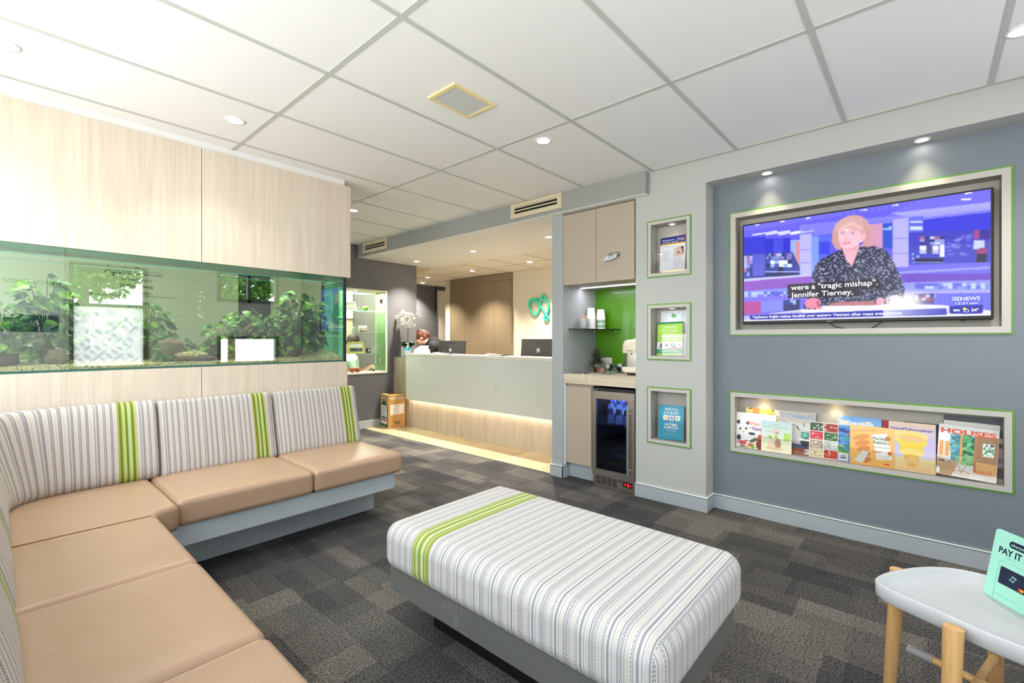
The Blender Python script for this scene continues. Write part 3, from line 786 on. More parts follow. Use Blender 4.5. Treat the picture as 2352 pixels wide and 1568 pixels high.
for a,b in ((0,2),(1,3)):
    p,q=V((*LG_[a],.21)),V((*LG_[b],.21)); m_=MB(); m_.cyl(p+(q-p)*.05,p+(q-p)*.95,.012,.012,12); o=m_.build('crossbar',M_tbl,tb)
    m_=MB(); m_.cyl(p+(q-p)*.05,p+(q-p)*.17,.0145,.0145,12); m_.build('sleeve',M_sock,o)
# pay sign, mint
sg=thing('counter_sign','mint green payment sign card standing on the side table','sign',(2.05,-.18,TZ-.028))
U=V((-.783,-.622,0)).normalized(); bk=V((.622,-.783,0)); W=(V((0,0,1))*math.cos(.2)+bk*math.sin(.2)).normalized(); N=U.cross(W)
O=V((2.106,-.134,TZ-.0275)); w_,h_=.155,.212
pl=[(p[0]+w_/2,p[1]+h_/2) for p in rrect(w_,h_,.011)]
MB().prism(pl,-.003,0,O,U,W).build('card',mat('mint_card',(168,232,212),.35),sg)
MN=mat('navy_print',(22,32,66),.4); MM=mat('mint_print',(176,238,220),.4); MG=mat('fine_teal_line',(96,168,150),.4)
def plate(poly,z,name,m,par,O=O,U=U,W=W):
    return MB().prism(poly,z,z+.0002,O,U,W).build(name,m,par)
plate([(p[0]+.082,p[1]+.18) for p in rrect(.07,.021,.0104)],.0003,'pill_badge',MN,sg)
text('afterpay',O+U*.053+W*.176,U,W,MM,sg,h=.0078,width=.045,bold=.012,depth=.0008)
ic=MB().tube([O+U*(.103+x*.0045)+W*(.180+y*.0045)+N*.0008 for x,y in ((-1,-.6),(.6,-.9),(.2,-.1),(1,.6),(-.6,.9),(-.2,.1))],.0008,5,True); ic.build('badge_arrows',MM,sg)
text('PAY IT IN 4',O+U*.0205+W*.143,U,W,MN,sg,h=.0195,width=.118,bold=.03,depth=.0005)
text('Available here',O+U*.045+W*.133,U,W,MG,sg,h=.0035,width=.028,depth=.0005)
fr=MB().ringprism([(p[0]+.078,p[1]+.060) for p in rrect(.098,.125,.011)],[(p[0]+.078,p[1]+.060) for p in rrect(.0968,.1238,.0105)],.0003,.0005,O,U,W); fr.build('phone_outline',MG,sg)
plate([(p[0]+.078,p[1]+.080) for p in rrect(.082,.052,.003)],.0006,'bank_card',MN,sg)
ic=MB().tube([O+U*(.078+x*.010)+W*(.082+y*.010)+N*.001 for x,y in ((-1,-.5),(.3,-.8),(.25,-.2),(1,.5),(-.3,.8),(-.25,.2))],.0014,5,True); ic.build('card_arrows',MM,sg)
for k,(c,x) in enumerate((((235,60,20),.102),((250,160,20),.1085))):
    plate([(x+.0048*math.cos(t*PI/8),.0625+.0048*math.sin(t*PI/8)) for t in range(16)],.0010+k*.0002,'card_disc',mat('disc%d'%k,c,.4),sg)
text('PAY IN 4 INTEREST FREE. T&Cs APPLY',O+U*.03+W*.018,U,W,MG,sg,h=.0025,width=.075,depth=.0005)
# pot with white flowers at the frame edge
pt=thing('flower_pot','grey round pot with white flowers on the side table edge','plant',(1.90,-.262,TZ-.028))
c=(1.90,-.262,TZ-.0275)
MB().lathe([(.0001,0),(.036,0),(.042,.01),(.047,.07),(.048,.095),(.044,.097),(.042,.085),(.0001,.08)],c,28).build('pot',mat('grey_pot',(120,120,124),.6),pt)
lf=MB();R=random.Random(2)
for i in range(14):
    a=R.uniform(0,2*PI);L=R.uniform(.08,.15); b=V(c)+V((0,0,.085)); p=[b,b+V((math.cos(a)*.03,math.sin(a)*.03,L*.6)),b+V((math.cos(a)*.07,math.sin(a)*.07,L))]
    lf.tube(p,[.004,.007,.001],6,flat=.2)
lf.build('leaves',mat('lime_leaf',(150,180,40),.5),pt)
for (dx,dy,dz) in ((.0,.035,.215),(.02,.02,.255),(-.02,-.03,.24),(.03,-.05,.28),(0,.01,.19)):
    cc=V(c)+V((dx,dy,dz)); fl=MB()
    for k in range(5):
        a=2*PI*k/5; fl.sph(cc+V((math.cos(a)*.012,.004,math.sin(a)*.018)),(.012,.006,.020),6,Matrix.Rotation(PI/2-a,3,'Y'))
    fl.build('flower',mat('white_petal',(246,246,248),.5),pt)
# ================================================================ aquarium and its cabinets
YA=3.563; ZA0,ZA1=1.068,1.760
up=thing('overhead_cabinet','pale oak cupboard panels hanging above the aquarium','cabinet',(.9,3.75,1.76))
XA=1.975
for (a,b_) in ((XL+.002,.913),(.917,XA-.012)):
    MB().box(a,b_,YA,YA+.018,ZA1,2.512).build('door',M_oak,up)
MB().box(XA-.011,XA,YA,YA+.40,ZA1,2.512).build('end_panel',M_oak,up)
MB().box(XL+.002,XA-.011,YA+.38,YA+.40,ZA1,2.512).box(XL+.002,XA-.011,YA+.02,YA+.38,2.48,2.512).build('carcass',M_oak,up)
struct(MB().box(XL,XA-.045,YA+.016,YA+.36,2.512,ZC),'trim_4',M_white,'white shadow line strip between aquarium panels and ceiling','trim')
lo=thing('low_cabinet','pale oak cupboard base carrying the aquarium behind the bench','cabinet',(.9,3.75,0))
for (a,b_) in ((XL+.002,.913),(.917,XA-.028)):
    MB().box(a,b_,YA,YA+.018,.1,ZA0).build('door',M_oak,lo)
MB().box(XL+.002,XA-.028,YA+.02,YA+.39,.0,ZA0-.002).build('carcass',M_oak,lo)
AQ=thing('aquarium','long built-in glass aquarium with green tinted water','aquarium',(.9,3.75,ZA0))
XR=1.925; YB=YA+.375
MB().box(XL+.01,XR,YA+.012,YA+.020,ZA0,ZA1+.03).build('front_glass',glass('aquarium_front_glass',(.95,.985,.955),1.62,0,1.8),AQ)
MB().box(XL+.01,XR,YB-.008,YB,ZA0,ZA1+.03).build('back_glass',glass('aquarium_back_glass',(.88,.955,.87),1.15),AQ)
MB().box(XR-.008,XR,YA+.021,YB-.009,ZA0,ZA1).build('side_glass',glass('aquarium_side_glass',(.42,.86,.70),1.5,0,.35,(.25,.75,.55),.3),AQ)
MB().box(XL+.01,XR,YA+.012,YB,ZA0+.001,ZA0+.012).build('bottom_glass',mat('green_glass_edge',(60,110,100),.2),AQ)
m_=MB().box(XR-.004,XR+.016,YA+.006,YA+.026,ZA0,ZA1); m_.box(XR-.012,XR+.006,YB-.012,YB+.008,ZA0,ZA1); m_.build('corner_seal',mat('dark_silicone',(30,42,48),.4),AQ)
m_=MB(); m_.box(XL+.01,XR-.01,YA+.021,YA+.023,ZA1-.028,ZA1); m_.box(XL+.01,XR-.01,YA+.024,YA+.075,ZA1-.052,ZA1-.046); m_.box(XL+.01,XR-.01,YB-.065,YB-.01,ZA1-.052,ZA1-.046)
m_.build('top_brace',glass('brace_glass',(.5,.84,.70),1.5,.05,1,(.45,.80,.66),.6),AQ)
wt=MB().box(XL+.02,XR-.012,YA+.024,YB-.012,ZA0+.02,ZA1-.075); wt.build('water',glass('water_green',(.955,.98,.945),1.05),AQ)
area('aquarium_lamp',(.6,YA+.2,ZA1+.035),(0,0,0),2.5,.12,10,(.95,1,.88),spread=math.radians(130))
# gravel
def gravel():
    m=bpy.data.materials.new('aquarium_gravel'); n,l=nodes(m); b=n['Principled BSDF']; b.inputs['Roughness'].default_value=.8
    tc=n.new('ShaderNodeTexCoord'); vo=n.new('ShaderNodeTexVoronoi'); vo.inputs['Scale'].default_value=170; l.new(tc.outputs['Object'],vo.inputs['Vector'])
    sp=n.new('ShaderNodeSeparateXYZ'); l.new(vo.outputs['Color'],sp.inputs[0])
    r=ramp(m.node_tree,[(0,s2l((120,96,50))),(.12,s2l((222,204,140))),(.45,s2l((240,228,180))),(.7,s2l((196,176,110))),(.88,s2l((246,242,220)))]); l.new(sp.outputs[0],r.inputs[0]); l.new(r.outputs[0],b.inputs['Base Color'])
    bp=n.new('ShaderNodeBump'); bp.inputs['Strength'].default_value=1; bp.inputs['Distance'].default_value=.006; bp.invert=True; l.new(vo.outputs['Distance'],bp.inputs['Height']); l.new(bp.outputs['Normal'],b.inputs['Normal'])
    return m
nx,ny=180,14; vs=[]
x0_,x1_=XL+.03,XR-.014
def gh(x,y):
    t=(y-YA)/(YB-YA); return ZA0+.030+.035*t+.012*mnoise.noise((x*3,y*5,0))+(.05*max(0,(x-1.45)/.5)*t)
for j in range(ny+1):
    for i in range(nx+1):
        x=x0_+(x1_-x0_)*i/nx;y=YA+.026+(YB-.04-YA)*j/ny; vs.append((x,y,gh(x,y)))
m_=MB(); fs=[(j*(nx+1)+i,j*(nx+1)+i+1,(j+1)*(nx+1)+i+1,(j+1)*(nx+1)+i) for j in range(ny) for i in range(nx)]
m_.add(vs,fs,True)
fr_=[(x0_+(x1_-x0_)*i/nx,YA+.026,ZA0+.013) for i in range(nx+1)]; b0=len(m_.v); m_.v+=fr_
for i in range(nx): m_.f.append([b0+i,b0+i+1,i+1,i]); m_.sm.append(False); m_.mi.append(0)
o=m_.build('gravel',gravel()); tag(o,'cream and yellow gravel covering the aquarium floor','gravel',None,'stuff')
# plants
def leafm(n):
    m=bpy.data.materials.new(n); nn,l=nodes(m); b=nn['Principled BSDF']; b.inputs['Roughness'].default_value=.4
    tc=nn.new('ShaderNodeTexCoord'); t=nn.new('ShaderNodeTexNoise'); t.inputs['Scale'].default_value=14; l.new(tc.outputs['Object'],t.inputs['Vector'])
    r=ramp(m.node_tree,[(.34,s2l((26,58,22))),(.46,s2l((44,92,28))),(.56,s2l((82,140,34))),(.68,s2l((150,190,60)))],'LINEAR'); l.new(t.outputs['Fac'],r.inputs[0]); l.new(r.outputs[0],b.inputs['Base Color'])
    tr=nn.new('ShaderNodeBsdfTranslucent'); l.new(r.outputs[0],tr.inputs[0]); mx=nn.new('ShaderNodeMixShader'); mx.inputs[0].default_value=.3
    out=nn['Material Output']; l.new(b.outputs[0],mx.inputs[1]); l.new(tr.outputs[0],mx.inputs[2]); l.new(mx.outputs[0],out.inputs[0]); return m
M_leaf=leafm('aquatic_leaf'); M_stem=mat('aquatic_stem',(74,84,34),.5)
def leaf(mb,base,dirv,L,W,rnd,droop=.4,face=False):
    d=V(dirv).normalized()
    if face:
        up_=V((rnd.uniform(-.7,.7),-rnd.uniform(.1,1.1),rnd.uniform(.1,1))).normalized(); d=(d-up_*d.dot(up_)).normalized(); side=d.cross(up_)
    else:
        side=d.cross(V((0,0,1))); side=side.normalized() if side.length>.01 else V((1,0,0)); up_=side.cross(d)
        tw=rnd.uniform(-.9,.9); side,up_=side*math.cos(tw)+up_*math.sin(tw),up_*math.cos(tw)-side*math.sin(tw)
    vs=[];n=6
    for i in range(n+1):
        t=i/n; wd=W*math.sin(PI*min(1,t**.8))**.75*(1 if t<1 else 0)+.0005; c=V(base)+d*(L*t)-V((0,0,1))*droop*L*t*t
        for s_ in(-1,-.5,0,.5,1):
            vs.append(c+side*wd*s_+up_*(abs(s_)*.25*wd+.08*W*math.sin(t*9+s_*3)))
    mb.add(vs,[(i*5+k,i*5+k+1,(i+1)*5+k+1,(i+1)*5+k) for i in range(n) for k in range(4)],True)
def aquaplant(x,y,h,n,spread,label,seed,big=.03):
    R=random.Random(seed); z0=gh(x,y)-.005; t=thing('aquatic_plant',label,'aquatic plant',(x,y,z0),'broad leaved plants in the aquarium')
    lv,st=MB(),MB()
    for i in range(n):
        a=R.uniform(0,2*PI); rr=spread*math.sqrt(R.random()); hh=h*R.uniform(.12,1)**.8*(1-.35*(rr/spread)**2)
        p0=V((x+R.uniform(-.02,.02),y+R.uniform(-.01,.01),z0)); ex=x+rr*math.cos(a); ey=y+min(.12,rr)*math.sin(a)*.8
        ey=max(YA+.04,min(YB-.03,ey)); ex=max(XL+.05,min(XR-.05,ex)); p2=V((ex,ey,z0+hh)); p1=(p0+p2)/2+V((0,0,hh*.15))
        st.tube(spl([p0,p1,p2],4),.0016,5)
        b2=a+R.uniform(-.6,.6); L=R.uniform(1.3,2.4)*big
        ln=V((math.cos(b2),math.sin(b2)*.5,R.uniform(-.1,.45))); 
        if p2.y+ln.y*L*1.2<YA+.03: ln.y=abs(ln.y)
        if p2.y+ln.y*L*1.2>YB-.02: ln.y=-abs(ln.y)
        if p2.x+ln.x*L*1.2>XR-.02: ln.x=-abs(ln.x)
        leaf(lv,p2,ln,L,L*R.uniform(.30,.42),R,.4,True)
    lv.v=[(min(max(p[0],XL+.03),XR-.014),min(max(p[1],YA+.026),YB-.013),min(p[2],ZA1-.085)) for p in lv.v]
    lv.build('foliage',M_leaf,t); st.build('stems',M_stem,t)
for i,(x,y,h,n,s_,lb) in enumerate([
 (.02,3.72,.34,46,.13,'aquarium plant at the far left edge of the tank'),
 (.20,3.76,.50,70,.13,'tall aquarium plant left of the frosted window reflection'),
 (.40,3.80,.40,16,.10,'thin aquarium plant in front of the printed dentist names'),
 (.66,3.80,.42,42,.13,'aquarium plant right of the frosted window reflection'),
 (.80,3.70,.20,22,.10,'low aquarium plant behind the gravel covered stone'),
 (1.08,3.72,.30,30,.11,'aquarium plant just right of the air bubbles'),
 (1.24,3.80,.36,60,.14,'middle aquarium plant left of the lower bright reflection'),
 (1.40,3.76,.38,50,.13,'aquarium plant above the lower bright reflection'),
 (1.62,3.76,.50,95,.14,'tallest dense aquarium plant near the right end of the tank'),
 (1.80,3.82,.44,60,.11,'aquarium plant against the right end glass')]):
    aquaplant(x,y,h,int(n*2.0),s_,lb,20+i,.032 if i not in(1,8) else .036)
M_drift=mat('driftwood',(84,62,48),.8,var=.5,vscale=30,bump=.8,bscale=60); M_rock=mat('mossy_rock',(112,104,78),.85,var=.45,vscale=25,bump=.8,bscale=60)
def lump(name,c,r,m,label,cat,seed,group=None):
    def fn(p): 
        q=p.normalized(); k=1+.28*mnoise.noise(q*1.7+V((seed,0,0)))+.12*mnoise.noise(q*5+V((0,seed,0))); return p*k
    mb=MB().sph(c,r,16,None,fn); mb.v=[(p[0],min(max(p[1],YA+.027),YB-.013),p[2]) for p in mb.v]; o=mb.build(name,m); return tag(o,label,cat,group)
lump('rock',(.0,3.69,ZA0+.10),(.09,.07,.09),M_drift,'dark rock at the left end of the aquarium','rock',1)
lump('rock',(.24,3.68,ZA0+.075),(.05,.05,.05),M_rock,'rounded dark rock under the left aquarium plants','rock',2)
lump('rock',(.76,3.66,ZA0+.13),(.085,.05,.06),M_rock,'mossy rock with pale belly in mid aquarium','rock',3)
lump('flat_stone',(.88,3.65,ZA0+.055),(.15,.05,.022),M_drift,'flat dark stone heaped with gravel in the aquarium','stone',4)
o=lump('gravel_heap',(.88,3.65,ZA0+.082),(.10,.035,.024),gravel(),'small heap of gravel on the flat dark stone','gravel',5); o['kind']='stuff'
lump('rock',(1.03,3.80,ZA0+.09),(.09,.05,.075),M_drift,'dark sloping rock behind the flat stone','rock',6)
lump('rock',(.46,3.86,ZA0+.07),(.16,.04,.07),M_drift,'long dark rock along the back of the aquarium','rock',9)
def drift(pts,r,label):
    m_=MB().tube(spl(pts,6),[r*(1-.4*i/40)*(1+.25*mnoise.noise((i*.7,0,0))) for i in range((len(pts)-1)*6+1)],12); o=m_.build('driftwood',M_drift); tag(o,label,'driftwood')
drift([(1.20,3.80,ZA0+.04),(1.24,3.78,ZA0+.14),(1.22,3.74,ZA0+.22),(1.28,3.72,ZA0+.28)],.032,'dark driftwood trunk among the middle plants')
drift([(1.49,3.80,ZA0+.04),(1.51,3.79,ZA0+.16),(1.49,3.78,ZA0+.28)],.045,'thick dark driftwood stump left of the dense plant')
drift([(1.58,3.74,ZA0+.05),(1.60,3.74,ZA0+.14),(1.63,3.76,ZA0+.24)],.04,'brown driftwood stump under the dense plant')
def fish(x,y,z,L,ang,c1,c2,label):
    t=thing('fish',label,'fish',(x,y,z),'small fish in the aquarium'); c=V((x,y,z)); Rm=Matrix.Rotation(ang,3,'Z')
    vs=[];n=10
    for i in range(n+1):
        s_=i/n; hh=L*.16*math.sin(PI*min(1,s_*.9+.06))**.8*(1-.45*s_); ww=hh*.4
        for k in range(8):
            a=2*PI*k/8; vs.append(Rm@V((L*(s_-.5),ww*math.cos(a),hh*math.sin(a)))+c)
    m_=MB().add(vs,[(i*8+k,i*8+(k+1)%8,(i+1)*8+(k+1)%8,(i+1)*8+k) for i in range(n) for k in range(8)]+[tuple(range(8))[::-1],tuple(n*8+k for k in range(8))],True); m_.build('body',mat('fish_'+label[:6],c1,.3),t)
    P=lambda a,b,e=0:tuple(Rm@V((L*a,e,L*b))+c)
    MB().add([P(.46,0),P(.72,.17),P(.66,0),P(.72,-.17)],[(0,1,2,3)]).build('tail_fin',mat('fin_'+label[:6],c2,.4),t)
    MB().add([P(-.1,.13),P(.2,.24),P(.3,.08)],[(0,1,2)]).add([P(-.05,-.13),P(.15,-.22),P(.28,-.06)],[(0,1,2)]).build('fins',mat('fin_'+label[:6],c2,.4),t)
    for e_ in (-.04,.04): pass
    MB().sph(P(-.38,.03,-.045),L*.022,6).build('eye',M_black,t); MB().sph(P(-.38,.03,.045),L*.022,6).build('eye',M_black,t)
fish(.815,3.62,1.405,.034,PI*0+.15,(196,120,80),(220,150,110),'orange red fish swimming above the mossy rock')
fish(.345,3.62,1.445,.030,1.2,(120,80,60),(200,180,160),'slim dark fish above the frosted window reflection')
fish(.76,3.60,1.235,.034,-.1,(220,130,90),(235,160,120),'peach coloured fish in front of the mossy rock')
fish(1.42,3.62,1.29,.026,.2,(210,80,50),(220,110,80),'tiny red fish in the plants above the lower reflection')
bb=MB();R=random.Random(8)
for i in range(26):
    z=R.uniform(ZA0+.30,ZA1-.09); bb.sph((.925+R.gauss(0,.012),3.63+R.uniform(-.02,.02),z),R.choice((.0018,.0025,.004)),5)
for i in range(20): bb.sph((1.50+R.gauss(0,.03),3.63,R.uniform(ZA1-.22,ZA1-.09)),R.choice((.0015,.002,.003)),5)
o=bb.build('air_bubbles',mat('bubble',(235,245,240),.1)); tag(o,'stream of small air bubbles rising in the aquarium','bubbles',None,'stuff')
# lettering on the corridor wall seen through the tank
tx=thing('wall_lettering','dark practice name and dentist list lettering on the corridor wall','lettering',(.95,YF,1.8))
MI=mat('ink_lettering',(38,54,60),.5); UX=V((1,0,0)); UZ=V((0,0,1))
def wt_(s,x,z,h,w=None,a='c',b=.0): text(s,V((x,YF-.002,z)),UX,UZ,MI,tx,h=h,width=w,align=a,bold=b)
wt_('Apple Dental',.935,1.895,.075,.46,b=.02)
wt_('Dr Ivan Cirkovic',.955,1.83,.032,.24); wt_('Dr Mandy Kheung',.955,1.765,.034,.26,b=.01); wt_('Dr Hiba Amin',.955,1.70,.034,.22)
wt_('BDS (Glasgow, UK), Dip Rest Dent, MFDS, MSc Ortho (London, UK)',.93,1.675,.018,.66)
wt_('Dr Helena Popovic',.955,1.60,.034,.22)
ps=thing('poster','white poster asking about headaches behind the camera','poster',(.25,YW+.01,1.9))
MB().box(-.10,.60,YW+.001,YW+.012,1.30,2.42).build('board',mat('poster_white',(236,240,244),.5),ps)
text('HEADACHES?',V((.57,YW+.013,1.93)),V((-1,0,0)),UZ,MI,ps,h=.05,width=.5,bold=.02)
MB().box(-.05,.55,YW+.0125,YW+.0135,1.34,1.55).build('blue_footer',mat('poster_blue',(30,50,110),.5),ps)

# ================================================================ niche liners
def liner(label,y0,y1,z0,z1,X,depth,name='wall_niche',group=None,fw=.03):
    t=thing(name,label,'wall niche',(X,(y0+y1)/2,z0),group); g=.009
    R_=lambda a,b,c,d:[(a,b),(c,b),(c,d),(a,d)]
    O=V((X,0,0));U=V((0,-1,0));W=V((0,0,1))
    def rp(o): return R_(-y1+o,z0+o,-y0-o,z1-o)
    MB().ringprism(rp(0),rp(g),.0,.006,O,U,W).build('green_edge',M_green,t)
    MB().ringprism(rp(g),rp(g+fw*.75),-.004,.010,O,U,W).build('frame',M_trimf,t)
    i=g+fw*.75; a,b,c,d=y0+i,y1-i,z0+i,z1-i
    m_=MB().box(X-.002,X+depth,y0+g,a,c,d).box(X-.002,X+depth,b,y1-g,c,d).box(X-.002,X+depth,y0+g,y1-g,z0+g,c).box(X-.002,X+depth,y0+g,y1-g,d,z1-g)
    m_.build('lining',M_liner,t)
    MB().box(X+depth,X+depth+.01,a,b,c,d).build('back_panel',M_liner,t)
    return t,(a,b,c,d)
tvn,TI=liner('large recessed wall niche framing the television, green outer edge',*TVN,XT,.10,fw=.045)
mgn,MI_=liner('long low wall niche holding books and magazines, green outer edge',*MGN,XT,.10,fw=.038)
nl=[]
for k,(nn,lb) in enumerate(zip(NI,('top niche of the pier holding a medications flyer','middle niche of the pier holding green book and white leaflet','bottom niche of the pier holding blue home remedies book'))):
    t,I=liner(lb,*nn,XC,.11,group='three stacked pier niches',fw=.032); nl.append((t,I))
    zc=I[3]; 
    if k<2:
        c=(XC+.055,(I[0]+I[1])/2-.005,zc)
        MB().lathe([(.0001,-.006),(.020,-.006),(.029,-.007),(.031,0)],c,24).build('niche_lamp',mat('lamp_white',(232,232,228),.35),t)
        MB().lathe([(.0001,-.0065),(.019,-.0065)],c,20).build('lamp_lens',emis('lamp_dim',(255,246,230),2.5),t)
        spot((c[0],c[1],c[2]-.012),.22,120,.8,(1,.93,.84),r=.015)
    # acrylic retaining panel across the lower part
    MB().box(XC+.012,XC+.014,I[0],I[1],I[2],I[2]+.17).build('acrylic_panel',glass('clear_acrylic',(.97,.97,.97),1.45),t)
for y in (.866,.44):
    MB().lathe([(.0001,-.004),(.026,-.004),(.031,0)],(XT+.055,y,MI_[3]),20).build('niche_lamp',emis('niche_lamp_glow',(255,226,160),6),mgn)
    spot((XT+.058,y,MI_[3]-.012),1.0,110,.9,(1,.80,.48),(0,math.radians(-4),0),r=.02)
MB().box(XT+.012,XT+.014,MI_[0],MI_[1],MI_[2],MI_[2]+.10).build('acrylic_panel',glass('clear_acrylic',(.97,.97,.97),1.45),mgn)
# ================================================================ kitchenette
Y0,Y1=1.742,2.450
uc=thing('overhead_cupboard','taupe overhead cupboard with paper towel slot above the kitchenette','cupboard',(3.7,2.1,1.735))
MB().box(3.460,3.985,Y0,Y1,1.735,2.37).build('carcass',M_taupe,uc)
MB().box(3.436,3.456,2.110,2.449,1.737,2.366).build('door',M_taupe,uc)
m_=MB(); O=V((3.436,0,0)); 
sl=[(-1.925+p[0],1.955+p[1]) for p in rrect(.135,.045,.0224,8)]
# door with an oval slot
outer=[]; cy,cz=-1.925,1.955
yl,yr,zb,zt=-2.106,-1.752,1.737,2.366
for (a,b) in [(p[0]-cy,p[1]-cz) for p in sl]:
    k=min((yr-cy)/a if a>1e-6 else ((yl-cy)/a if a<-1e-6 else 9e9),(zt-cz)/b if b>1e-6 else ((zb-cz)/b if b<-1e-6 else 9e9)); outer.append((cy+a*k,cz+b*k))
for (cx2,cz2) in ((yr,zt),(yl,zt),(yl,zb),(yr,zb)):
    bi=min(range(len(outer)),key=lambda q:(outer[q][0]-cx2)**2+(outer[q][1]-cz2)**2); outer[bi]=(cx2,cz2)
m_.ringprism(outer,sl,-.020,0,O,V((0,-1,0)),V((0,0,1)))
n_=len(outer)
m_.build('door',M_taupe,uc)
ts=MB(); ts.ringprism(sl,[(cy+(p[0]-cy)*.93,cz+(p[1]-cz)*.86) for p in sl],-.004,.003,O,V((0,-1,0)),V((0,0,1))); ts.build('towel_slot',M_chrome,uc)
tw=MB(); P=[]
nu,nv_=12,8
for i in range(nu+1):
    for j in range(nv_+1):
        a=i/nu;b=j/nv_
        y=1.90+.105*a+.03*b*(a-.3); z=1.958-.04*b-.035*a*a*b+.010*math.sin(a*7+b*2); x=3.455-.06*b**.8-.012*math.sin(a*9+b*4)*b
        P.append((x,y,z))
tw.add(P,[(i*(nv_+1)+j,i*(nv_+1)+j+1,(i+1)*(nv_+1)+j+1,(i+1)*(nv_+1)+j) for i in range(nu) for j in range(nv_)],True)
o=tw.build('paper_towel',mat('towel_paper',(214,228,244),.8)); tag(o,'pale blue paper towel hanging out of the cupboard slot','paper towel')
o=MB().box(3.712,3.728,1.80,2.44,1.728,1.734).build('led_strip',emis('led_cool',(244,232,255),9)); tag(o,'bright LED strip under the overhead cupboard','light strip')
area('led_light',(3.72,2.10,1.722),(0,0,0),.015,.6,1.5,(.98,.93,1))
bn=thing('bench_top','pale oak kitchenette bench top','worktop',(3.7,2.1,.86))
MB().box(3.437,3.985,2.208,Y1,.856,.94).box(3.437,3.985,Y0,2.206,.856,.94).build('worktop',M_oakh,bn)
MB().lathe([(.0001,.0),(.05,.0005),(.062,.004),(.080,.0035),(.084,.0)],(3.60,2.37,.9405),32).build('waste_ring',M_chrome,bn)
cb=thing('base_cabinet','taupe kitchenette base cabinet left of the fridge','cabinet',(3.7,2.3,0))
MB().box(3.478,3.985,2.165,2.448,.14,.853).build('carcass',M_taupe,cb)
MB().box(3.458,3.476,2.168,2.43,.142,.835).build('door',M_taupe,cb)
MB().box(3.52,3.53,2.165,2.448,.0,.14).build('kickboard',M_skirt,cb)
MB().box(3.442,3.458,2.430,2.450,.12,.855).build('filler_strip',mat('light_strip',(200,206,208),.5),cb)
# shelf
def arcp(n=8):
    pts=[(3.992,2.449),(3.515,2.449)]+[(3.515+.0+.02*math.sin(t*PI/2/4)*0,2.449-.02) for t in(1,)]
    for i in range(n+1):
        t=i/n; pts.append((3.53+.40*t,2.42-.235*t-.03*math.sin(t*PI)*-1*(-1)))
    pts+=[(3.992,2.175)]; return pts
sh=MB().prism([(3.986,2.449),(3.515,2.449),(3.515,2.40),(3.60,2.335),(3.72,2.305),(3.80,2.27),(3.86,2.215),(3.90,2.175),(3.986,2.172)][::-1],1.340,1.348)
t=thing('glass_shelf','dark edged corner glass shelf on the green splashback','shelf',(3.8,2.4,1.34))
sh.build('glass',glass('shelf_glass',(.25,.38,.28),1.5,.02),t)
for p in ((3.56,2.44),(3.93,2.44),(3.975,2.22)): MB().rbox((p[0],p[1],1.332),(.02,.018,.016),.004,2).build('bracket',M_chrome,t)
M_pap=mat('white_paper_cup',(240,240,238),.6); M_pap2=mat('green_band_cup',(150,182,150),.6)
def cup_stack(x,y,z,n,inv,r0,label,cols=None,h=.10,step=.011,top=None):
    t=thing('cup_stack',label,'cups',(x,y,z))
    for i in range(n):
        zz=z+i*step; m_=MB()
        if inv: m_.lathe([(r0,zz-z+0),(r0,.004+zz-z),(r0*.96,.006+zz-z),(r0*.72,h+zz-z),(.0001,h+zz-z)],(x,y,z),24)
        else: m_.lathe([(.0001,zz-z),(r0*.72,zz-z),(r0*.96,h+zz-z),(r0*1.02,h+zz-z),(r0*.9,h-.004+zz-z),(r0*.68,.01+zz-z)],(x,y,z),24)
        m_.build('paper_cup',(cols[i%len(cols)] if cols else M_pap),t)
    if top: MB().lathe([(r0*.72+.0008,h+(n-1)*step-.014),(r0*.70,h+(n-1)*step+.0006),(.0001,h+(n-1)*step+.0006)],(x,y,z),24).build('green_rim',mat('cup_green',(70,150,84),.6),t)
    return t
cup_stack(3.80,2.385,1.3485,10,True,.043,'tall stack of plain white paper cups behind the stirrer cup')
cup_stack(3.90,2.34,1.3485,9,True,.046,'stack of white and green paper cups beside the green wall',[M_pap,M_pap2,M_pap2,M_pap2],top=True)
sc2_=thing('stirrer_cup','white paper cup full of wooden stirrers','cup',(3.66,2.375,1.3485))
MB().lathe([(.0001,0),(.029,0),(.038,.092),(.0395,.093),(.037,.09),(.028,.01)],(3.66,2.375,1.3485),24).build('paper_cup',M_pap,sc2_)
R=random.Random(4); M_st=mat('birch_stirrer',(226,188,146),.6)
for i in range(12):
    a=R.uniform(0,2*PI); d=V((math.cos(a),math.sin(a),0)); p=V((3.66,2.375,1.36)); Mx=MB(); e=p+d*.034*R.uniform(.4,1.15)+V((0,0,.108+R.uniform(0,.012))); Mx.tube([p+d*.01,(p+e)/2,e],.0032,6,flat=.35); Mx.build('stirrer',M_st,sc2_)
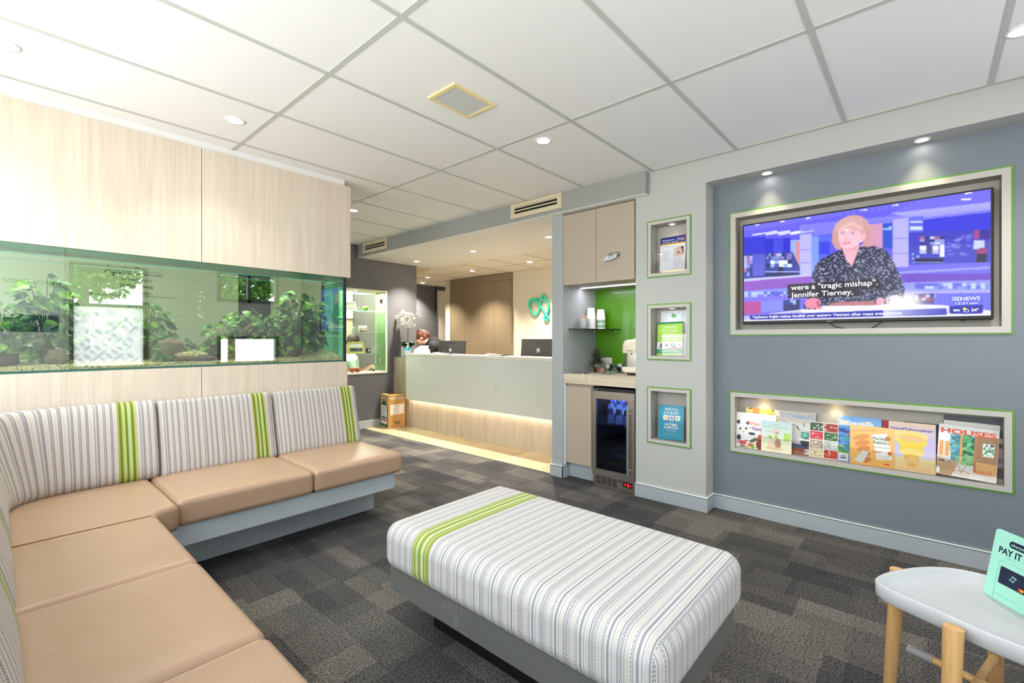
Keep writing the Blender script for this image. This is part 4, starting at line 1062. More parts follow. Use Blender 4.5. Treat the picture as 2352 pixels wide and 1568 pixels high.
# air plant in a dark red vase
vp=thing('air_plant','spiky dark green air plant in a glossy dark red vase','plant',(3.79,2.31,.94))
vc=V((3.79,2.31,.9405))
MB().lathe([(.0001,0),(.033,0),(.037,.004),(.048,.04),(.050,.062),(.046,.085),(.036,.102),(.031,.104),(.030,.098),(.04,.06),(.0001,.02)],vc,32).build('vase',mat('dark_red_glaze',(70,18,18),.1,coat=.8),vp)
lf=MB();R=random.Random(12)
for i in range(100):
    a=R.uniform(0,2*PI);el=R.uniform(.15,1.45);L=R.uniform(.13,.22)*(.75+.25*math.sin(el)); b=vc+V((0,0,.095)); d=V((math.cos(a)*math.cos(el),math.sin(a)*math.cos(el),math.sin(el)))
    if d.y>0: d.y*=.6
    if d.x>0: d.x*=.8
    dr=L*(.75*math.cos(el)); pts=[b+d*L*t-V((0,0,dr*t*t*1.1)) for t in (0,.25,.5,.75,1)]
    pts=[V((min(p.x,3.98),min(p.y,2.445),max(p.z,.944))) for p in pts]
    lf.tube(pts,[.006,.0062,.005,.0034,.0008],6,flat=.35)
lf.build('leaves',mat('air_plant_leaf',(66,70,46),.5,var=.45,vscale=30),vp)
# power outlet
ou=thing('power_outlet','white double power outlet on the green splashback','outlet',(3.985,2.22,1.03))
MB().rbox((3.985,2.325,1.035),(.010,.118,.075),.004,2).build('plate',M_white,ou)
for y in (2.295,2.355): MB().rbox((3.979,y,1.05),(.006,.014,.018),.002,2).build('switch',M_white,ou)
# clear tubs of coffee pods
def tub(x,y,label,cols,seed):
    t=thing('pod_tub',label,'container',(x,y,.94)); s=.075; m_=MB(); z=.9408
    for (a,b,c,d) in ((x-s,x+s,y-s*.8,y-s*.8+.002),(x-s,x+s,y+s*.8-.002,y+s*.8),(x-s,x-s+.002,y-s*.8,y+s*.8),(x+s-.002,x+s,y-s*.8,y+s*.8)): m_.box(a,b,c,d,z,z+.085)
    m_.box(x-s,x+s,y-s*.8,y+s*.8,z,z+.003); m_.build('clear_box',glass('clear_tub',(.88,.92,.92),1.8),t)
    R=random.Random(seed)
    for i,(c,n) in enumerate(cols):
        px,py=x+R.uniform(-.045,.045),y+R.uniform(-.03,.03); pz=z+.022+.022*(i%3)
        if i==0: px,py,pz=x-s+.026,y+.028,z+.03
        q=thing('coffee_pod','coffee pod','pod') if False else None
        rot=Matrix.Rotation(PI/2 if i==0 else R.uniform(0,PI),3,'Y')@Matrix.Rotation(R.uniform(0,.8),3,'X')
        m_=MB().lathe([(.0001,-.011),(.014,-.011),(.019,.009),(.023,.010),(.023,.012),(.008,.0122),(.008,.0135),(.0001,.0135)],(px,py,pz),18,rot)
        o=m_.build('coffee_pod',mat(n,c,.25,.3)); tag(o,'%s coffee pod in the %s clear tub'%(n.replace('_',' '),'left' if seed==1 else 'right'),'coffee pod','coffee pods in the clear tubs'); pods.append(o)
pods=[]
tub(3.70,2.155,'clear plastic tub of mixed coffee pods with orange one in front',[((236,120,20),'bright_orange'),((40,30,30),'dark_brown'),((60,40,40),'black_brown'),((225,225,225),'silver_white'),((48,34,44),'deep_plum'),((210,212,215),'pale_silver')],1)
tub(3.88,2.12,'clear plastic tub of silver and black coffee pods beside the coffee machine',[((225,228,230),'bright_silver'),((24,24,24),'jet_black'),((235,235,235),'white'),((36,36,36),'charcoal'),((190,192,196),'dull_silver')],2)
# coffee machine
cm=thing('coffee_machine','cream retro pod coffee machine on the kitchenette bench','coffee machine',(3.70,1.93,.94))
M_crm=mat('cream_enamel',(236,226,204),.25,coat=.4); x,y,z=3.76,1.895,.941
hd=[(p[0],p[1]) for p in rrect(.24,.165,.055,6,(x,y))]
m_=MB()
def loft(m_,rows):
    n=len(rows[0]); vs=[p for r in rows for p in r]
    m_.add(vs,[(i*n+k,i*n+(k+1)%n,(i+1)*n+(k+1)%n,(i+1)*n+k) for i in range(len(rows)-1) for k in range(n)],True)
    m_.add(rows[0],[list(range(n))[::-1]]);m_.add(rows[-1],[list(range(n))])
def lp(w,d,r,cz,cx=x,cy_=y): return [(p[0],p[1],cz) for p in rrect(w,d,r,6,(cx,cy_))]
loft(m_,[lp(.25,.185,.06,z+.190),lp(.254,.19,.06,z+.196),lp(.252,.188,.06,z+.25),lp(.242,.178,.06,z+.278),lp(.215,.155,.055,z+.298),lp(.16,.12,.05,z+.308)]); m_.build('head',M_crm,cm)
m_=MB(); loft(m_,[lp(.10,.07,.03,z+.306,x+.02),lp(.09,.06,.03,z+.316,x+.02)]); m_.build('top_cap',M_crm,cm)
m_=MB(); loft(m_,[lp(.255,.17,.06,z+.024,x),lp(.262,.196,.06,z+.034),lp(.262,.196,.06,z+.062),lp(.25,.185,.06,z+.07)]); m_.build('drip_base',M_crm,cm)
m_=MB(); loft(m_,[lp(.21,.165,.05,z+.07,x+.01),lp(.21,.165,.05,z+.190,x+.01)]); m_.build('chrome_column',M_chrome,cm)
m_=MB().cyl((x-.075,y,z+.165),(x-.075,y,z+.19),.016,.024,18); m_.build('spout',M_black,cm)
m_=MB(); loft(m_,[lp(.20,.13,.04,z+.012,x),lp(.20,.13,.04,z+.024,x)]); m_.build('lower_tray',M_black,cm)
for dx in (-.085,.085):
    for dy in (-.055,.055): MB().cyl((x+dx,y+dy,z-.0005),(x+dx,y+dy,z+.026),.010,.010,12).build('foot',M_chrome,cm)
MI2=mat('dark_button_print',(60,56,50),.4)
for i,dy in enumerate((-.055,-.02,.02,.055)):
    MB().cyl((x-.126+abs(dy)*.12,y+dy,z+.236),(x-.1275+abs(dy)*.12,y+dy,z+.236),.0065,.0065,14).build('button',MI2,cm)
text('LAVAZZA',V((x-.127,y+.03,z+.207)),V((0,-1,0)),V((0,0,1)),MI2,cm,h=.009,width=.055,bold=.02,depth=.0008)
# ================================================================ bar fridge
fz=thing('bar_fridge','stainless bar fridge with glass door and bottled water','fridge',(3.70,1.95,0))
fy0,fy1=1.750,2.150
fb=MB(); X0=3.472
for b_ in ((X0,3.97,fy0,fy0+.02,.10,.835),(X0,3.97,fy1-.02,fy1,.10,.835),(X0,3.97,fy0,fy1,.10,.14),(X0,3.97,fy0,fy1,.80,.835),(3.95,3.97,fy0,fy1,.10,.835)): fb.box(*b_)
fb.build('cabinet',M_black,fz)
dr=MB(); U=V((0,-1,0));W=V((0,0,1)); O=V((3.468,0,0))
dr.ringprism([(-fy1+.001,.096),(-fy0-.002,.096),(-fy0-.002,.810),(-fy1+.001,.810)],[(-2.110,.148),(-1.812,.148),(-1.812,.745),(-2.110,.745)],-.0,.030,O,U,W)
door=dr.build('door',M_steel,fz)
MB().box(3.446,3.452,1.812,2.110,.148,.745).build('glass_panel',glass('fridge_glass',(.36,.42,.58),1.4),door)
hn=MB(); hn.cyl((3.405,1.797,.150),(3.405,1.797,.685),.009,.009,16); hn.cyl((3.405,1.797,.185),(3.438,1.790,.185),.006,.006,10); hn.cyl((3.405,1.797,.645),(3.438,1.790,.645),.006,.006,10)
hn.build('handle',mat('satin_handle',(206,204,200),.25,.9),door)
MB().cyl((3.438,1.955,.118),(3.434,1.955,.118),.009,.009,18).build('lock',M_chrome,door)
MB().rbox((3.455,2.12,.822),(.05,.055,.008),.003,2).build('hinge',M_chrome,fz)
gr=MB().box(3.452,3.47,fy0+.005,fy1-.005,.0,.094); gr.build('kick_grille',M_steel,fz)
vs_=MB()
for i in range(6):
    for j in range(4):
        y1_=2.115-i*.052
        if i>3 and j<3: continue
        vs_.box(3.4512,3.453,y1_-.042,y1_,.022+j*.017,.030+j*.017)
vs_.build('grille_slots',M_black,fz)
MB().box(3.449,3.453,1.778,1.862,.038,.078).build('display',M_black,fz)
ds=MB(); ds.box(3.4483,3.4492,1.838,1.848,.050,.066); ds.box(3.4483,3.4492,1.808,1.822,.046,.070); ds.box(3.4483,3.4492,1.788,1.797,.050,.062); ds.build('display_digits',emis('red_digits',(255,20,20),5),fz)
sl_=MB()
for z_ in (.26,.53):
    for k in range(9): sl_.cyl((3.50+k*.05,1.79,z_),(3.50+k*.05,2.12,z_),.0022,.0022,6)
    sl_.cyl((3.50,1.79,z_-.012),(3.50,2.12,z_-.012),.0025,.0025,6)
    for y_ in (1.79,2.12): sl_.cyl((3.50,y_,z_),(3.94,y_,z_),.0025,.0025,6)
sl_.build('wire_shelves',M_chrome,fz)
area('fridge_lamp',(3.60,1.95,.792),(0,0,0),.1,.3,4.5,(.6,.74,1))
M_wat=glass('bottle_plastic',(.72,.80,.92),1.5,.02,1,(.7,.8,.95),.35)
bt=None
def bottle(x,y,z,lb):
    t=thing('water_bottle',lb,'bottle',(x,y,z),'water bottles in the fridge')
    MB().lathe([(.0001,0),(.028,0),(.031,.006),(.029,.03),(.031,.04),(.029,.055),(.031,.07),(.031,.125),(.028,.14),(.014,.165),(.012,.172),(.0001,.172)],(x,y,z),20).build('bottle_body',M_wat,t)
    MB().lathe([(.0315,.075),(.0315,.125)],(x,y,z),20).build('paper_label',mat('bottle_label',(214,224,232),.5),t)
    MB().lathe([(.0145,.168),(.0145,.190),(.0001,.190)],(x,y,z),16).build('cap',mat('blue_cap',(60,96,220),.4),t)
for i,(x_,y_) in enumerate(((3.535,2.02),(3.535,1.94),(3.535,1.86),(3.62,2.03),(3.62,1.95),(3.62,1.87))):
    bottle(x_,y_,.5335,('front left bottle','front middle bottle','front right bottle','rear left bottle','rear middle bottle','rear right bottle')[i]+' of water with blue cap on the upper fridge shelf')
# ================================================================ reception counter
def marble():
    m=bpy.data.materials.new('pale_marble'); n,l=nodes(m); b=n['Principled BSDF']; b.inputs['Roughness'].default_value=.25
    tc=n.new('ShaderNodeTexCoord'); t=n.new('ShaderNodeTexNoise'); t.inputs['Scale'].default_value=1.1; t.inputs['Detail'].default_value=8; t.inputs['Roughness'].default_value=.62; t.inputs['Distortion'].default_value=.6; l.new(tc.outputs['Object'],t.inputs['Vector'])
    r=ramp(m.node_tree,[(0,s2l((206,208,198))),(.485,s2l((206,208,198))),(.5,s2l((178,176,168))),(.512,s2l((206,207,199))),(.60,s2l((208,209,201)))],'LINEAR'); l.new(t.outputs['Fac'],r.inputs[0])
    t2=n.new('ShaderNodeTexNoise'); t2.inputs['Scale'].default_value=3; l.new(tc.outputs['Object'],t2.inputs['Vector'])
    mr=n.new('ShaderNodeMapRange'); mr.inputs[1].default_value=.48; mr.inputs[2].default_value=.9; l.new(t2.outputs['Fac'],mr.inputs[0])
    mx=n.new('ShaderNodeMix'); mx.data_type='RGBA'; mx.inputs[6].default_value=(*s2l((206,208,199)),1); l.new(mr.outputs[0],mx.inputs[0]); l.new(r.outputs[0],mx.inputs[7]); l.new(mx.outputs[2],b.inputs['Base Color']); return m
M_mar=marble()
rc=thing('reception_counter','long marble fronted reception counter with lit oak base','reception counter',(4.0,4.1,0))
MB().box(3.885,3.915,2.60,5.485,.405,1.022).build('marble_front',M_mar,rc)
MB().box(3.882,4.20,2.60,5.488,1.0225,1.052).build('counter_top',mat('counter_edge_stone',(222,214,200),.3),rc)
MB().box(3.985,4.17,2.60,5.60,0,1.0).build('oak_base',wood('counter_oak_laminate',(212,198,176),(184,168,146),'Z',1.3),rc)
MB().box(4.17,4.72,2.60,5.60,.72,.75).build('inner_desk',M_cream,rc)
MB().box(3.955,3.984,5.487,5.60,0,.40).build('base_edge',M_oakd,rc)
MB().box(3.93,3.945,2.62,5.47,.418,.424).build('led_channel',emis('led_warm',(255,214,178),5),rc)
area('counter_led',(3.95,4.05,.414),(0,math.radians(-18),0),.012,2.85,3.5,(1,.80,.62))
sd=thing('side_ledge','low oak side ledge joining the counter to the dark display wall','cabinet',(4.0,5.7,0))
MB().box(3.945,4.30,5.492,5.878,.42 if False else 0.0,.985).build('oak_panel',M_oakd,sd)
# ledge items
def sani(x,y,z):
    t=thing('sanitiser_bottle','pump bottle of blue hand sanitiser on the counter ledge','bottle',(x,y,z))
    MB().lathe([(.0001,0),(.036,0),(.040,.006),(.040,.11),(.035,.135),(.016,.15),(.014,.16),(.0001,.16)],(x,y,z),24).build('bottle_body',mat('sanitiser_blue',(20,170,196),.15,coat=.5),t)
    MB().lathe([(.0405,.045),(.0405,.108)],(x,y,z),24).build('paper_label',mat('label_pale_blue',(190,214,232),.5),t)
    MB().lathe([(.017,.158),(.017,.178),(.006,.182),(.006,.21),(.0001,.21)],(x,y,z),16).cyl((x,y,z+.213),(x-.028,y+.02,z+.208),.006,.005,10).rbox((x,y,z+.215),(.03,.024,.012),.004,2).build('pump',M_white,t)
sani(3.985,5.575,.986)
op=thing('orchid','white orchid in a square grey pot on the counter ledge','plant',(4.06,5.69,.985))
oc=V((4.06,5.69,.9855))
MB().rbox(oc+V((0,0,.075)),(.14,.14,.15),.008,2).build('pot',mat('pot_grey',(176,180,184),.5),op)
lf=MB();R=random.Random(3)
for i in range(11):
    a=i*2*PI/11+R.uniform(-.2,.2); leaf(lf,oc+V((0,0,.15)),(math.cos(a)*.8,math.sin(a)*.8,1.0),.20,.06,R,.55)
lf.build('leaves',mat('orchid_leaf',(30,70,34),.3),op)
st=MB(); tips=[]
for k,(dx,dy) in enumerate(((.015,.03),(-.01,-.05),(.0,.0))):
    P=spl([oc+V((dx*.5,dy*.3,.15)),oc+V((dx,dy*.6,.33)),oc+V((dx,dy,.50)),oc+V((-.02,dy*2.2,.60)),oc+V((-.05,dy*4,.62))],6); st.tube(P,.004,6); tips+=P[14:]
st.build('stems',mat('orchid_stem',(120,104,60),.6),op)
R=random.Random(6)
for i in range(34):
    fl=MB(); c=R.choice(tips)+V((R.uniform(-.05,.05),R.uniform(-.13,.12),R.uniform(-.12,.05)))
    for k in range(5):
        a=2*PI*k/5+R.random(); d=V((-.5*math.cos(a),.85*math.cos(a),math.sin(a)))
        fl.sph(c+d*.021,(.021,.021,.008),4,Matrix.Rotation(R.uniform(0,3),3,'X'))
    fl.build('flower',mat('orchid_white',(250,246,240),.5),op)
ch=thing('card_rack','white stepped card rack on the left end of the counter','card rack',(4.03,5.30,1.052))
for k in range(5):
    O=V((3.96+.022*k,5.40,1.0535+.012*k)); MB().prism([(0,0),(.20,0),(.20,.062),(0,.062)],-.0015,0,O,V((0,-1,0)),V((.25,0,.97)).normalized()).build('card',M_white,ch)
    for q in range(3): MB().prism([(.02+.06*q,.02),(.06+.06*q,.02),(.06+.06*q,.024),(.02+.06*q,.024)],0.0002,.0005,O,V((0,-1,0)),V((.25,0,.97)).normalized()).build('print_line',mat('soft_print',(150,156,160),.6),ch)
MB().prism([(3.945,1.0525),(4.08,1.0525),(4.075,1.10),(4.06,1.12)],-5.405,-5.395,V((0,0,0)),V((1,0,0)),V((0,0,1))).prism([(3.945,1.0525),(4.08,1.0525),(4.075,1.10),(4.06,1.12)],-5.195,-5.185,V((0,0,0)),V((1,0,0)),V((0,0,1))).build('acrylic_holder',mat('acrylic_white',(232,234,236),.3),ch)
def papers(x,y,n,lb,rot):
    t=thing('paper_pad',lb,'papers',(x,y,1.0525))
    for k in range(n):
        M=Matrix.Rotation(rot+.12*k,3,'Z'); m_=MB(); nn=8
        vs=[M@V((-.07+.14*j,-.15+.30*i/nn,.002*k+.004+.012*max(0,abs(i/nn-.5)*2-.6)**1*2.5))+V((x,y,1.0525)) for i in range(nn+1) for j in range(2)]
        m_.add(vs,[(2*i,2*i+1,2*i+3,2*i+2) for i in range(nn)],True); lo=[(v_[0],v_[1],v_[2]-.0022) for v_ in vs]; m_.add(lo,[(2*i,2*i+2,2*i+3,2*i+1) for i in range(nn)],True)
        m_.build('sheet',M_white,t)
    MB().cyl((x+.05,y+.09,1.0525),(x+.05,y+.09,1.088),.003,.003,8).cyl((x+.05,y+.09,1.0525),(x+.05,y+.09,1.056),.014,.014,12).build('pen_stand',M_chrome,t)
papers(4.07,4.85,3,'loose white forms on the counter before the left monitor',.15)
papers(4.07,3.86,4,'white clipboard and forms on the counter before the right monitor',-.1)
# monitors seen from behind
def monitor(y0,y1,z1,lb):
    t=thing('computer_monitor',lb,'monitor',(4.45,(y0+y1)/2,.752)); X=4.40; c=V((X,(y0+y1)/2,0))
    W=V((.10,0,1)).normalized(); U=V((0,-1,0)); w_=(y1-y0); h_=.345; O=V((X-.03,y1,z1-h_))
    MB().prism([(p[0]+w_/2,p[1]+h_/2) for p in rrect(w_,h_,.006,2)],-.03,0,O,U,W).build('housing',mat('monitor_black',(36,35,36),.5),t)
    MB().prism([(w_*.43,h_*.88),(w_*.62,h_*.88),(w_*.62,h_*.905),(w_*.43,h_*.905)],0.0005,.002,O,U,W).build('vent_slot',M_black,t)
    cc=(w_*.475,h_*.60); MB().prism([(cc[0]+.026*math.cos(a*PI/14),cc[1]+.026*math.sin(a*PI/14)) for a in range(28)],.0005,.0025,O,U,W).build('badge',mat('silver_badge',(206,210,214),.25,.6),t)
    text('hp',O+U*(cc[0])+W*(cc[1]-.012),U,W,M_black,t,h=.026,align='c',slant=.25,depth=.003,bold=.01)
    MB().box(4.42,4.45,c.y-.03,c.y+.03,.753,z1-.15).box(4.33,4.55,c.y-.11,c.y+.11,.7505,.762).build('stand',M_black,t)
monitor(4.826,5.378,1.232,'black computer monitor back nearer the receptionist')
monitor(3.20,3.773,1.255,'black computer monitor back beside the kitchenette pillar')
# cupboards and emblem on the back wall
bc=thing('tall_cupboards','wall of olive brown full height cupboards behind reception','cupboard',(5.8,6.0,0))
MB().box(5.800,5.834,5.197,6.769,2.26,2.375).box(5.80,5.834,5.197,5.225,0,2.26).box(5.80,5.834,6.752,6.769,0,2.26).build('surround',M_brown,bc)
ys=[5.227,5.604,5.978,6.363,6.75]
for a,b_ in zip(ys,ys[1:]): MB().box(5.802,5.822,a+.002,b_-.002,.08,2.257).build('door',M_brown,bc)
MB().box(5.824,5.834,5.227,6.75,0,2.26).build('door_gap_backing',M_black,bc)
MB().box(4.9,5.0,5.0,5.1,0,.01) 
def lp3(zx,zy):
    px=1180+zx/8.71;py=660+zy/8.71;u=(px-1176)/1065; X=5.80
    Yv=X*(.6665-.7455*u)/(.7455+.6665*u); d=.7455*X+.6665*Yv; return V((X,Yv,1.25+(779-py)*d/1065))
em=thing('wall_emblem','teal looping ribbon emblem on the cream wall','sign',(5.82,4.7,1.6))
loop=[(575,150),(548,235),(530,330),(505,450),(470,520),(420,552),(365,510),(325,420),(315,340),(345,265),(390,245),(450,285),(520,365),(590,455),(655,545),(685,605),(650,655),(612,625),(630,570),(665,520),(690,440),(685,330),(655,250),(615,180)]
EM=mat('teal_emblem',(50,200,168),.35)
MB().tube(spl([lp3(*p) for p in loop],5,True),.019,10,True,flat=.6,up=(1,0,0)).build('main_ribbon',EM,em)
MB().tube(spl([lp3(*p) for p in ((325,420),(300,330),(310,265),(350,240),(420,228),(500,222),(580,238),(655,275))],5),.017,10,flat=.6,up=(1,0,0)).build('upper_ribbon',EM,em)
# air vents on the bulkhead
def vent(y0,y1,lb):
    z0,z1=2.418,2.556; X=3.372; t=thing('air_vent',lb,'air vent',(X,(y0+y1)/2,z0),'slotted air vents on the bulkhead'); C_=mat('vent_cream',(214,202,172),.5)
    o,i=[(-y1,z0),(-y0,z0),(-y0,z1),(-y1,z1)],[(-y1+.045,z0+.032),(-y0-.045,z0+.032),(-y0-.045,z1-.032),(-y1+.045,z1-.032)]
    MB().ringprism(o,i,.0,.014,V((X,0,0)),V((0,-1,0)),V((0,0,1))).build('frame',C_,t)
    MB().box(X-.002,X-.001,y0+.045,y1-.045,z0+.032,z1-.032).build('dark_opening',M_black,t)
    for k in range(3):
        zz=z0+.036+k*.031; 
        MB().box(X-.011,X-.003,y0+.045,y1-.045,zz-.004 if k else zz-.004,zz+.006).build('blade',C_,t)
vent(2.417,3.021,'cream slotted air vent on the bulkhead above the counter right end')
vent(5.159,5.737,'cream slotted air vent at the far left end of the bulkhead')
# ceiling panel
cp=thing('ceiling_panel','square ceiling panel light with yellowed cream frame and frosted diffuser','ceiling light',(1.717,1.903,ZC))
O=V((1.717,1.903,ZC)); a=.151;b_=.111
MB().ringprism([(-a,-b_),(-a,b_),(a,b_),(a,-b_)],[(-a+.022,-b_+.018),(-a+.022,b_-.018),(a-.022,b_-.018),(a-.022,-b_+.018)],.0005,.010,O,V((1,0,0)),V((0,-1,0))).build('frame',mat('yellowed_frame',(236,218,160),.5),cp)
MB().box(O.x-a+.022,O.x+a-.022,O.y-b_+.018,O.y+b_-.018,ZC-.007,ZC-.002).build('diffuser',mat('frosted_diffuser',(206,208,206),.5,bump=.5,bscale=400),cp)
o=MB().box(4.44,4.70,6.02,6.30,2.36,2.380).build('return_air_grille',mat('vent_cream',(214,202,172),.5)); tag(o,'air grille in the ceiling behind the dark display wall','air vent')
# recycling box
rb=thing('recycling_box','cardboard recycling box with green arrow beside the reception counter','box',(3.80,5.72,0))
p0=V((3.673,5.60,0)); U=V((.986,-.165,0)).normalized(); D=V((.165,.986,0)).normalized(); W=V((0,0,1)); w_,d_,h_=.258,.262,.462
M_card=mat('cardboard',(200,152,88),.75,var=.06,vscale=12)
m_=MB(); 
for (O,u,wd) in ((p0,U,w_),(p0+D*d_,U,w_)): m_.prism([(0,0),(wd,0),(wd,h_),(0,h_)],-.004,0,O,u,W)
for (O,u,wd) in ((p0,-D,d_),(p0+U*w_,-D,d_)): m_.prism([(0,0),(-wd,0),(-wd,h_),(0,h_)][::-1],-.002,.002,O,u,W)
m_.prism([(0,0),(w_,0),(w_,d_),(0,d_)],.001,.005,p0,U,D); m_.build('carton',M_card,rb)
m_=MB(); T=p0+W*h_; m_.prism([(0,0),(w_,0),(w_,.07),(w_*.62,.11),(w_*.2,.10),(0,.06)],0,.003,T,U,D); m_.prism([(0,d_),(0,d_-.07),(w_,d_-.05),(w_,d_)],0,.003,T,U,D); m_.prism([(0,0),(.05,0),(.05,d_),(0,d_)],.003,.006,T,U,D); m_.build('top_flaps',M_card,rb)
DG=mat('bottle_green_print',(0,96,66),.6); WH=mat('white_print',(236,230,220),.6); RD=mat('red_print',(190,70,50),.6); GY=mat('grey_print',(70,80,90),.6)
# front (facing -Y): origin p0, U,W
text('RECYCLE',p0+U*.132+W*.405,U,W,WH,rb,h=.030,width=.205,align='c',bold=.03,name='front_lettering')
MB().prism([(.030,.185),(.235,.195),(.235,.335),(.030,.33)],.0006,.0012,p0,U,W).build('front_label',WH,rb)
text('Oral Care Waste',p0+U*.130+W*.312,U,W,GY,rb,h=.009,width=.09,align='c',depth=.0016); text('and Packaging',p0+U*.130+W*.297,U,W,GY,rb,h=.009,width=.075,align='c',depth=.0016)
MB().tube([p0+U*(.13+.036*math.cos(a))+W*(.245+.036*math.sin(a))-D*.0016 for a in [k*2*PI/24+.5 for k in range(21)]],.0014,5).build('label_ring',GY,rb)
for dx,dz,r in ((.0,.0,.006),(.012,.003,.005)): 
    MB().prism([(.13+dx+r*math.cos(a*PI/6),.245+dz+r*math.sin(a*PI/6)) for a in range(12)],.0014,.002,p0,U,W).build('ring_dot',RD if dx else GY,rb)
for dx in (-.022,.022): MB().tube([p0+U*(.135+dx+.015*math.cos(a))+W*(.075+.015*math.sin(a))-D*.001 for a in [k*2*PI/16 for k in range(17)]],.0045,6).build('infinity_mark',DG,rb)
text('TERRACYCLE',p0+U*.135+W*.045,U,W,DG,rb,h=.007,width=.07,align='c',depth=.001)
# left side (facing -X): viewer right = toward p0
q0=p0+D*d_; U2=-D
def LF(pl,z,name,m): MB().prism(pl,z,z+.0005,q0-U*.002,U2,W).build(name,m,rb)
text('RECYCLE',q0-U*.003+U2*(d_/2)+W*.405,U2,W,WH,rb,h=.032,width=.19,align='c',bold=.01,name='side_lettering')
LF([(.0,.30),(.262,.30),(.131,.395)],.0006,'green_arrow',DG); LF([(.235,.02),(.262,.02),(.262,.30),(.235,.30)],.0006,'green_arrow_edge',DG); LF([(.0,.02),(.235,.02),(.235,.06),(0,.06)],.0006,'green_foot',DG)
LF([(.018,.055),(.234,.055),(.234,.318),(.018,.318)],.0012,'side_label',WH)
LF([(.035,.10),(.215,.10),(.215,.122),(.035,.122)],.0018,'red_bar',RD); LF([(.035,.135),(.215,.135),(.215,.158),(.035,.158)],.0018,'green_bar',DG)
text('Oral Care Waste',q0-U*.0045+U2*.126+W*.288,U2,W,GY,rb,h=.012,width=.14,align='c'); text('and Packaging',q0-U*.0045+U2*.126+W*.268,U2,W,GY,rb,h=.012,width=.12,align='c')
MB().tube([q0-U*.004+U2*(.126+.05*math.cos(a))+W*(.212+.042*math.sin(a)) for a in [k*2*PI/24+.4 for k in range(21)]],.0018,5).build('side_ring',GY,rb)
# ================================================================ display cabinet
dc=thing('display_cabinet','lit glass display cabinet set in the dark grey wall','display cabinet',(3.45,6.0,.765))
y0,y1=YF,6.14; a_,b_,c_,d_=DC
M_dcw=mat('cabinet_white',(232,226,208),.5)
MB().ringprism([(a_,c_),(b_,c_),(b_,d_),(a_,d_)],[(a_+.018,c_+.022),(b_-.018,c_+.022),(b_-.018,d_-.018),(a_+.018,d_-.018)],-.256,.006,V((0,y0,0)),V((1,0,0)),V((0,0,1))).build('frame',M_dcw,dc)
MB().box(b_-.024,b_-.019,y0+.01,y1-.004,c_+.023,d_-.019).build('side_mirror',glass('side_mirror_glass',(.78,.86,.76),1.5,.03,1,(.8,.86,.76),.35),dc)
for z_ in (1.052,1.352,1.655): MB().box(a_+.02,b_-.026,y0+.03,y1-.006,z_-.003,z_+.003).build('glass_shelf',glass('cabinet_shelf_glass',(.72,.90,.80),1.5,0,1,(.5,.8,.65),.2),dc)
MB().box(a_+.02,b_-.115,y0+.008,y0+.013,c_+.024,d_-.02).build('glass_door',glass('cabinet_door_glass',(.95,.97,.95),1.45),dc)
for z_ in (.93,1.80): MB().rbox((b_-.095,y0+.008,z_),(.05,.018,.07),.004,2).build('hinge',M_chrome,dc)
MB().lathe([(.0001,-.002),(.018,-.002),(.022,0)],(3.42,6.02,d_-.019),16).build('cabinet_lamp',emis('cabinet_lamp_glow',(255,250,220),25),dc)
area('cabinet_light',(3.5,6.02,d_-.03),(0,0,0),.5,.15,22,(1,.98,.86)); area('cabinet_back_light',(3.45,6.9,2.5),(0,0,0),1.0,1.0,90,(1,.94,.82))
MB().box(a_+.02,b_-.02,6.132,6.137,c_+.023,d_-.019).build('back_pane',glass('back_pane_glass',(.93,.96,.90),1.5),dc)
def pframe(x,y,z,w_,h_,fc,lb,pal,seed,yaw=0):
    t=thing('photo_frame',lb,'picture frame',(x,y,z)); U=V((math.cos(yaw),math.sin(yaw),0)); W=V((0,.25*1,.97)).normalized(); O=V((x,y,z))
    MB().ringprism([(0,0),(w_,0),(w_,h_),(0,h_)],[(.014,.014),(w_-.014,.014),(w_-.014,h_-.014),(.014,h_-.014)],-.012,.004,O,U,W).build('frame',fc,t)
    p=Pic(40,28,pal[0],asp=.7); R=random.Random(seed); p.rect(0,.55,1,1,pal[1])
    for i in range(9): xx=.08+.105*i; p.ell(xx,.5,.035,.06,(206,160,130)); p.rect(xx-.045,.57,xx+.045,.85,R.choice(pal[2:]))
    picture('photo',p,O+U*.012+W*.012,U,W,w_-.024,h_-.024,attr_mat('printed_photo',.4),t,.0)
pframe(3.26,6.02,1.659,.165,.125,mat('frame_silver_white',(214,210,200),.4),'dark group photo in a pale frame on the top cabinet shelf',[(60,66,50),(70,64,52),(120,80,70),(90,100,80),(200,190,180)],1)
pframe(3.27,5.94,1.056,.23,.16,mat('frame_yellow',(238,220,90),.5),'yellow framed team photo on the lower cabinet shelf',[(206,214,210),(120,126,110),(40,50,70),(30,34,40),(70,90,120)],2)
ap=thing('glass_apple','green glass apple on the top cabinet shelf','ornament',(3.56,6.03,1.658))
MB().sph((3.575,6.03,1.698),(.042,.042,.038),12,None,lambda p:p*(1-.22*max(0,1-(p.x**2+p.y**2)/.0006)*(p.z>0))).build('apple',mat('green_glass_apple',(110,190,20),.1,coat=.8),ap)
MB().tube([(3.575,6.03,1.72),(3.578,6.03,1.735),(3.586,6.03,1.748)],.003,6).build('stem',M_black,ap)
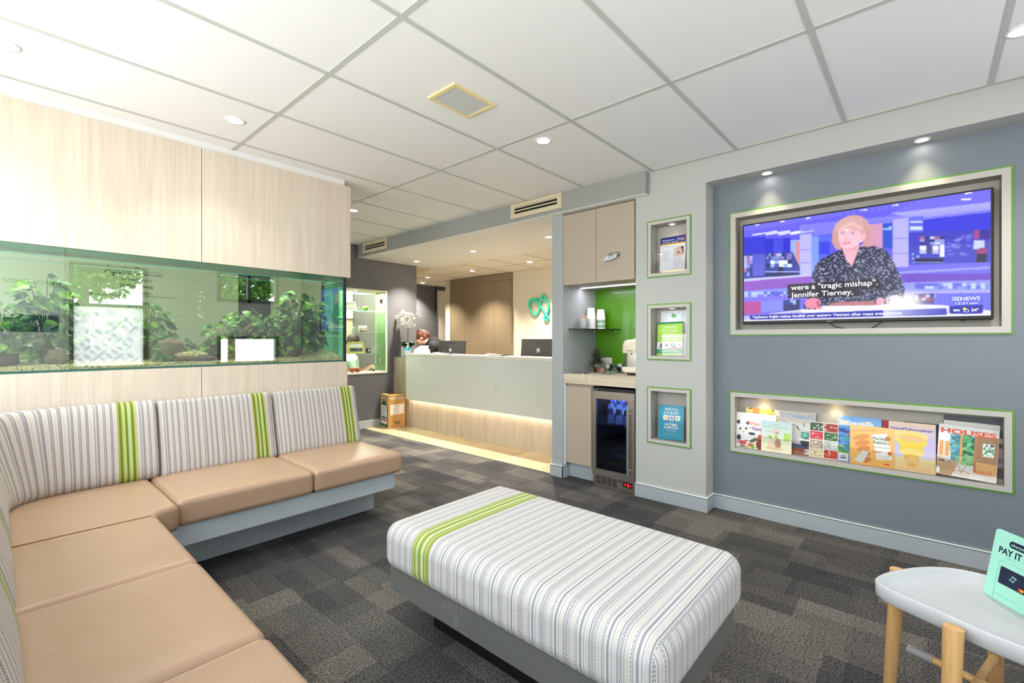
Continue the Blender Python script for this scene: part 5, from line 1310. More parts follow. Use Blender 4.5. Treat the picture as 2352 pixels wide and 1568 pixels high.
for k,(x,c) in enumerate(((3.50,(232,228,224)),(3.56,(236,232,230)))):
    t=thing('product_carton','small white product carton, %s of the pair on the middle cabinet shelf'%('left','right')[k],'box',(x,6.03,1.355))
    MB().rbox((x,6.03,1.4),(.052,.04,.088+.003*k),.002,1).build('carton',mat('carton_white',(236,234,230),.5),t)
    MB().box(x-.026,x+.026,6.0085,6.0095,1.362,1.378).build('red_band',mat('carton_red%d'%k,(196,90,90) if k else (190,40,50),.5),t)
    MB().cyl((x,6.0095,1.405),(x,6.008,1.405),.011,.011,12).build('round_print',mat('carton_print',(140,160,150),.5),t)
o=MB().lathe([(.0001,0),(.016,0),(.020,.01),(.012,.022),(.018,.03),(.010,.045),(.016,.055),(.006,.068),(.0001,.07)],(3.38,6.03,1.3555),14).build('tooth_figurine',M_white); tag(o,'small white tooth figurine on the middle cabinet shelf','ornament')
t=thing('award_block','small black award block with silver disc on the lower shelf','ornament',(3.62,6.03,1.056))
MB().rbox((3.62,6.03,1.088),(.065,.025,.065),.003,2).build('block',M_black,t); MB().cyl((3.62,6.0172,1.092),(3.62,6.0155,1.092),.017,.017,16).build('disc',mat('badge_silver',(200,200,200),.2,.8),t)
o=MB().lathe([(.0001,0),(.012,0),(.014,.01),(.012,.035),(.006,.05),(.006,.058),(.0001,.06)],(3.53,6.03,1.0565),12).build('crystal_vial',glass('vial_glass',(.8,.9,.95),1.5)); tag(o,'small clear vial beside the black award block','ornament')
t=thing('dropper_bottle','small dropper bottle at the right of the cabinet floor','bottle',(3.71,6.03,.787)); MB().lathe([(.0001,0),(.018,0),(.018,.025),(.0001,.026)],(3.70,6.02,.788),14).build('base',M_black,t)
MB().lathe([(.014,.026),(.016,.04),(.014,.06),(.006,.07),(.006,.085),(.0001,.086)],(3.70,6.02,.788),14).build('bottle_body',M_white,t)
for k,(x,y) in enumerate(((3.33,5.955),(3.41,5.96),(3.25,6.0))):
    t=thing('apple',('left of the two front red apples on the cabinet floor','right of the two front red apples on the cabinet floor','orange red apple half hidden behind the aquarium corner')[k],'apple',(x,y,.788),'apples in the display cabinet')
    MB().sph((x,y,.826),(.042,.042,.038),12,None,lambda p:p*(1-.25*max(0,1-(p.x**2+p.y**2)/.0005)*(p.z>0))).build('fruit',mat('apple_red%d'%(k//2),(196,86,60) if k<2 else (236,130,40),.35,var=.15,vscale=20),t)
    MB().tube([(x,y,.85),(x+.003,y,.866)],.0018,5).build('stem',M_black,t)
# bright panel behind the cabinet
t=thing('room_poster','pale lit board on the wall seen through the display cabinet','board',(4.2,7.69,1.7)); MB().prism([(3.95,1.62),(4.30,1.62),(4.30,2.30),(4.02,2.30)],0,.02,V((0,7.69,0)),V((1,0,0)),V((0,0,1))).build('board',mat('pale_board',(250,240,208),.6),t)

# ================================================================ television
TVX=3.588; ty0,ty1,tz0,tz1=-.270,.986,1.357,2.071
tv=thing('television','large wall mounted television showing a news presenter','television',(TVX,.36,1.35))
U=V((0,-1,0));W=V((0,0,1))
MB().rbox((TVX+.018,(ty0+ty1)/2,(tz0+tz1)/2),(.034,ty1-ty0,tz1-tz0),.006,2).build('housing',M_black,tv)
MB().box(TVX+.03,TVX+.098,.15,.60,1.5,1.9).build('wall_bracket',M_black,tv)
sx0,sx1,sz0,sz1=ty1-.010,ty0+.012,tz0+.022,tz1-.010
sw,sh_=sx0-sx1,sz1-sz0; SO=V((TVX-.0005,sx0,sz0))
H=homog([(165,480),(2088,190),(2094,1178),(165,1220)])
p=Pic(560,316,(96,96,228),asp=sh_/sw)
u=p  # unit-coordinate strokes first
p.grad([(0,0),(1,0),(1,1),(0,1)],(88,84,236),(110,104,222)); p.mp=H
p.poly([(165,480),(2090,190),(2090,330),(165,560)],(112,108,246)); p.poly([(165,520),(900,400),(1400,330),(1200,440),(700,560),(165,600)],(98,90,240),.7)
p.poly([(1300,380),(2090,290),(2090,350),(1500,420)],(176,176,255),.8)
for (a,b) in (((235,548),(420,520)),((340,545),(520,518)),((435,545),(615,518)),((530,543),(705,514)),((1865,272),(1928,270)),((1080,357),(1115,352)),((1330,318),(1360,314)),((450,445),(475,441)),((650,420),(675,416)),((1895,225),(1935,217)),((255,470),(280,467))): p.line(a,b,.008,(226,228,255))
for i in range(12): x=935+i*50; p.line((x,370-i*7),(x+12,392-i*7),.002,(60,56,170))
p.poly([(600,470),(2090,330),(2090,480),(1700,520),(1100,520),(600,560)],(150,148,246),.55)
p.poly([(165,570),(330,560),(330,700),(165,710)],(52,56,206)); p.poly([(325,580),(525,570),(525,690),(325,700)],(40,46,200)); p.poly([(395,580),(470,576),(470,694),(395,698)],(80,84,222),.7)
p.poly([(525,590),(600,585),(600,850),(525,850)],(150,170,250)); p.poly([(565,600),(600,598),(600,850),(565,850)],(206,140,150))
p.poly([(165,700),(540,680),(600,800),(600,860),(165,890)],(56,60,150))
p.mosaic(165,710,232,870,3,5,[(170,176,236),(60,70,160),(160,110,170),(40,46,120),(130,140,230)],seed=2); p.mosaic(335,690,538,740,10,2,[(180,186,236),(60,60,150),(50,54,140),(140,100,170),(110,140,200)],seed=3); p.mosaic(335,745,538,800,6,2,[(220,230,255),(60,70,160),(30,36,100),(150,170,230)],seed=4)
p.poly([(232,700),(328,695),(328,860),(232,868)],(96,100,220),.8)
p.ell(450,830,25,35,(20,22,60)); p.rect(330,830,595,838,(170,190,250)); p.rect(330,845,600,870,(30,34,90))
p.poly([(600,545),(690,540),(690,855),(600,855)],(178,176,250)); p.rect(600,662,690,667,(120,116,210)); p.rect(600,762,690,767,(120,116,210)); p.poly([(690,560),(745,556),(745,840),(690,845)],(120,150,250))
p.poly([(745,560),(840,550),(840,830),(745,835)],(84,104,240)); p.rect(750,600,835,700,(60,70,220))
p.poly([(1100,470),(1200,462),(1200,650),(1100,650)],(206,150,170)); p.poly([(1198,460),(1245,456),(1245,660),(1198,660)],(200,150,190)); p.poly([(1245,460),(1325,455),(1325,650),(1245,650)],(50,80,200)); p.mosaic(1250,480,1315,510,3,2,[(160,190,255),(60,80,200)],seed=7)
p.poly([(1322,430),(1448,410),(1448,800),(1322,800)],(176,170,250)); p.rect(1322,572,1448,577,(120,116,210)); p.rect(1322,690,1448,695,(120,116,210)); p.poly([(1448,410),(1560,400),(1560,520),(1448,530)],(100,110,236)); p.mosaic(1460,440,1555,510,1,5,[(200,215,255),(90,100,230)],seed=8)
p.poly([(1560,430),(2090,370),(2090,500),(1730,540),(1560,560)],(58,60,214)); p.poly([(1448,530),(2090,500),(2090,760),(1448,780)],(66,66,190))
p.mosaic(1535,560,1728,625,5,3,[(200,200,236),(60,60,140),(50,50,130),(160,100,140),(140,150,220)],seed=9); p.mosaic(1535,632,1685,695,3,2,[(180,190,230),(70,70,140),(230,230,250)],seed=10); p.mosaic(1690,625,1728,720,1,3,[(80,80,160),(230,235,255)],seed=11); p.mosaic(1450,690,1530,740,4,3,[(150,170,240),(60,70,180)],seed=12)
for i in range(26):
    R=random.Random(i+50); p.ell(R.uniform(1750,1930),R.uniform(540,710),R.uniform(14,40),R.uniform(8,16),(150,150,236),.45,0,.5)
p.mosaic(1955,510,2088,580,3,2,[(200,176,220),(60,50,150),(160,70,140),(140,140,230)],seed=13); p.mosaic(1955,590,2088,660,3,1,[(190,200,240),(70,80,170)],seed=14)
p.ell(2020,680,45,30,(150,60,110)); p.poly([(1980,700),(2055,695),(2055,760),(1980,765)],(40,30,60)); p.rect(1500,730,1720,770,(24,28,80)); p.rect(1480,760,1725,766,(170,190,250))
p.poly([(165,890),(690,860),(690,940),(165,985)],(136,84,190)); p.poly([(165,890),(690,850),(690,868),(165,910)],(186,190,255)); p.poly([(1370,800),(2090,760),(2090,860),(1420,860)],(110,104,226)); p.poly([(1380,850),(2092,850),(2092,920),(1410,930)],(106,70,190)); p.poly([(1370,835),(2090,795),(2090,812),(1380,852)],(150,150,250))
p.poly([(165,985),(690,950),(690,1010),(165,1035)],(130,140,236)); p.mosaic(170,990,520,1030,14,2,[(170,190,250),(80,90,200),(110,120,230)],seed=15); p.poly([(1410,920),(2092,900),(2092,985),(1415,990)],(140,146,240)); p.mosaic(1500,925,2085,970,16,2,[(180,200,255),(100,100,210),(130,140,240)],seed=16)
p.poly([(165,1035),(690,1010),(690,1050),(165,1080)],(120,110,240)); p.poly([(165,1070),(295,1065),(295,1160),(165,1165)],(176,70,150)); p.poly([(295,1060),(470,1055),(470,1140),(295,1150)],(126,130,240)); p.poly([(470,1055),(600,1050),(600,1135),(470,1140)],(40,44,110)); p.mosaic(475,1055,570,1090,4,2,[(150,180,230),(50,60,140)],seed=17)
p.poly([(1415,990),(2092,980),(2092,1040),(1415,1040)],(170,166,250)); p.poly([(1490,1010),(1650,1005),(1650,1085),(1490,1090)],(60,50,110)); p.mosaic(1495,1015,1645,1060,5,2,[(190,190,230),(120,60,90),(60,60,140)],seed=18); p.poly([(1660,1005),(2092,1000),(2092,1150),(1660,1110)],(108,108,232))
# desk
p.poly([(600,1130),(760,1100),(1200,1088),(1700,1095),(2094,1140),(2094,1185),(165,1222),(165,1185)],(222,222,252)); p.poly([(165,1180),(600,1140),(650,1180),(165,1210)],(176,176,244))
# presenter: blouse
cl=[(905,670),(860,690),(760,740),(712,800),(695,880),(690,960),(660,1040),(625,1110),(640,1130),(720,1128),(780,1100),(930,1092),(1180,1085),(1350,1090),(1410,1060),(1418,970),(1380,870),(1330,760),(1270,665),(1180,635),(1060,645),(1000,700)]
p.poly([(880,1000),(1220,990),(1270,1030),(1240,1095),(1000,1100),(860,1092)],(176,120,120))
p.poly(cl,(44,44,72)); m=p.mask(cl); p.dots(1150,(620,640,1425,1130),5.0,[(206,210,236),(180,186,220)],5,.85,clip=m)
p.poly([(820,1085),(900,1070),(1170,1065),(1200,1090),(1180,1098),(830,1100)],(180,116,120)); p.ell(1225,1065,34,30,(236,150,170))
# hair back, neck, face
p.ell(1000,510,140,115,(206,158,160)); p.poly([(858,500),(845,600),(880,660),(930,668),(960,600),(1100,600),(1060,645),(1110,640),(1138,600),(1138,510),(1080,430),(920,430)],(200,150,150))
p.poly([(925,630),(1060,620),(1062,660),(1030,740),(1010,800),(960,745),(915,690)],(232,172,186)); p.poly([(925,640),(1050,640),(1030,665),(960,668)],(214,150,166))
p.poly([(897,520),(915,480),(990,465),(1070,500),(1085,560),(1060,620),(1010,655),(960,660),(920,640),(900,590)],(240,186,200)); p.ell(1095,560,18,32,(236,176,190)); p.ell(1077,598,7,8,(255,245,245))
p.poly([(880,520),(930,490),(1000,500),(1060,520),(1085,560),(1110,520),(1080,430),(1000,408),(920,425),(870,470)],(210,164,164)); p.poly([(930,470),(1010,440),(1090,490),(1080,510),(1000,478),(920,500)],(226,184,180),.8)
for ex in (937,1010): p.ell(ex,540,17,6.5,(246,232,242)); p.ell(ex,540,6.5,6.5,(90,96,140)); p.line((ex-22,533),(ex,529),.0022,(130,90,110)); p.line((ex,529),(ex+21,534),.0022,(130,90,110)); p.line((ex-24,519),(ex-2,511),.0026,(186,136,140)); p.line((ex-2,511),(ex+22,517),.0026,(186,136,140))
p.line((968,545),(958,582),.004,(224,160,176)); p.ell(964,586,16,7,(226,158,174)); p.ell(964,610,30,9,(206,96,124)); p.ell(964,609,20,3,(250,240,246)); p.line((930,600),(925,625),.003,(220,156,172)); p.ell(965,510,22,8,(255,250,240),.8,0,.6)
p.poly([(890,690),(925,650),(960,745),(1005,800),(1062,650),(1090,645),(1060,720),(1015,850),(990,830)],(38,38,66)); p.dots(60,(890,650,1090,850),6,[(206,210,236)],9,.8,clip=p.mask([(890,690),(925,650),(960,745),(1005,800),(1062,650),(1090,645),(1060,720),(1015,850),(990,830)]))
# hands
for (hx,hy,s_) in ((700,1080,1),(1335,1060,-1)):
    c1=(236,130,160) if s_>0 else (240,196,210); c2=(214,100,136) if s_>0 else (224,170,186)
    p.ell(hx,hy,62,42,c1); 
    for k in range(4): p.ell(hx+s_*(12+k*12),hy-18+k*18,30,10,c1,1,20*s_); p.line((hx+s_*(-6+k*10),hy-8+k*16),(hx+s_*(34+k*7),hy-6+k*14),.0018,c2)
    for k in range(3): p.ell(hx+s_*(38+k*4),hy-8+k*15,7,5,(60,20,50))
p.ell(1420,1080,260,120,(255,255,248),.9,0,1.0); p.ell(1420,1090,150,90,(255,255,244),1,0,.9); p.poly([(770,1115),(1090,1098),(1100,1110),(780,1135)],(236,236,255)); p.ell(695,1140,45,12,(240,240,255))  # first two soft ellipses: glare on the glass painted into the screen picture
p.poly([(210,1172),(1745,1120),(1752,1165),(1740,1172),(225,1208),(212,1202)],(36,40,160)); p.grad([(1250,1136),(1745,1120),(1752,1165),(1250,1185)],(250,250,240),(70,70,190),False,.75)
p.poly([(1768,1020),(1782,1008),(2024,1006),(2034,1016),(2034,1090),(1768,1104)],(98,106,226)); p.poly([(1768,1104),(2034,1094),(2034,1150),(2024,1162),(1785,1166),(1768,1156)],(30,34,160))
p.poly([(503,935),(1225,890),(1228,962),(1060,972),(1058,1026),(505,1043)],(34,28,38),.92)
p.mp=None
for _ in range(2):
    a_=p.a; b2=a_.copy(); b2[1:-1]=(a_[:-2]+2*a_[1:-1]+a_[2:])/4; a_=b2.copy(); a_[:,1:-1]=(b2[:,:-2]+2*b2[:,1:-1]+b2[:,2:])/4; p.a=a_
p.a=np.clip(p.a+RS.normal(0,4,p.a.shape[:2])[...,None],0,255)
picture('screen',p,SO,U,W,sw,sh_,attr_mat('screen_light',.12,1.0),tv,.0002)
TW=emis('screen_text_white',(250,250,255),1.1)
def TT(s,x0,y0,x1,y1,hpx,b=0,al='l',m=TW,name='caption'):
    a=H(x0,y0);b_=H(x1,y1); w_=(b_[0]-a[0])*sw; h_=(H(x0,y0)[1]-H(x0,y0-hpx)[1])*sh_
    d=V((0,-(b_[0]-a[0])*sw,-(b_[1]-a[1])*sh_)); d=V((0,-1,0))
    text(s,SO+U*(a[0]*sw)+W*((1-(a[1]+b_[1])/2)*sh_),U,W,m,tv,h=h_,width=w_,bold=b,depth=.0012,name=name)
TT('were a "tragic mishap".',530,977,1208,938,40,.012); TT('Jennifer Tierney,',530,1034,1015,1012,40,.012)
TT('Typhoon Kajiki makes landfall over eastern Vietnam after mass evacuations',232,1196,1395,1168,20,.015,name='ticker')
TT('NEWS',1858,1060,2010,1056,28,.035,name='channel_name'); TT('12:31',1818,1092,1908,1090,18,.0,name='clock'); TT('NSW',1928,1090,1995,1088,13,.015); TT('BRI',1802,1146,1850,1144,16,.03); TT('24\u00b0',1940,1146,2000,1143,21,.03,name='temperature')
def S3(x,y,o=.0013): a=H(x,y); return SO+U*(a[0]*sw)+W*((1-a[1])*sh_)+V((-o,0,0))
lg=MB()
for k in range(3): lg.tube([S3(1803+k*21+13*math.cos(t),1047+13*math.sin(t)) for t in [i*PI/8 for i in range(16)]],.0014,5,True)
lg.build('channel_logo',TW,tv)
MB().sph(S3(1888,1126),(.0006,.0075,.0075),8).build('sun_icon',emis('screen_yellow',(255,206,60),1.1),tv)
MB().tube([S3(*q) for q in ((1882,1150),(1886,1138),(1898,1134),(1905,1126),(1915,1134),(1922,1142),(1918,1150),(1882,1150))],.0012,5).build('cloud_icon',TW,tv)
text('SAMSUNG',V((TVX-.001,.48,tz0+.007)),U,W,mat('bezel_print',(210,210,214),.4),tv,h=.006,width=.032,depth=.0012)
MB().rbox((TVX+.01,-.15,tz0-.003),(.012,.022,.008),.002,1).build('sensor',M_black,tv)
cb_=MB().tube(spl([(TVX+.03,.47,1.36),(TVX+.035,.44,1.332),(TVX+.04,.38,1.317),(TVX+.04,.30,1.312),(TVX+.04,.25,1.322),(TVX+.035,.20,1.36)],6),.003,8).build('cable',M_black,tv)
# ================================================================ books and magazines
M_print=attr_mat('printed_cover',.35,coat=.15); M_page=mat('page_edges',(232,226,216),.7)
def book(name,lb,cat,X,yl,z0,w_,h_,lean,pic,th=.008,roll=0,texts=(),group=None,spine=None):
    """yl: left edge (larger Y); leans back by `lean` radians, rolled clockwise by `roll`"""
    v=V((math.sin(lean),0,math.cos(lean))); u0=V((0,-1,0)); U_=(u0*math.cos(roll)-v*math.sin(roll)); W_=(v*math.cos(roll)+u0*math.sin(roll)); N=U_.cross(W_)
    O=V((X,yl,z0))
    t=thing(name,lb,cat,O,group)
    MB().prism([(0,0),(w_,0),(w_,h_),(0,h_)],-th,0,O,U_,W_).build('pages',M_page,t)
    picture('cover',pic,O,U_,W_,w_,h_,M_print,t,.0005)
    for (s,x,y,hh,ww,al,c,b) in texts:
        text(s,O+U_*(x*w_)+W_*((1-y)*h_),U_,W_,mat('ink_%02x%02x%02x'%c,c,.5),t,h=hh*h_,width=(ww*w_ if ww else None),align=al,bold=b,depth=.0010)
    return t
def P(w_,h_,bg,res=500): return Pic(int(w_*res),int(h_*res),bg,asp=h_/w_)
WHT=(250,250,250)
zf=MI_[2]+.0015; G='books and magazines in the long wall niche'
# back row first
R=random.Random(1)
q=P(.25,.27,(240,176,50)); q.mosaic(0,0,1,1,5,4,[(246,190,60),(230,140,40),(250,214,110),(236,230,220)],seed=5)
for i in range(26): x,y=R.random(),R.random(); q.line((x,y),(x+R.uniform(-.12,.12),y+R.uniform(-.10,.10)),.028,(30,24,20))
for i in range(8): q.ell(R.random(),R.random(),.05,.05,(250,240,230)); 
book('picture_book','orange and black tiger striped picture book behind the panda book','book',3.640,.985,zf,.235,.285,.10,q,group=G)
q=P(.215,.29,(206,196,184)); q.grad([(0,.25),(1,.25),(1,.72),(0,.72)],(214,212,208),(196,194,192)); q.rect(0,.25,.42,.70,(222,220,216)); q.rect(.42,.30,.46,.75,(190,188,184)); q.poly([(0,.80),(.35,.74),(1,.78),(1,.86),(0,.88)],(60,80,110)); q.poly([(0,.86),(1,.84),(1,1),(0,1)],(150,74,44))
q.ell(.75,.70,.15,.10,(40,44,50)); q.rect(.55,.62,1,.66,(236,234,230)); q.rect(.62,.46,.86,.60,(70,150,130)); q.ell(.72,.53,.06,.05,(120,196,170)); q.line((.02,.22),(.55,.36),.012,(30,26,24)); q.line((.5,.36),(.56,.42),.03,(30,26,24)); q.line((.68,.27),(.72,.34),.03,(30,26,24)); q.ell(.25,.66,.12,.08,(226,206,180)); q.ell(.88,.80,.08,.03,(190,40,50)); q.rect(.72,.86,.92,.97,WHT); q.mosaic(.74,.88,.9,.94,12,1,[(20,20,20),(250,250,250)],seed=3)
book('magazine','interiors magazine with pale blue masthead over a grey living room','magazine',3.626,.765,zf,.215,.288,.09,q,.007,-.0,[('VOGUE',.5,.17,.12,.96,'c',(150,180,226),.0),('LIVING',.62,.14,.04,.4,'c',(120,166,226),.02),('WOMEN',.95,.31,.028,.28,'r',WHT,.02),('SHAPING',.95,.355,.028,.38,'r',WHT,.02),('DESIGN',.95,.40,.028,.3,'r',WHT,.02),('A CELEBRATION OF DESIGN BY THE DESIGNERS',.5,.955,.014,.7,'c',WHT,.02)],G)
q=P(.165,.235,(236,232,226)); 
for j in range(4):
    for i in range(2):
        x,y=.03+.49*i,.02+.245*j; c=[(60,90,70),(160,40,30),(220,60,70),(60,110,60),(190,170,150),(190,196,190),(226,210,160),(200,60,40)][j*2+i]; q.rect(x,y,x+.46,y+.225,c); q.dots(14,(x+.04,y+.04,x+.42,y+.19),.035,[tuple(min(255,k+60) for k in c),tuple(max(0,k-50) for k in c),(240,230,210)],j*2+i,.8)
book('cookbook','cookbook with a grid of small food photos','book',3.622,.585,zf,.160,.232,.10,q,group=G)
q=P(.235,.285,(90,150,226)); q.grad([(0,0),(1,0),(1,.22),(0,.22)],(110,170,236),(150,196,240))
for i in range(9): q.ell(R.uniform(0,1),R.uniform(.02,.2),R.uniform(.06,.14),R.uniform(.015,.035),(246,232,206),.85)
for i in range(70): x=R.uniform(0,1);y=R.uniform(.22,.62); q.ell(x,y,R.uniform(.03,.10),R.uniform(.01,.03),R.choice([(30,80,190),(50,140,180),(60,170,150),(230,120,90),(40,110,200),(20,60,150)]),.85,R.uniform(-30,30))
for i in range(40): x=R.uniform(0,1);y=R.uniform(.62,.95); q.ell(x,y,R.uniform(.05,.14),R.uniform(.02,.05),R.choice([(60,160,70),(160,200,60),(80,130,200),(40,130,110),(210,210,90)]),.9,R.uniform(-30,30))
q.rect(.05,.82,.26,.99,(236,240,246)); q.mosaic(.08,.86,.22,.97,1,12,[(90,96,110),(236,240,246)],seed=4)
book('magazine','colourful painted seascape magazine beside the cookbook','magazine',3.626,.432,zf,.225,.288,.085,q,.007,0,[('frankie',.52,.19,.10,.62,'c',WHT,.035)],G)
q=P(.19,.27,(34,30,32)); q.rect(0,0,1,.2,(28,26,28)); q.mosaic(0,.4,1,1,6,6,[(200,60,40),(240,236,230),(60,40,36),(120,90,60),(220,190,90)],seed=8)
book('magazine','dark covered magazine mostly hidden between the yellow and houses magazines','magazine',3.640,.100,zf,.20,.285,.06,q,group=G)
q=P(.2,.24,(190,30,44))
book('booklet','thin red booklet peeping out behind the rabbit book','book',3.648,.240,zf,.07,.282,.05,q,.004,group=G)
q=P(.245,.34,(66,72,84)); q.rect(0,0,1,.12,(52,56,66)); q.rect(.5,.2,.56,.55,(50,54,64)); q.rect(.82,.32,1,.62,(96,120,150)); q.ell(.85,.66,.1,.06,(60,110,80)); q.rect(.7,.74,1,.84,(160,180,190)); q.rect(.6,.84,1,1,(70,84,96))
book('magazine','tall slate grey interiors magazine standing furthest back at the right','magazine',3.652,-.075,zf,.232,.345,.07,q,.006,0,[('Queensland Homes',.45,.12,.035,.6,'c',(206,208,214),.0)],G)
q=P(.235,.31,(226,222,216)); q.rect(0,0,1,.06,(216,212,206)); q.mosaic(.08,.12,.95,.2,14,3,[(226,222,216),(150,150,150),(200,198,194)],seed=9)
book('newspaper','folded grey white newspaper behind the houses magazine','newspaper',3.640,-.066,zf,.225,.315,.09,q,.01,.03,(),G)
q=P(.22,.25,(160,140,120)); q.mosaic(0,0,1,1,7,9,[(70,56,60),(150,120,140),(200,180,150),(110,90,110),(60,60,50)],seed=10); q.rect(0,.9,1,1,(150,140,130))
book('magazine','dark patterned booklet whose right edge shows beside the houses magazine','magazine',3.626,-.100,zf,.215,.24,.09,q,.006,.0,(),G)
# front row
q=P(.26,.255,(250,250,250)); 
q.ell(.20,.50,.13,.13,(242,240,226)); 
for (x,y,rx,ry) in ((.07,.28,.045,.06),(.31,.29,.04,.05),(.12,.47,.03,.03),(.27,.45,.03,.03),(.09,.72,.055,.08),(.42,.58,.09,.04)): q.ell(x,y,rx,ry,(44,56,64))
q.ell(.20,.58,.05,.04,(250,248,240)); q.ell(.20,.56,.02,.015,(40,40,40)); q.ell(.66,.66,.10,.09,(230,90,40)); q.ell(.66,.86,.13,.16,(190,70,40))
for k in range(4): q.line((.55,.74+.07*k),(.78,.76+.07*k),.02,(90,40,30))
q.poly([(.34,.8),(.5,.68),(.62,.7),(.55,.76),(.42,.84)],(110,106,80)); q.ell(.19,.86,.09,.065,(230,90,90)); q.ell(.10,.84,.06,.02,(220,70,80)); q.ell(.28,.80,.05,.02,(220,70,80)); q.ell(.40,.90,.08,.05,(240,130,50)); q.ell(.45,.95,.05,.05,(130,200,50)); q.ell(.2,.96,.1,.03,(130,120,110)); q.ell(.3,.97,.06,.03,(236,180,60))
book('picture_book','white picture book with panda, ant and pig drawings','book',3.604,1.040,zf,.26,.25,.10,q,.012,0,[('Sheena Knowles   Jonathan Bentley',.5,.10,.03,.8,'c',(236,206,196),.0),('What',.30,.34,.11,.30,'l',(236,110,30),.02),('a',.64,.33,.05,.04,'l',(150,180,220),.0),('Lot',.74,.33,.11,.18,'l',(196,214,232),.02),('of',.34,.44,.06,.07,'l',(120,90,160),.0),('Nonsense!',.43,.48,.11,.52,'l',(126,50,140),.02)],G)
q=P(.185,.215,(226,238,220)); q.grad([(0,0),(1,0),(1,.6),(0,.6)],(196,226,232),(236,240,214)); q.grad([(0,.6),(1,.6),(1,1),(0,1)],(236,240,200),(246,238,206)); q.ell(.5,.33,.13,.08,(236,206,190)); q.ell(.52,.37,.06,.02,(150,120,100)); q.ell(.30,.35,.16,.02,(206,214,214),1,15); q.ell(.30,.52,.06,.055,(170,196,80)); q.ell(.50,.50,.06,.06,(180,206,70)); q.ell(.35,.72,.13,.15,(244,214,186)); q.ell(.56,.72,.10,.17,(180,140,100)); q.poly([(.76,.34),(.98,.36),(.95,.58),(.74,.60)],(190,224,110)); q.ell(.45,.88,.30,.05,(232,206,170)); q.ell(.45,.66,.04,.05,(150,200,214))
book('picture_book','small pale green board book leaning in front of the panda book','book',3.592,.866,zf,.185,.212,.08,q,.014,0,[('Hello, Gumnuts!',.5,.22,.075,.80,'c',(160,206,160),.0),('May Gibbs',.5,.12,.03,.25,'c',(110,140,150),.0)],G)
q=P(.225,.245,(250,196,110)); q.grad([(0,0),(1,0),(1,1),(0,1)],(252,206,128),(248,180,84))
for k in range(5): q.ell(.26+.03*k,.30+.14*k,.20-.02*k,.07,(236-8*k,150-10*k,80-6*k),.8,-18)
q.poly([(.10,.90),(.30,.62),(.44,.66),(.30,.96)],(226,226,216)); q.line((.05,.16),(.60,.08),.03,(240,170,110))
q.poly([(.50,.20),(.84,.14),(.96,.78),(.62,.82)],(252,250,246)); q.ell(.86,.27,.065,.06,(196,140,50)); q.poly([(.58,.62),(.80,.60),(.58,.66)],(236,120,60)); q.line((.53,.60),(.59,.63),.02,(100,170,90)); q.ell(.90,.63,.05,.05,(214,110,50)); q.mosaic(.78,.90,.9,.93,3,1,[(220,60,50),(240,160,40)],seed=2)
book('picture_book','orange picture book with slanted white title page and gold seal','book',3.600,.362,zf,.218,.240,.09,q,.01,0,[('Parsley',.53,.32,.075,.30,'l',(60,96,70),.01),("Rabbit's",.54,.42,.08,.34,'l',(60,96,70),.01),('Book about Books',.54,.52,.035,.36,'l',(120,140,120),.0),('Frances Watts',.66,.72,.03,.25,'l',(150,150,150),.0),('David Legge',.66,.77,.03,.22,'l',(150,150,150),.0)],G)
q=P(.215,.285,(214,204,236)); q.grad([(0,0),(1,0),(1,.35),(0,.35)],(246,214,190),(206,190,232)); q.grad([(0,.35),(1,.35),(1,.8),(0,.8)],(206,190,232),(226,220,244)); q.grad([(0,.72),(1,.72),(1,1),(0,1)],(248,226,160),(250,206,140))
for (x,y,rx,ry,c,a) in ((.42,.28,.42,.13,(250,226,130),.8),(.50,.38,.33,.15,(252,226,60),.85),(.50,.33,.28,.07,(244,196,140),.9),(.50,.56,.26,.13,(252,214,50),.85),(.50,.63,.24,.10,(252,226,150),.7),(.50,.73,.17,.08,(250,190,60),.9),(.50,.79,.18,.09,(248,206,150),.7),(.50,.87,.10,.04,(246,170,70),.9),(.5,.92,.10,.03,(250,200,150),.7)): q.ell(x,y,rx,ry,c,a)
book('magazine','lilac and yellow philosophy magazine with stacked ovals','magazine',3.604,.172,zf,.212,.285,.085,q,.007,0,[('NewPhilosopher',.5,.165,.055,.90,'c',(90,70,176),.02),('Freedom and the life worth living',.5,.95,.012,.75,'c',(150,120,170),.0)],G)
q=P(.24,.29,(230,228,222)); q.rect(0,0,1,.20,(226,228,224)); q.rect(0,.2,1,.62,(240,234,226)); q.ell(.12,.24,.20,.09,(248,248,246)); q.rect(.03,.33,.20,.62,(250,170,96)); q.rect(.10,.33,.13,.62,(240,236,230)); q.rect(.23,.18,.62,.72,(70,150,160)); q.dots(60,(.24,.20,.40,.5),.05,[(90,170,190),(60,130,150),(130,196,200)],3); q.dots(90,(.42,.18,.62,.72),.05,[(40,130,80),(80,170,110),(30,100,70),(130,200,140)],4); q.rect(.38,.15,.42,.72,(246,160,70)); q.rect(.62,.15,.66,.86,(190,120,80)); q.rect(.66,.15,1,.66,(160,120,84)); q.rect(.75,.28,.94,.53,(228,230,226)); q.mosaic(.76,.29,.93,.52,8,6,[(240,240,240),(60,70,90),(90,170,110),(240,240,240)],seed=6)
q.rect(.66,.66,1,.88,(226,176,110)); q.poly([(0,.66),(.38,.70),(.26,1),(0,1)],(196,160,120)); q.ell(.13,.72,.11,.015,(70,70,80)); q.ell(.17,.70,.05,.03,(190,180,176)); 
for i in range(12): q.line((.24+.033*i,.60),(.24+.033*i,.78),.006,(196,226,150))
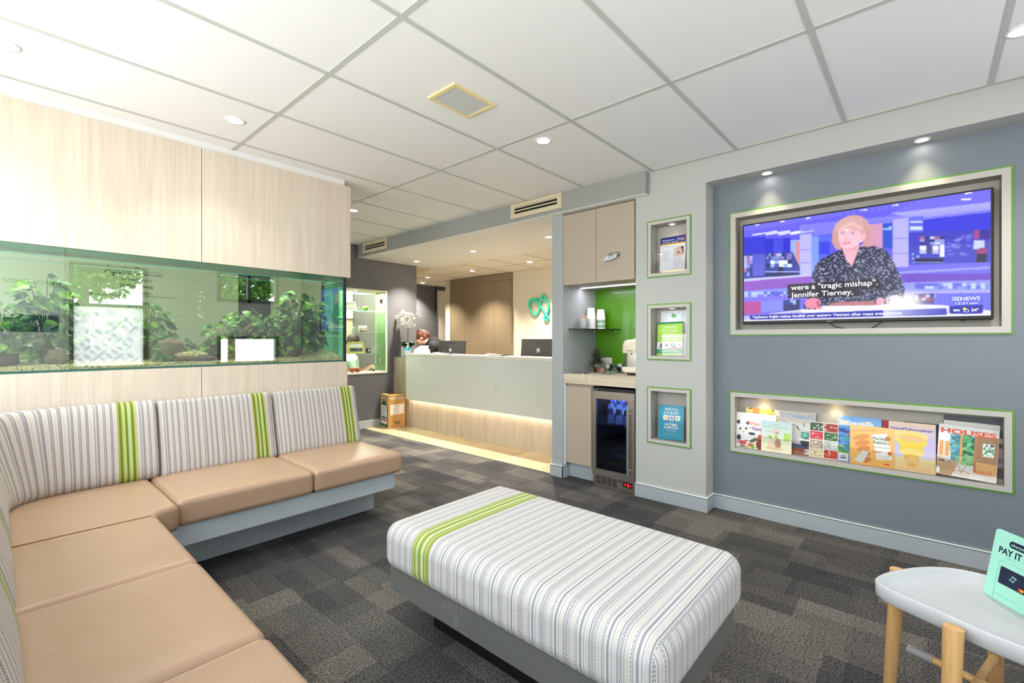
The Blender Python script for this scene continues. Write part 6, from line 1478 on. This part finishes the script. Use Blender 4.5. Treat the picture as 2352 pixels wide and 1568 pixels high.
q.line((.22,.6),(.62,.63),.01,(200,226,160)); q.ell(.42,.90,.15,.03,(200,130,80)); q.ell(.42,.90,.12,.018,(236,220,206)); q.line((.36,.76),(.46,.98),.012,(196,126,80)); q.line((.50,.76),(.38,.98),.012,(196,126,80)); q.poly([(.30,.92),(1,.88),(1,1),(.28,1)],(238,226,218),.8)
for i in range(18): q.ell(.58+.05*(i%5),.93+.02*(i//5),.016,.006,WHT)
q.rect(0,.86,.055,.97,WHT)
book('magazine','houses magazine with red masthead and a sunny dining room cover','magazine',3.596,-.040,zf+.014,.240,.285,.085,q,.007,.05,[('HOUSES',.5,.165,.095,.92,'c',(236,84,60),.035),('SENSE OF',.62,.845,.028,.30,'l',(240,90,60),.02),('OCCASION',.62,.885,.028,.30,'l',(240,90,60),.02)],G)
# pier niches
def zz(k): return nl[k][1][2]+.0015
q=P(.21,.28,(236,238,246)); q.rect(0,0,1,.20,(20,30,120)); q.rect(0,.19,1,.225,(246,200,50)); q.rect(0,.94,1,.985,(246,200,50)); q.ell(.90,.06,.04,.02,(200,30,60))
for j in range(20): q.rect(.06,.35+.016*j,.06+.38*(.85+.15*math.sin(j*3)),.356+.016*j,(176,182,200),.8)
q.rect(.52,.31,.93,.55,(206,220,220)); q.ell(.74,.42,.13,.14,(232,188,170)); q.poly([(.80,.31),(.93,.31),(.93,.50),(.88,.50),(.86,.40)],(40,34,34)); q.ell(.865,.43,.02,.03,(226,176,158)); q.ell(.73,.47,.05,.035,(90,40,46)); q.ell(.73,.50,.035,.03,(226,140,150)); q.ell(.68,.385,.02,.01,(60,50,50)); q.ell(.79,.37,.02,.01,(60,50,50)); q.poly([(.52,.55),(.6,.5),(.9,.52),(.93,.55)],(226,180,164))
for j in range(17): q.rect(.52,.58+.02*j,.52+.40*(.85+.15*math.sin(j*2)) if j<9 else .78,.587+.02*j,(176,182,200),.8)
q.ell(.88,.84,.04,.05,(190,200,226)); q.ell(.88,.84,.03,.04,(236,238,246))
book('leaflet','white leaflet about medications and mouth with navy heading in top niche','leaflet',3.485,1.562,zz(0),.20,.285,.12,q,.002,-.02,[('Medications',.07,.105,.045,.48,'l',(226,232,250),.012),('and your mouth',.07,.17,.045,.62,'l',(226,232,250),.012),('The medications that you take',.08,.265,.018,.56,'l',(60,60,120),.0),('can affect your oral health',.08,.295,.018,.50,'l',(60,60,120),.0),('NSW',.86,.115,.018,.1,'l',WHT,.02)])
q=P(.2,.37,(234,236,246)); 
q.ell(.48,.17,.07,.04,(80,170,90)); q.ell(.54,.17,.06,.04,(80,170,90)); q.line((.52,.13),(.55,.11),.01,(40,70,60)); q.ell(.47,.135,.04,.008,(30,60,60)); q.poly([(.66,.09),(.90,.105),(.82,.26),(.56,.25)],(150,180,230)); q.poly([(.68,.10),(.87,.112),(.80,.25),(.59,.24)],(244,246,252)); q.rect(.69,.115,.73,.13,(70,90,180))
for j in range(7): q.line((.71-.012*j,.145+.013*j),(.84-.012*j,.15+.013*j),.004,(170,180,220))
book('leaflet','white medical history leaflet standing behind the green book','leaflet',3.520,1.575,zz(1),.205,.375,.07,q,.002,0,[('TELL YOUR NEW CHANGES',.07,.095,.012,.45,'l',(120,126,150),.0),('TO YOUR MEDICAL HISTORY',.07,.115,.012,.45,'l',(120,126,150),.0),('APPLE DENTAL',.62,.06,.009,.26,'l',(150,156,176),.0)])
q=P(.2,.26,(160,214,60)); q.rect(0,0,1,.065,(20,130,90)); q.rect(0,.60,1,.80,(236,232,228)); q.rect(0,.80,1,.95,(30,140,90))
for (x,y,r_) in ((.15,.75,.07),(.16,.70,.055),(.17,.66,.04)): q.ell(x,y,r_,.022,(50,60,64))
q.ell(.38,.70,.07,.03,(50,70,100)); q.ell(.34,.66,.06,.02,(226,160,130)); q.ell(.4,.76,.08,.015,(230,190,170)); q.dots(16,(.54,.64,.74,.76),.028,[(60,90,140),(110,140,180),(40,50,70)],2); q.rect(.50,.77,1,.80,(226,130,70)); q.ell(.86,.71,.03,.05,(190,90,40)); q.dots(8,(.82,.72,.98,.78),.02,[(90,50,40),(230,220,210)],3)
book('health_guide_book','lime green integrative medicine guide in the middle niche','book',3.470,1.578,zz(1),.20,.262,.14,q,.014,-.03,[('MAYO',.52,.205,.085,.50,'c',WHT,.0),('CLINIC',.52,.315,.085,.60,'c',WHT,.0),('GUIDE TO',.52,.37,.02,.18,'c',WHT,.0),('INTEGRATIVE',.55,.465,.055,.74,'c',WHT,.035),('MEDICINE',.55,.55,.055,.58,'c',WHT,.035),('Conventional remedies meet',.52,.85,.022,.55,'c',WHT,.015),('alternative therapies to transform health',.52,.885,.022,.72,'c',WHT,.015)])
q=P(.2,.255,(0,148,184)); 
for i,c in enumerate(((246,180,80),(170,80,150),(150,200,110))): x=.20+.235*i; q.rect(x,.30,x+.19,.44,(244,242,238)); q.ell(x+.09,.36,.06,.03,c); q.ell(x+.13,.40,.04,.02,tuple(min(255,k+30) for k in c))
book('health_guide_book','blue home remedies paperback in the bottom niche','book',3.470,1.570,zz(2),.20,.262,.14,q,.016,-.03,[('MAYO',.52,.16,.085,.50,'c',WHT,.0),('CLINIC',.52,.265,.085,.60,'c',WHT,.0),('Book of',.55,.51,.028,.15,'c',WHT,.0),('HOME',.52,.61,.085,.50,'c',WHT,.02),('REMEDIES',.52,.685,.060,.58,'c',WHT,.02),('SECOND EDITION',.54,.745,.020,.38,'c',WHT,.02),('WHAT TO DO FOR THE',.54,.82,.018,.38,'c',(190,226,110),.01),('MOST COMMON HEALTH PROBLEMS',.54,.855,.018,.62,'c',(190,226,110),.01),('Philip Hagen, M.D., with Martha Millman, M.D.',.54,.91,.013,.8,'c',(150,206,226),.0)])

# ================================================================ people
def skinned(chains,voxel=.012,extra=None):
    """chains: list of [(x,y,z,r),...] tubes; fused into one continuous surface by voxel remesh"""
    mb=MB()
    for ch in chains:
        pts=[V(p[:3]) for p in ch]; rs=[p[3] for p in ch]
        # dense interpolation
        P=[];RR=[]
        for i in range(len(pts)-1):
            for k in range(5): t=k/5; P.append(pts[i].lerp(pts[i+1],t)); RR.append(rs[i]*(1-t)+rs[i+1]*t)
        P.append(pts[-1]);RR.append(rs[-1])
        mb.tube(P,RR,12); mb.sph(pts[0],rs[0]*.99,8); mb.sph(pts[-1],rs[-1]*.99,8)
        for p,r in zip(pts[1:-1],rs[1:-1]): mb.sph(p,r*.99,8)
    if extra: extra(mb)
    me=bpy.data.meshes.new('b'); me.from_pydata(mb.v,[],mb.f); o=bpy.data.objects.new('b',me); COL.objects.link(o)
    m=o.modifiers.new('r','REMESH'); m.mode='VOXEL'; m.voxel_size=voxel; m.use_smooth_shade=True
    s=o.modifiers.new('s','SMOOTH'); s.factor=.5; s.iterations=3
    dg=bpy.context.evaluated_depsgraph_get(); r=bpy.data.meshes.new_from_object(o.evaluated_get(dg)); bpy.data.objects.remove(o)
    r.polygons.foreach_set('use_smooth',[True]*len(r.polygons)); return r
M_skin=mat('skin',(226,176,154),.5); M_skin2=mat('skin_tan',(150,106,84),.5)
# head builder in local frame: f forward, l left, u up
def head(mb,c,f,u,s=1.0):
    f=V(f).normalized();u=V(u).normalized();l=u.cross(f).normalized();u=f.cross(l)
    M=Matrix((f,l,u)).transposed()
    def q(a,b,d): return V(c)+M@V((a*s,b*s,d*s))
    mb.sph(q(-.01,0,.03),(.098*s,.075*s,.098*s),12,M); mb.sph(q(.025,0,-.035),(.062*s,.058*s,.075*s),10,M); mb.sph(q(.055,0,-.085),(.030*s,.032*s,.022*s),8,M)
    mb.tube([q(.085,0,.02),q(.108,0,-.022),q(.092,0,-.034)],[.007*s,.013*s,.009*s],8)
    mb.sph(q(.082,0,-.055),(.014*s,.026*s,.007*s),6,M); mb.sph(q(.080,0,-.068),(.014*s,.022*s,.006*s),6,M); mb.sph(q(.082,0,.038),(.014*s,.045*s,.008*s),6,M)
    for e in (-1,1): mb.sph(q(-.012,e*.076,-.008),(.018*s,.008*s,.032*s),6,M); mb.sph(q(.070,e*.030,-.02),(.02*s,.02*s,.02*s),6,M)
    return q,M
# receptionist leaning forward, face turned left
hc=V((4.655,6.165,1.262)); LD=V((-.6665,.7455,0)); BK=-LD; VW=V((.7455,.6665,0)) 
t=thing('person','receptionist with red hair tied back and black top leaning over the desk','person',(4.9,6.0,0))
fwd=(LD*1.0+V((0,0,-.45))-VW*.25).normalized(); upv=(V((0,0,1))+LD*.35).normalized()
Q=[]
def ex(mb): Q.append(head(mb,hc,fwd,upv,1.0))
nb=hc-fwd*.03-upv*.07; sh=hc+BK*.22+V((0,0,-.10)); hp=hc+BK*.52+V((0,0,-.62))
shL=sh+VW*.17+V((0,0,-.03)); shR=sh-VW*.17+V((0,0,-.03))
bd=[[(*nb,.055),(*(hc+BK*.12+V((0,0,-.06))),.06),(*(sh),.085)],[(*shL,.065),(*sh,.10),(*shR,.065)],[(*sh,.12),(*(sh.lerp(hp,.5)),.145),(*hp,.16)]]
for s_,A in ((1,shL),(-1,shR)):
    el=A+LD*.08+V((0,0,-.28)); wr=el+LD*.24+V((0,0,.02)); bd.append([(*A,.055),(*el,.042),(*wr,.027),(*(wr+LD*.08),.032)])
    for k in range(5): b0=wr+LD*.10+VW*(.018*(k-2)); bd.append([(*b0,.009),(*(b0+LD*(.05 if k else .03)+V((0,0,-.02))),.008)])
    kn=hp+LD*.42+VW*(.10*s_)+V((0,0,.02)); an=kn+V((0,0,-.44)); bd.append([(*(hp+VW*.09*s_),.09),(*kn,.065),(*an,.04),(*(an+LD*.14+V((0,0,-.02))),.035)])
me=skinned(bd,.011,ex)
me.name='body'; body=link('body',me,M_skin,t)
# clothes: offset shells of torso and sleeves
cl_=[[(*(hc+BK*.13+V((0,0,-.085))),.066),(*sh,.105)],[(*shL,.078),(*sh,.115),(*shR,.078)],[(*sh,.135),(*(sh.lerp(hp,.5)),.16),(*hp,.172)]]
for s_,A in ((1,shL),(-1,shR)):
    el=A+LD*.08+V((0,0,-.28)); wr=el+LD*.21+V((0,0,.02)); cl_.append([(*A,.07),(*el,.055),(*wr,.040)])
me=skinned(cl_,.013); me.name='black_top'; link('black_top',me,mat('black_knit',(26,26,30),.85),t)
me=skinned([[(*(hp+VW*.09*s_),.10),(*(hp+LD*.42+VW*(.10*s_)+V((0,0,.02))),.075),(*(hp+LD*.42+VW*(.10*s_)+V((0,0,-.40))),.055)] for s_ in (1,-1)],.014); me.name='trousers'; link('trousers',me,mat('dark_trousers',(34,36,44),.85),t)
q,M=Q[0]
hm=MB(); hm.sph(q(-.018,0,.045),(.106,.084,.104),14,M,lambda p:p*(1+.02*math.sin(p.y*160))); hm.sph(q(-.055,0,.005),(.066,.078,.085),12,M); hm.sph(q(-.115,0,.02),(.05,.05,.055),10,M)
vv=[]; 
hm.v=[tuple(V(v_)) for v_ in hm.v]
hm.build('hair',mat('auburn_hair',(108,58,36),.5,var=.3,vscale=40),t)
MB().tube([q(-.07,.05,.10),q(-.10,.02,.10),q(-.13,.0,.06),q(-.14,-.01,.03)],.012,8).build('hair_clip',mat('pearl_clip',(206,206,216),.3),t)
for e in (-1,1): eb=MB().sph(q(.088,e*.032,.004),(.006,.014,.0045),6,M); eb.build('eye',mat('dark_eyes',(60,40,34),.4),t)
MB().sph(q(.092,0,-.060),(.007,.020,.004),6,M).build('lips',mat('lips',(190,100,96),.4),t)
# office chair under receptionist
oc_=thing('office_chair','black swivel chair under the receptionist','chair',(hp.x,hp.y,0))
MB().rbox(hp+V((0,0,-.20)),(.46,.46,.07),.03,3).build('seat',M_black,oc_)
MB().cyl((hp.x,hp.y,.05),(hp.x,hp.y,hp.z-.23),.025,.025,12).build('gas_column',M_chrome,oc_)
for k in range(5):
    a=2*PI*k/5; MB().tube([(hp.x,hp.y,.08),(hp.x+.27*math.cos(a),hp.y+.27*math.sin(a),.04)],.018,8).sph((hp.x+.27*math.cos(a),hp.y+.27*math.sin(a),.025),.025,6).build('caster_leg',M_black,oc_)
# seated visitor seen through the display cabinet
v0=V((3.86,6.98,0)); f_=V((.60,-.25,0)).normalized(); sd_=V((-f_.y,f_.x,0))
t=thing('person','masked person in a mint shirt looking down at a phone behind the display cabinet','person',v0)
hc2=v0+V((0,0,1.20))+f_*.05; Q2=[]
fw2=(f_+V((0,0,-.45))).normalized(); up2=(V((0,0,1))+f_*.4).normalized()
def ex2(mb): Q2.append(head(mb,hc2,fw2,up2,1.0))
ch=v0+V((0,0,.90)); hp2=v0-f_*.06+V((0,0,.50)); bd=[[(*(hc2-up2*.07),.055),(*(ch+V((0,0,.10))),.062)],[(*(ch+sd_*.17),.062),(*ch,.11),(*(ch-sd_*.17),.062)],[(*ch,.125),(*(v0+V((0,0,.68))),.14),(*hp2,.155)]]
slv=[];hands=[]
for s_ in (1,-1):
    A=ch+sd_*.18*s_; el=A+f_*.06+sd_*.03*s_+V((0,0,-.26)); wr=el+f_*.22-sd_*.10*s_+V((0,0,.12)); hd=wr+f_*.06-sd_*.02*s_+V((0,0,.03)); bd.append([(*A,.055),(*el,.042),(*wr,.028),(*hd,.034)]); slv.append((A,el)); hands.append(hd)
    for k in range(4): b0=hd+V((0,0,.022-.015*k))+f_*.02; bd.append([(*b0,.0095),(*(b0+f_*.035-sd_*.012*s_),.009),(*(b0+f_*.03-sd_*.040*s_),.008)])
    b0=hd-f_*.01+V((0,0,.03)); bd.append([(*b0,.011),(*(b0+f_*.02-sd_*.02*s_+V((0,0,.02))),.009)])
    kn=hp2+f_*.44+sd_*.10*s_; bd.append([(*(hp2+sd_*.09*s_),.085),(*kn,.062),(*(kn+V((0,0,-.42))),.042),(*(kn+f_*.14+V((0,0,-.46))),.035)])
me=skinned(bd,.011,ex2); me.name='body'; link('body',me,M_skin2,t)
me=skinned([[(*(ch+V((0,0,.05))),.085),(*ch,.125)],[(*(ch+sd_*.17),.078),(*ch,.13),(*(ch-sd_*.17),.078)],[(*ch,.14),(*(v0+V((0,0,.68))),.155),(*hp2,.168)]]+[[(*a,.072),(*(a.lerp(b,.75)),.060)] for a,b in slv],.013); me.name='mint_shirt'; link('mint_shirt',me,mat('mint_cotton',(190,220,206),.85),t)
me=skinned([[(*(hp2+sd_*.09*s_),.098),(*(hp2+f_*.44+sd_*.10*s_),.072),(*(hp2+f_*.44+sd_*.10*s_+V((0,0,-.40))),.055)] for s_ in (1,-1)],.014); me.name='trousers'; link('trousers',me,mat('grey_trousers',(90,92,96),.85),t)
q,M=Q2[0]
MB().sph(q(-.020,0,.045),(.100,.083,.100),12,M).sph(q(-.05,0,.0),(.06,.076,.08),10,M).build('hair',mat('dark_hair',(46,40,38),.6),t)
MB().sph(q(.058,0,-.055),(.050,.056,.045),10,M).build('face_mask',mat('mask_white',(220,224,224),.7),t)
for e in (-1,1): MB().sph(q(.088,e*.032,.004),(.006,.014,.0045),6,M).build('eye',mat('dark_eyes',(60,40,34),.4),t)
ph=hands[0].lerp(hands[1],.5)+f_*.045+V((0,0,.03)); 
th_=thing('phone','blue screened phone held by the masked person','phone',ph); Wp=(V((0,0,1))+f_*.35).normalized(); Up=sd_
Np=Up.cross(Wp)
MB().prism([(p[0],p[1]) for p in rrect(.075,.15,.01,3)],-.008,0,ph,Up,Wp).build('case',M_black,th_)
MB().prism([(p[0],p[1]) for p in rrect(.068,.14,.008,3)],.0004,.0012,ph,Up,Wp).build('screen',emis('phone_screen',(120,160,220),1.0),th_)
MB().prism([(p[0],p[1]) for p in rrect(.068,.14,.008,3)],-.0095,-.0085,ph,Up,Wp).build('rear_cover',mat('phone_blue',(110,140,196),.3),th_)
vc_=thing('visitor_chair','grey chair under the masked person','chair',(v0.x,v0.y,0)); MB().rbox(v0-f_*.06+V((0,0,.32)),(.48,.48,.05),.02,3).build('seat',mat('chair_grey',(120,120,122),.7),vc_)
MB().rbox(v0-f_*.30+V((0,0,.62)),(.05,.42,.42),.02,3,Matrix.Rotation(math.atan2(f_.y,f_.x),3,'Z')).build('backrest',mat('chair_grey',(120,120,122),.7),vc_)
for dx in (-.2,.2):
    for dy in (-.2,.2): MB().cyl((v0.x+dx-f_.x*.06,v0.y+dy-f_.y*.06,0),(v0.x+dx-f_.x*.06,v0.y+dy-f_.y*.06,.30),.014,.014,10).build('leg',M_chrome,vc_)
# outdoor greenery beyond the windows behind the camera
M_out=leafm('garden_leaf')
for k,(x,y,z,r,lb) in enumerate(((1.1,-4.2,2.9,1.0,'leafy garden tree outside the left window behind the camera'),(3.6,-4.6,2.6,1.2,'leafy garden tree outside the right window behind the camera'))):
    t=thing('garden_tree',lb,'tree',(x,y,-.1)); R=random.Random(k); lv=MB()
    for i in range(2600):
        d=V((R.gauss(0,1),R.gauss(0,1),R.gauss(0,1))).normalized()*r*R.uniform(.4,1); c=V((x,y,z))+d; s=.16
        a=V((R.gauss(0,1),R.gauss(0,1),R.gauss(0,1))).normalized(); b=a.orthogonal().normalized(); lv.add([c,c+a*s*.5+b*s*.3,c+a*s,c+a*s*.5-b*s*.3],[(0,1,2,3)])
    lv.build('foliage',M_out,t); MB().cyl((x,y,-.1),(x,y,z),.09,.05,10).build('trunk',mat('bark',(90,74,60),.9),t)

# ================================================================ lights (the room's lamps, added corridor lamps and its daylight)
def portal(name,loc,rot,sx,sy):
    o=area(name,loc,rot,sx,sy,1); o.data.cycles.is_portal=True; return o
portal('sky_portal',(XL-.11,.065,1.695),(0,-PI/2,0),1.55,1.83)
portal('sky_portal',(XL-.11,2.255,1.695),(0,-PI/2,0),1.55,2.39)
portal('sky_portal',(XL-.11,4.85,1.6),(0,-PI/2,0),1.4,1.5)
portal('sky_portal',(1.04,YW-.11,1.55),(PI/2,0,0),.8,1.4)
portal('sky_portal',(2.75,YW-.11,1.075),(PI/2,0,0),.9,.45)
portal('sky_portal',(2.75,YW-.11,2.07),(PI/2,0,0),.9,.46)
_dl=0
def downlight(x,y,z,label,power=46,r=.055,group='recessed ceiling downlights',proto=None,warm=(1,.96,.91),angle=115,tilt=(0,0,0),es=30):
    t=thing('downlight',label,'downlight',(x,y,z),group)
    m_=MB(); R=r
    m_.lathe([(R*.72,0),(R*.75,-.004),(R,-.005),(R*1.02,0)],(x,y,z),28); m_.build('trim_ring',mat('white_enamel',(240,240,238),.35),t)
    m_=MB(); m_.lathe([(0.0001,-.001),(R*.71,-.001)],(x,y,z),24); m_.build('lens',emis('lamp_glow',(255,244,226),es),t)
    spot((x,y,z-.012),power,angle,.8,warm,tilt,R*.6)
    return t
downlight(.03,3.054,ZC,'recessed downlight at the far left edge of the ceiling',20)
downlight(.962,3.085,ZC,'recessed downlight above the aquarium panels',20)
downlight(2.419,1.885,ZC,'recessed downlight between ceiling speaker panel and niche pier')
downlight(2.44,4.343,ZC,'recessed downlight just past the aquarium cabinet corner')
downlight(2.905,-.305,ZC,'recessed downlight at the top right corner near the media wall')
for i,(y,lb) in enumerate(((.812,'small soffit downlight above the left end of the television'),(.019,'small soffit downlight above the right part of the television'))):
    downlight(3.52,y,ZS,lb,13,.036,'soffit downlights above the television',warm=(1,.82,.5),angle=80,tilt=(0,math.radians(8),0))
for x,y,lb in ((4.09,5.512,'reception soffit downlight nearest the dark display wall'),(4.109,4.342,'middle downlight of the three in the reception soffit'),(4.087,3.112,'reception soffit downlight nearest the kitchenette pillar')):
    downlight(x,y,2.38,lb,230,.05,'reception downlights',warm=(1,.9,.77),angle=100)
for x,y,lb in ((5.289,6.8,'downlight in the reception tiles left of the brown cupboards'),(5.278,5.597,'downlight in the reception tiles before the brown cupboards'),(5.243,4.337,'downlight in the reception tiles before the teal emblem'),(5.75,7.55,'furthest downlight washing the dark wall behind reception')):
    downlight(x,y,2.38,lb,215,.05,'reception downlights',warm=(1,.89,.74),angle=105)
for x,y,lb in ((.9,4.9,'unseen downlight added to brighten the corridor behind the aquarium, left'),(2.0,4.9,'unseen downlight added to brighten the corridor behind the aquarium, right')): downlight(x,y,ZC,lb,9,.05,'added corridor downlights',warm=(1,.98,.94),angle=140)  # unseen lamps added to brighten the corridor wall behind the tank
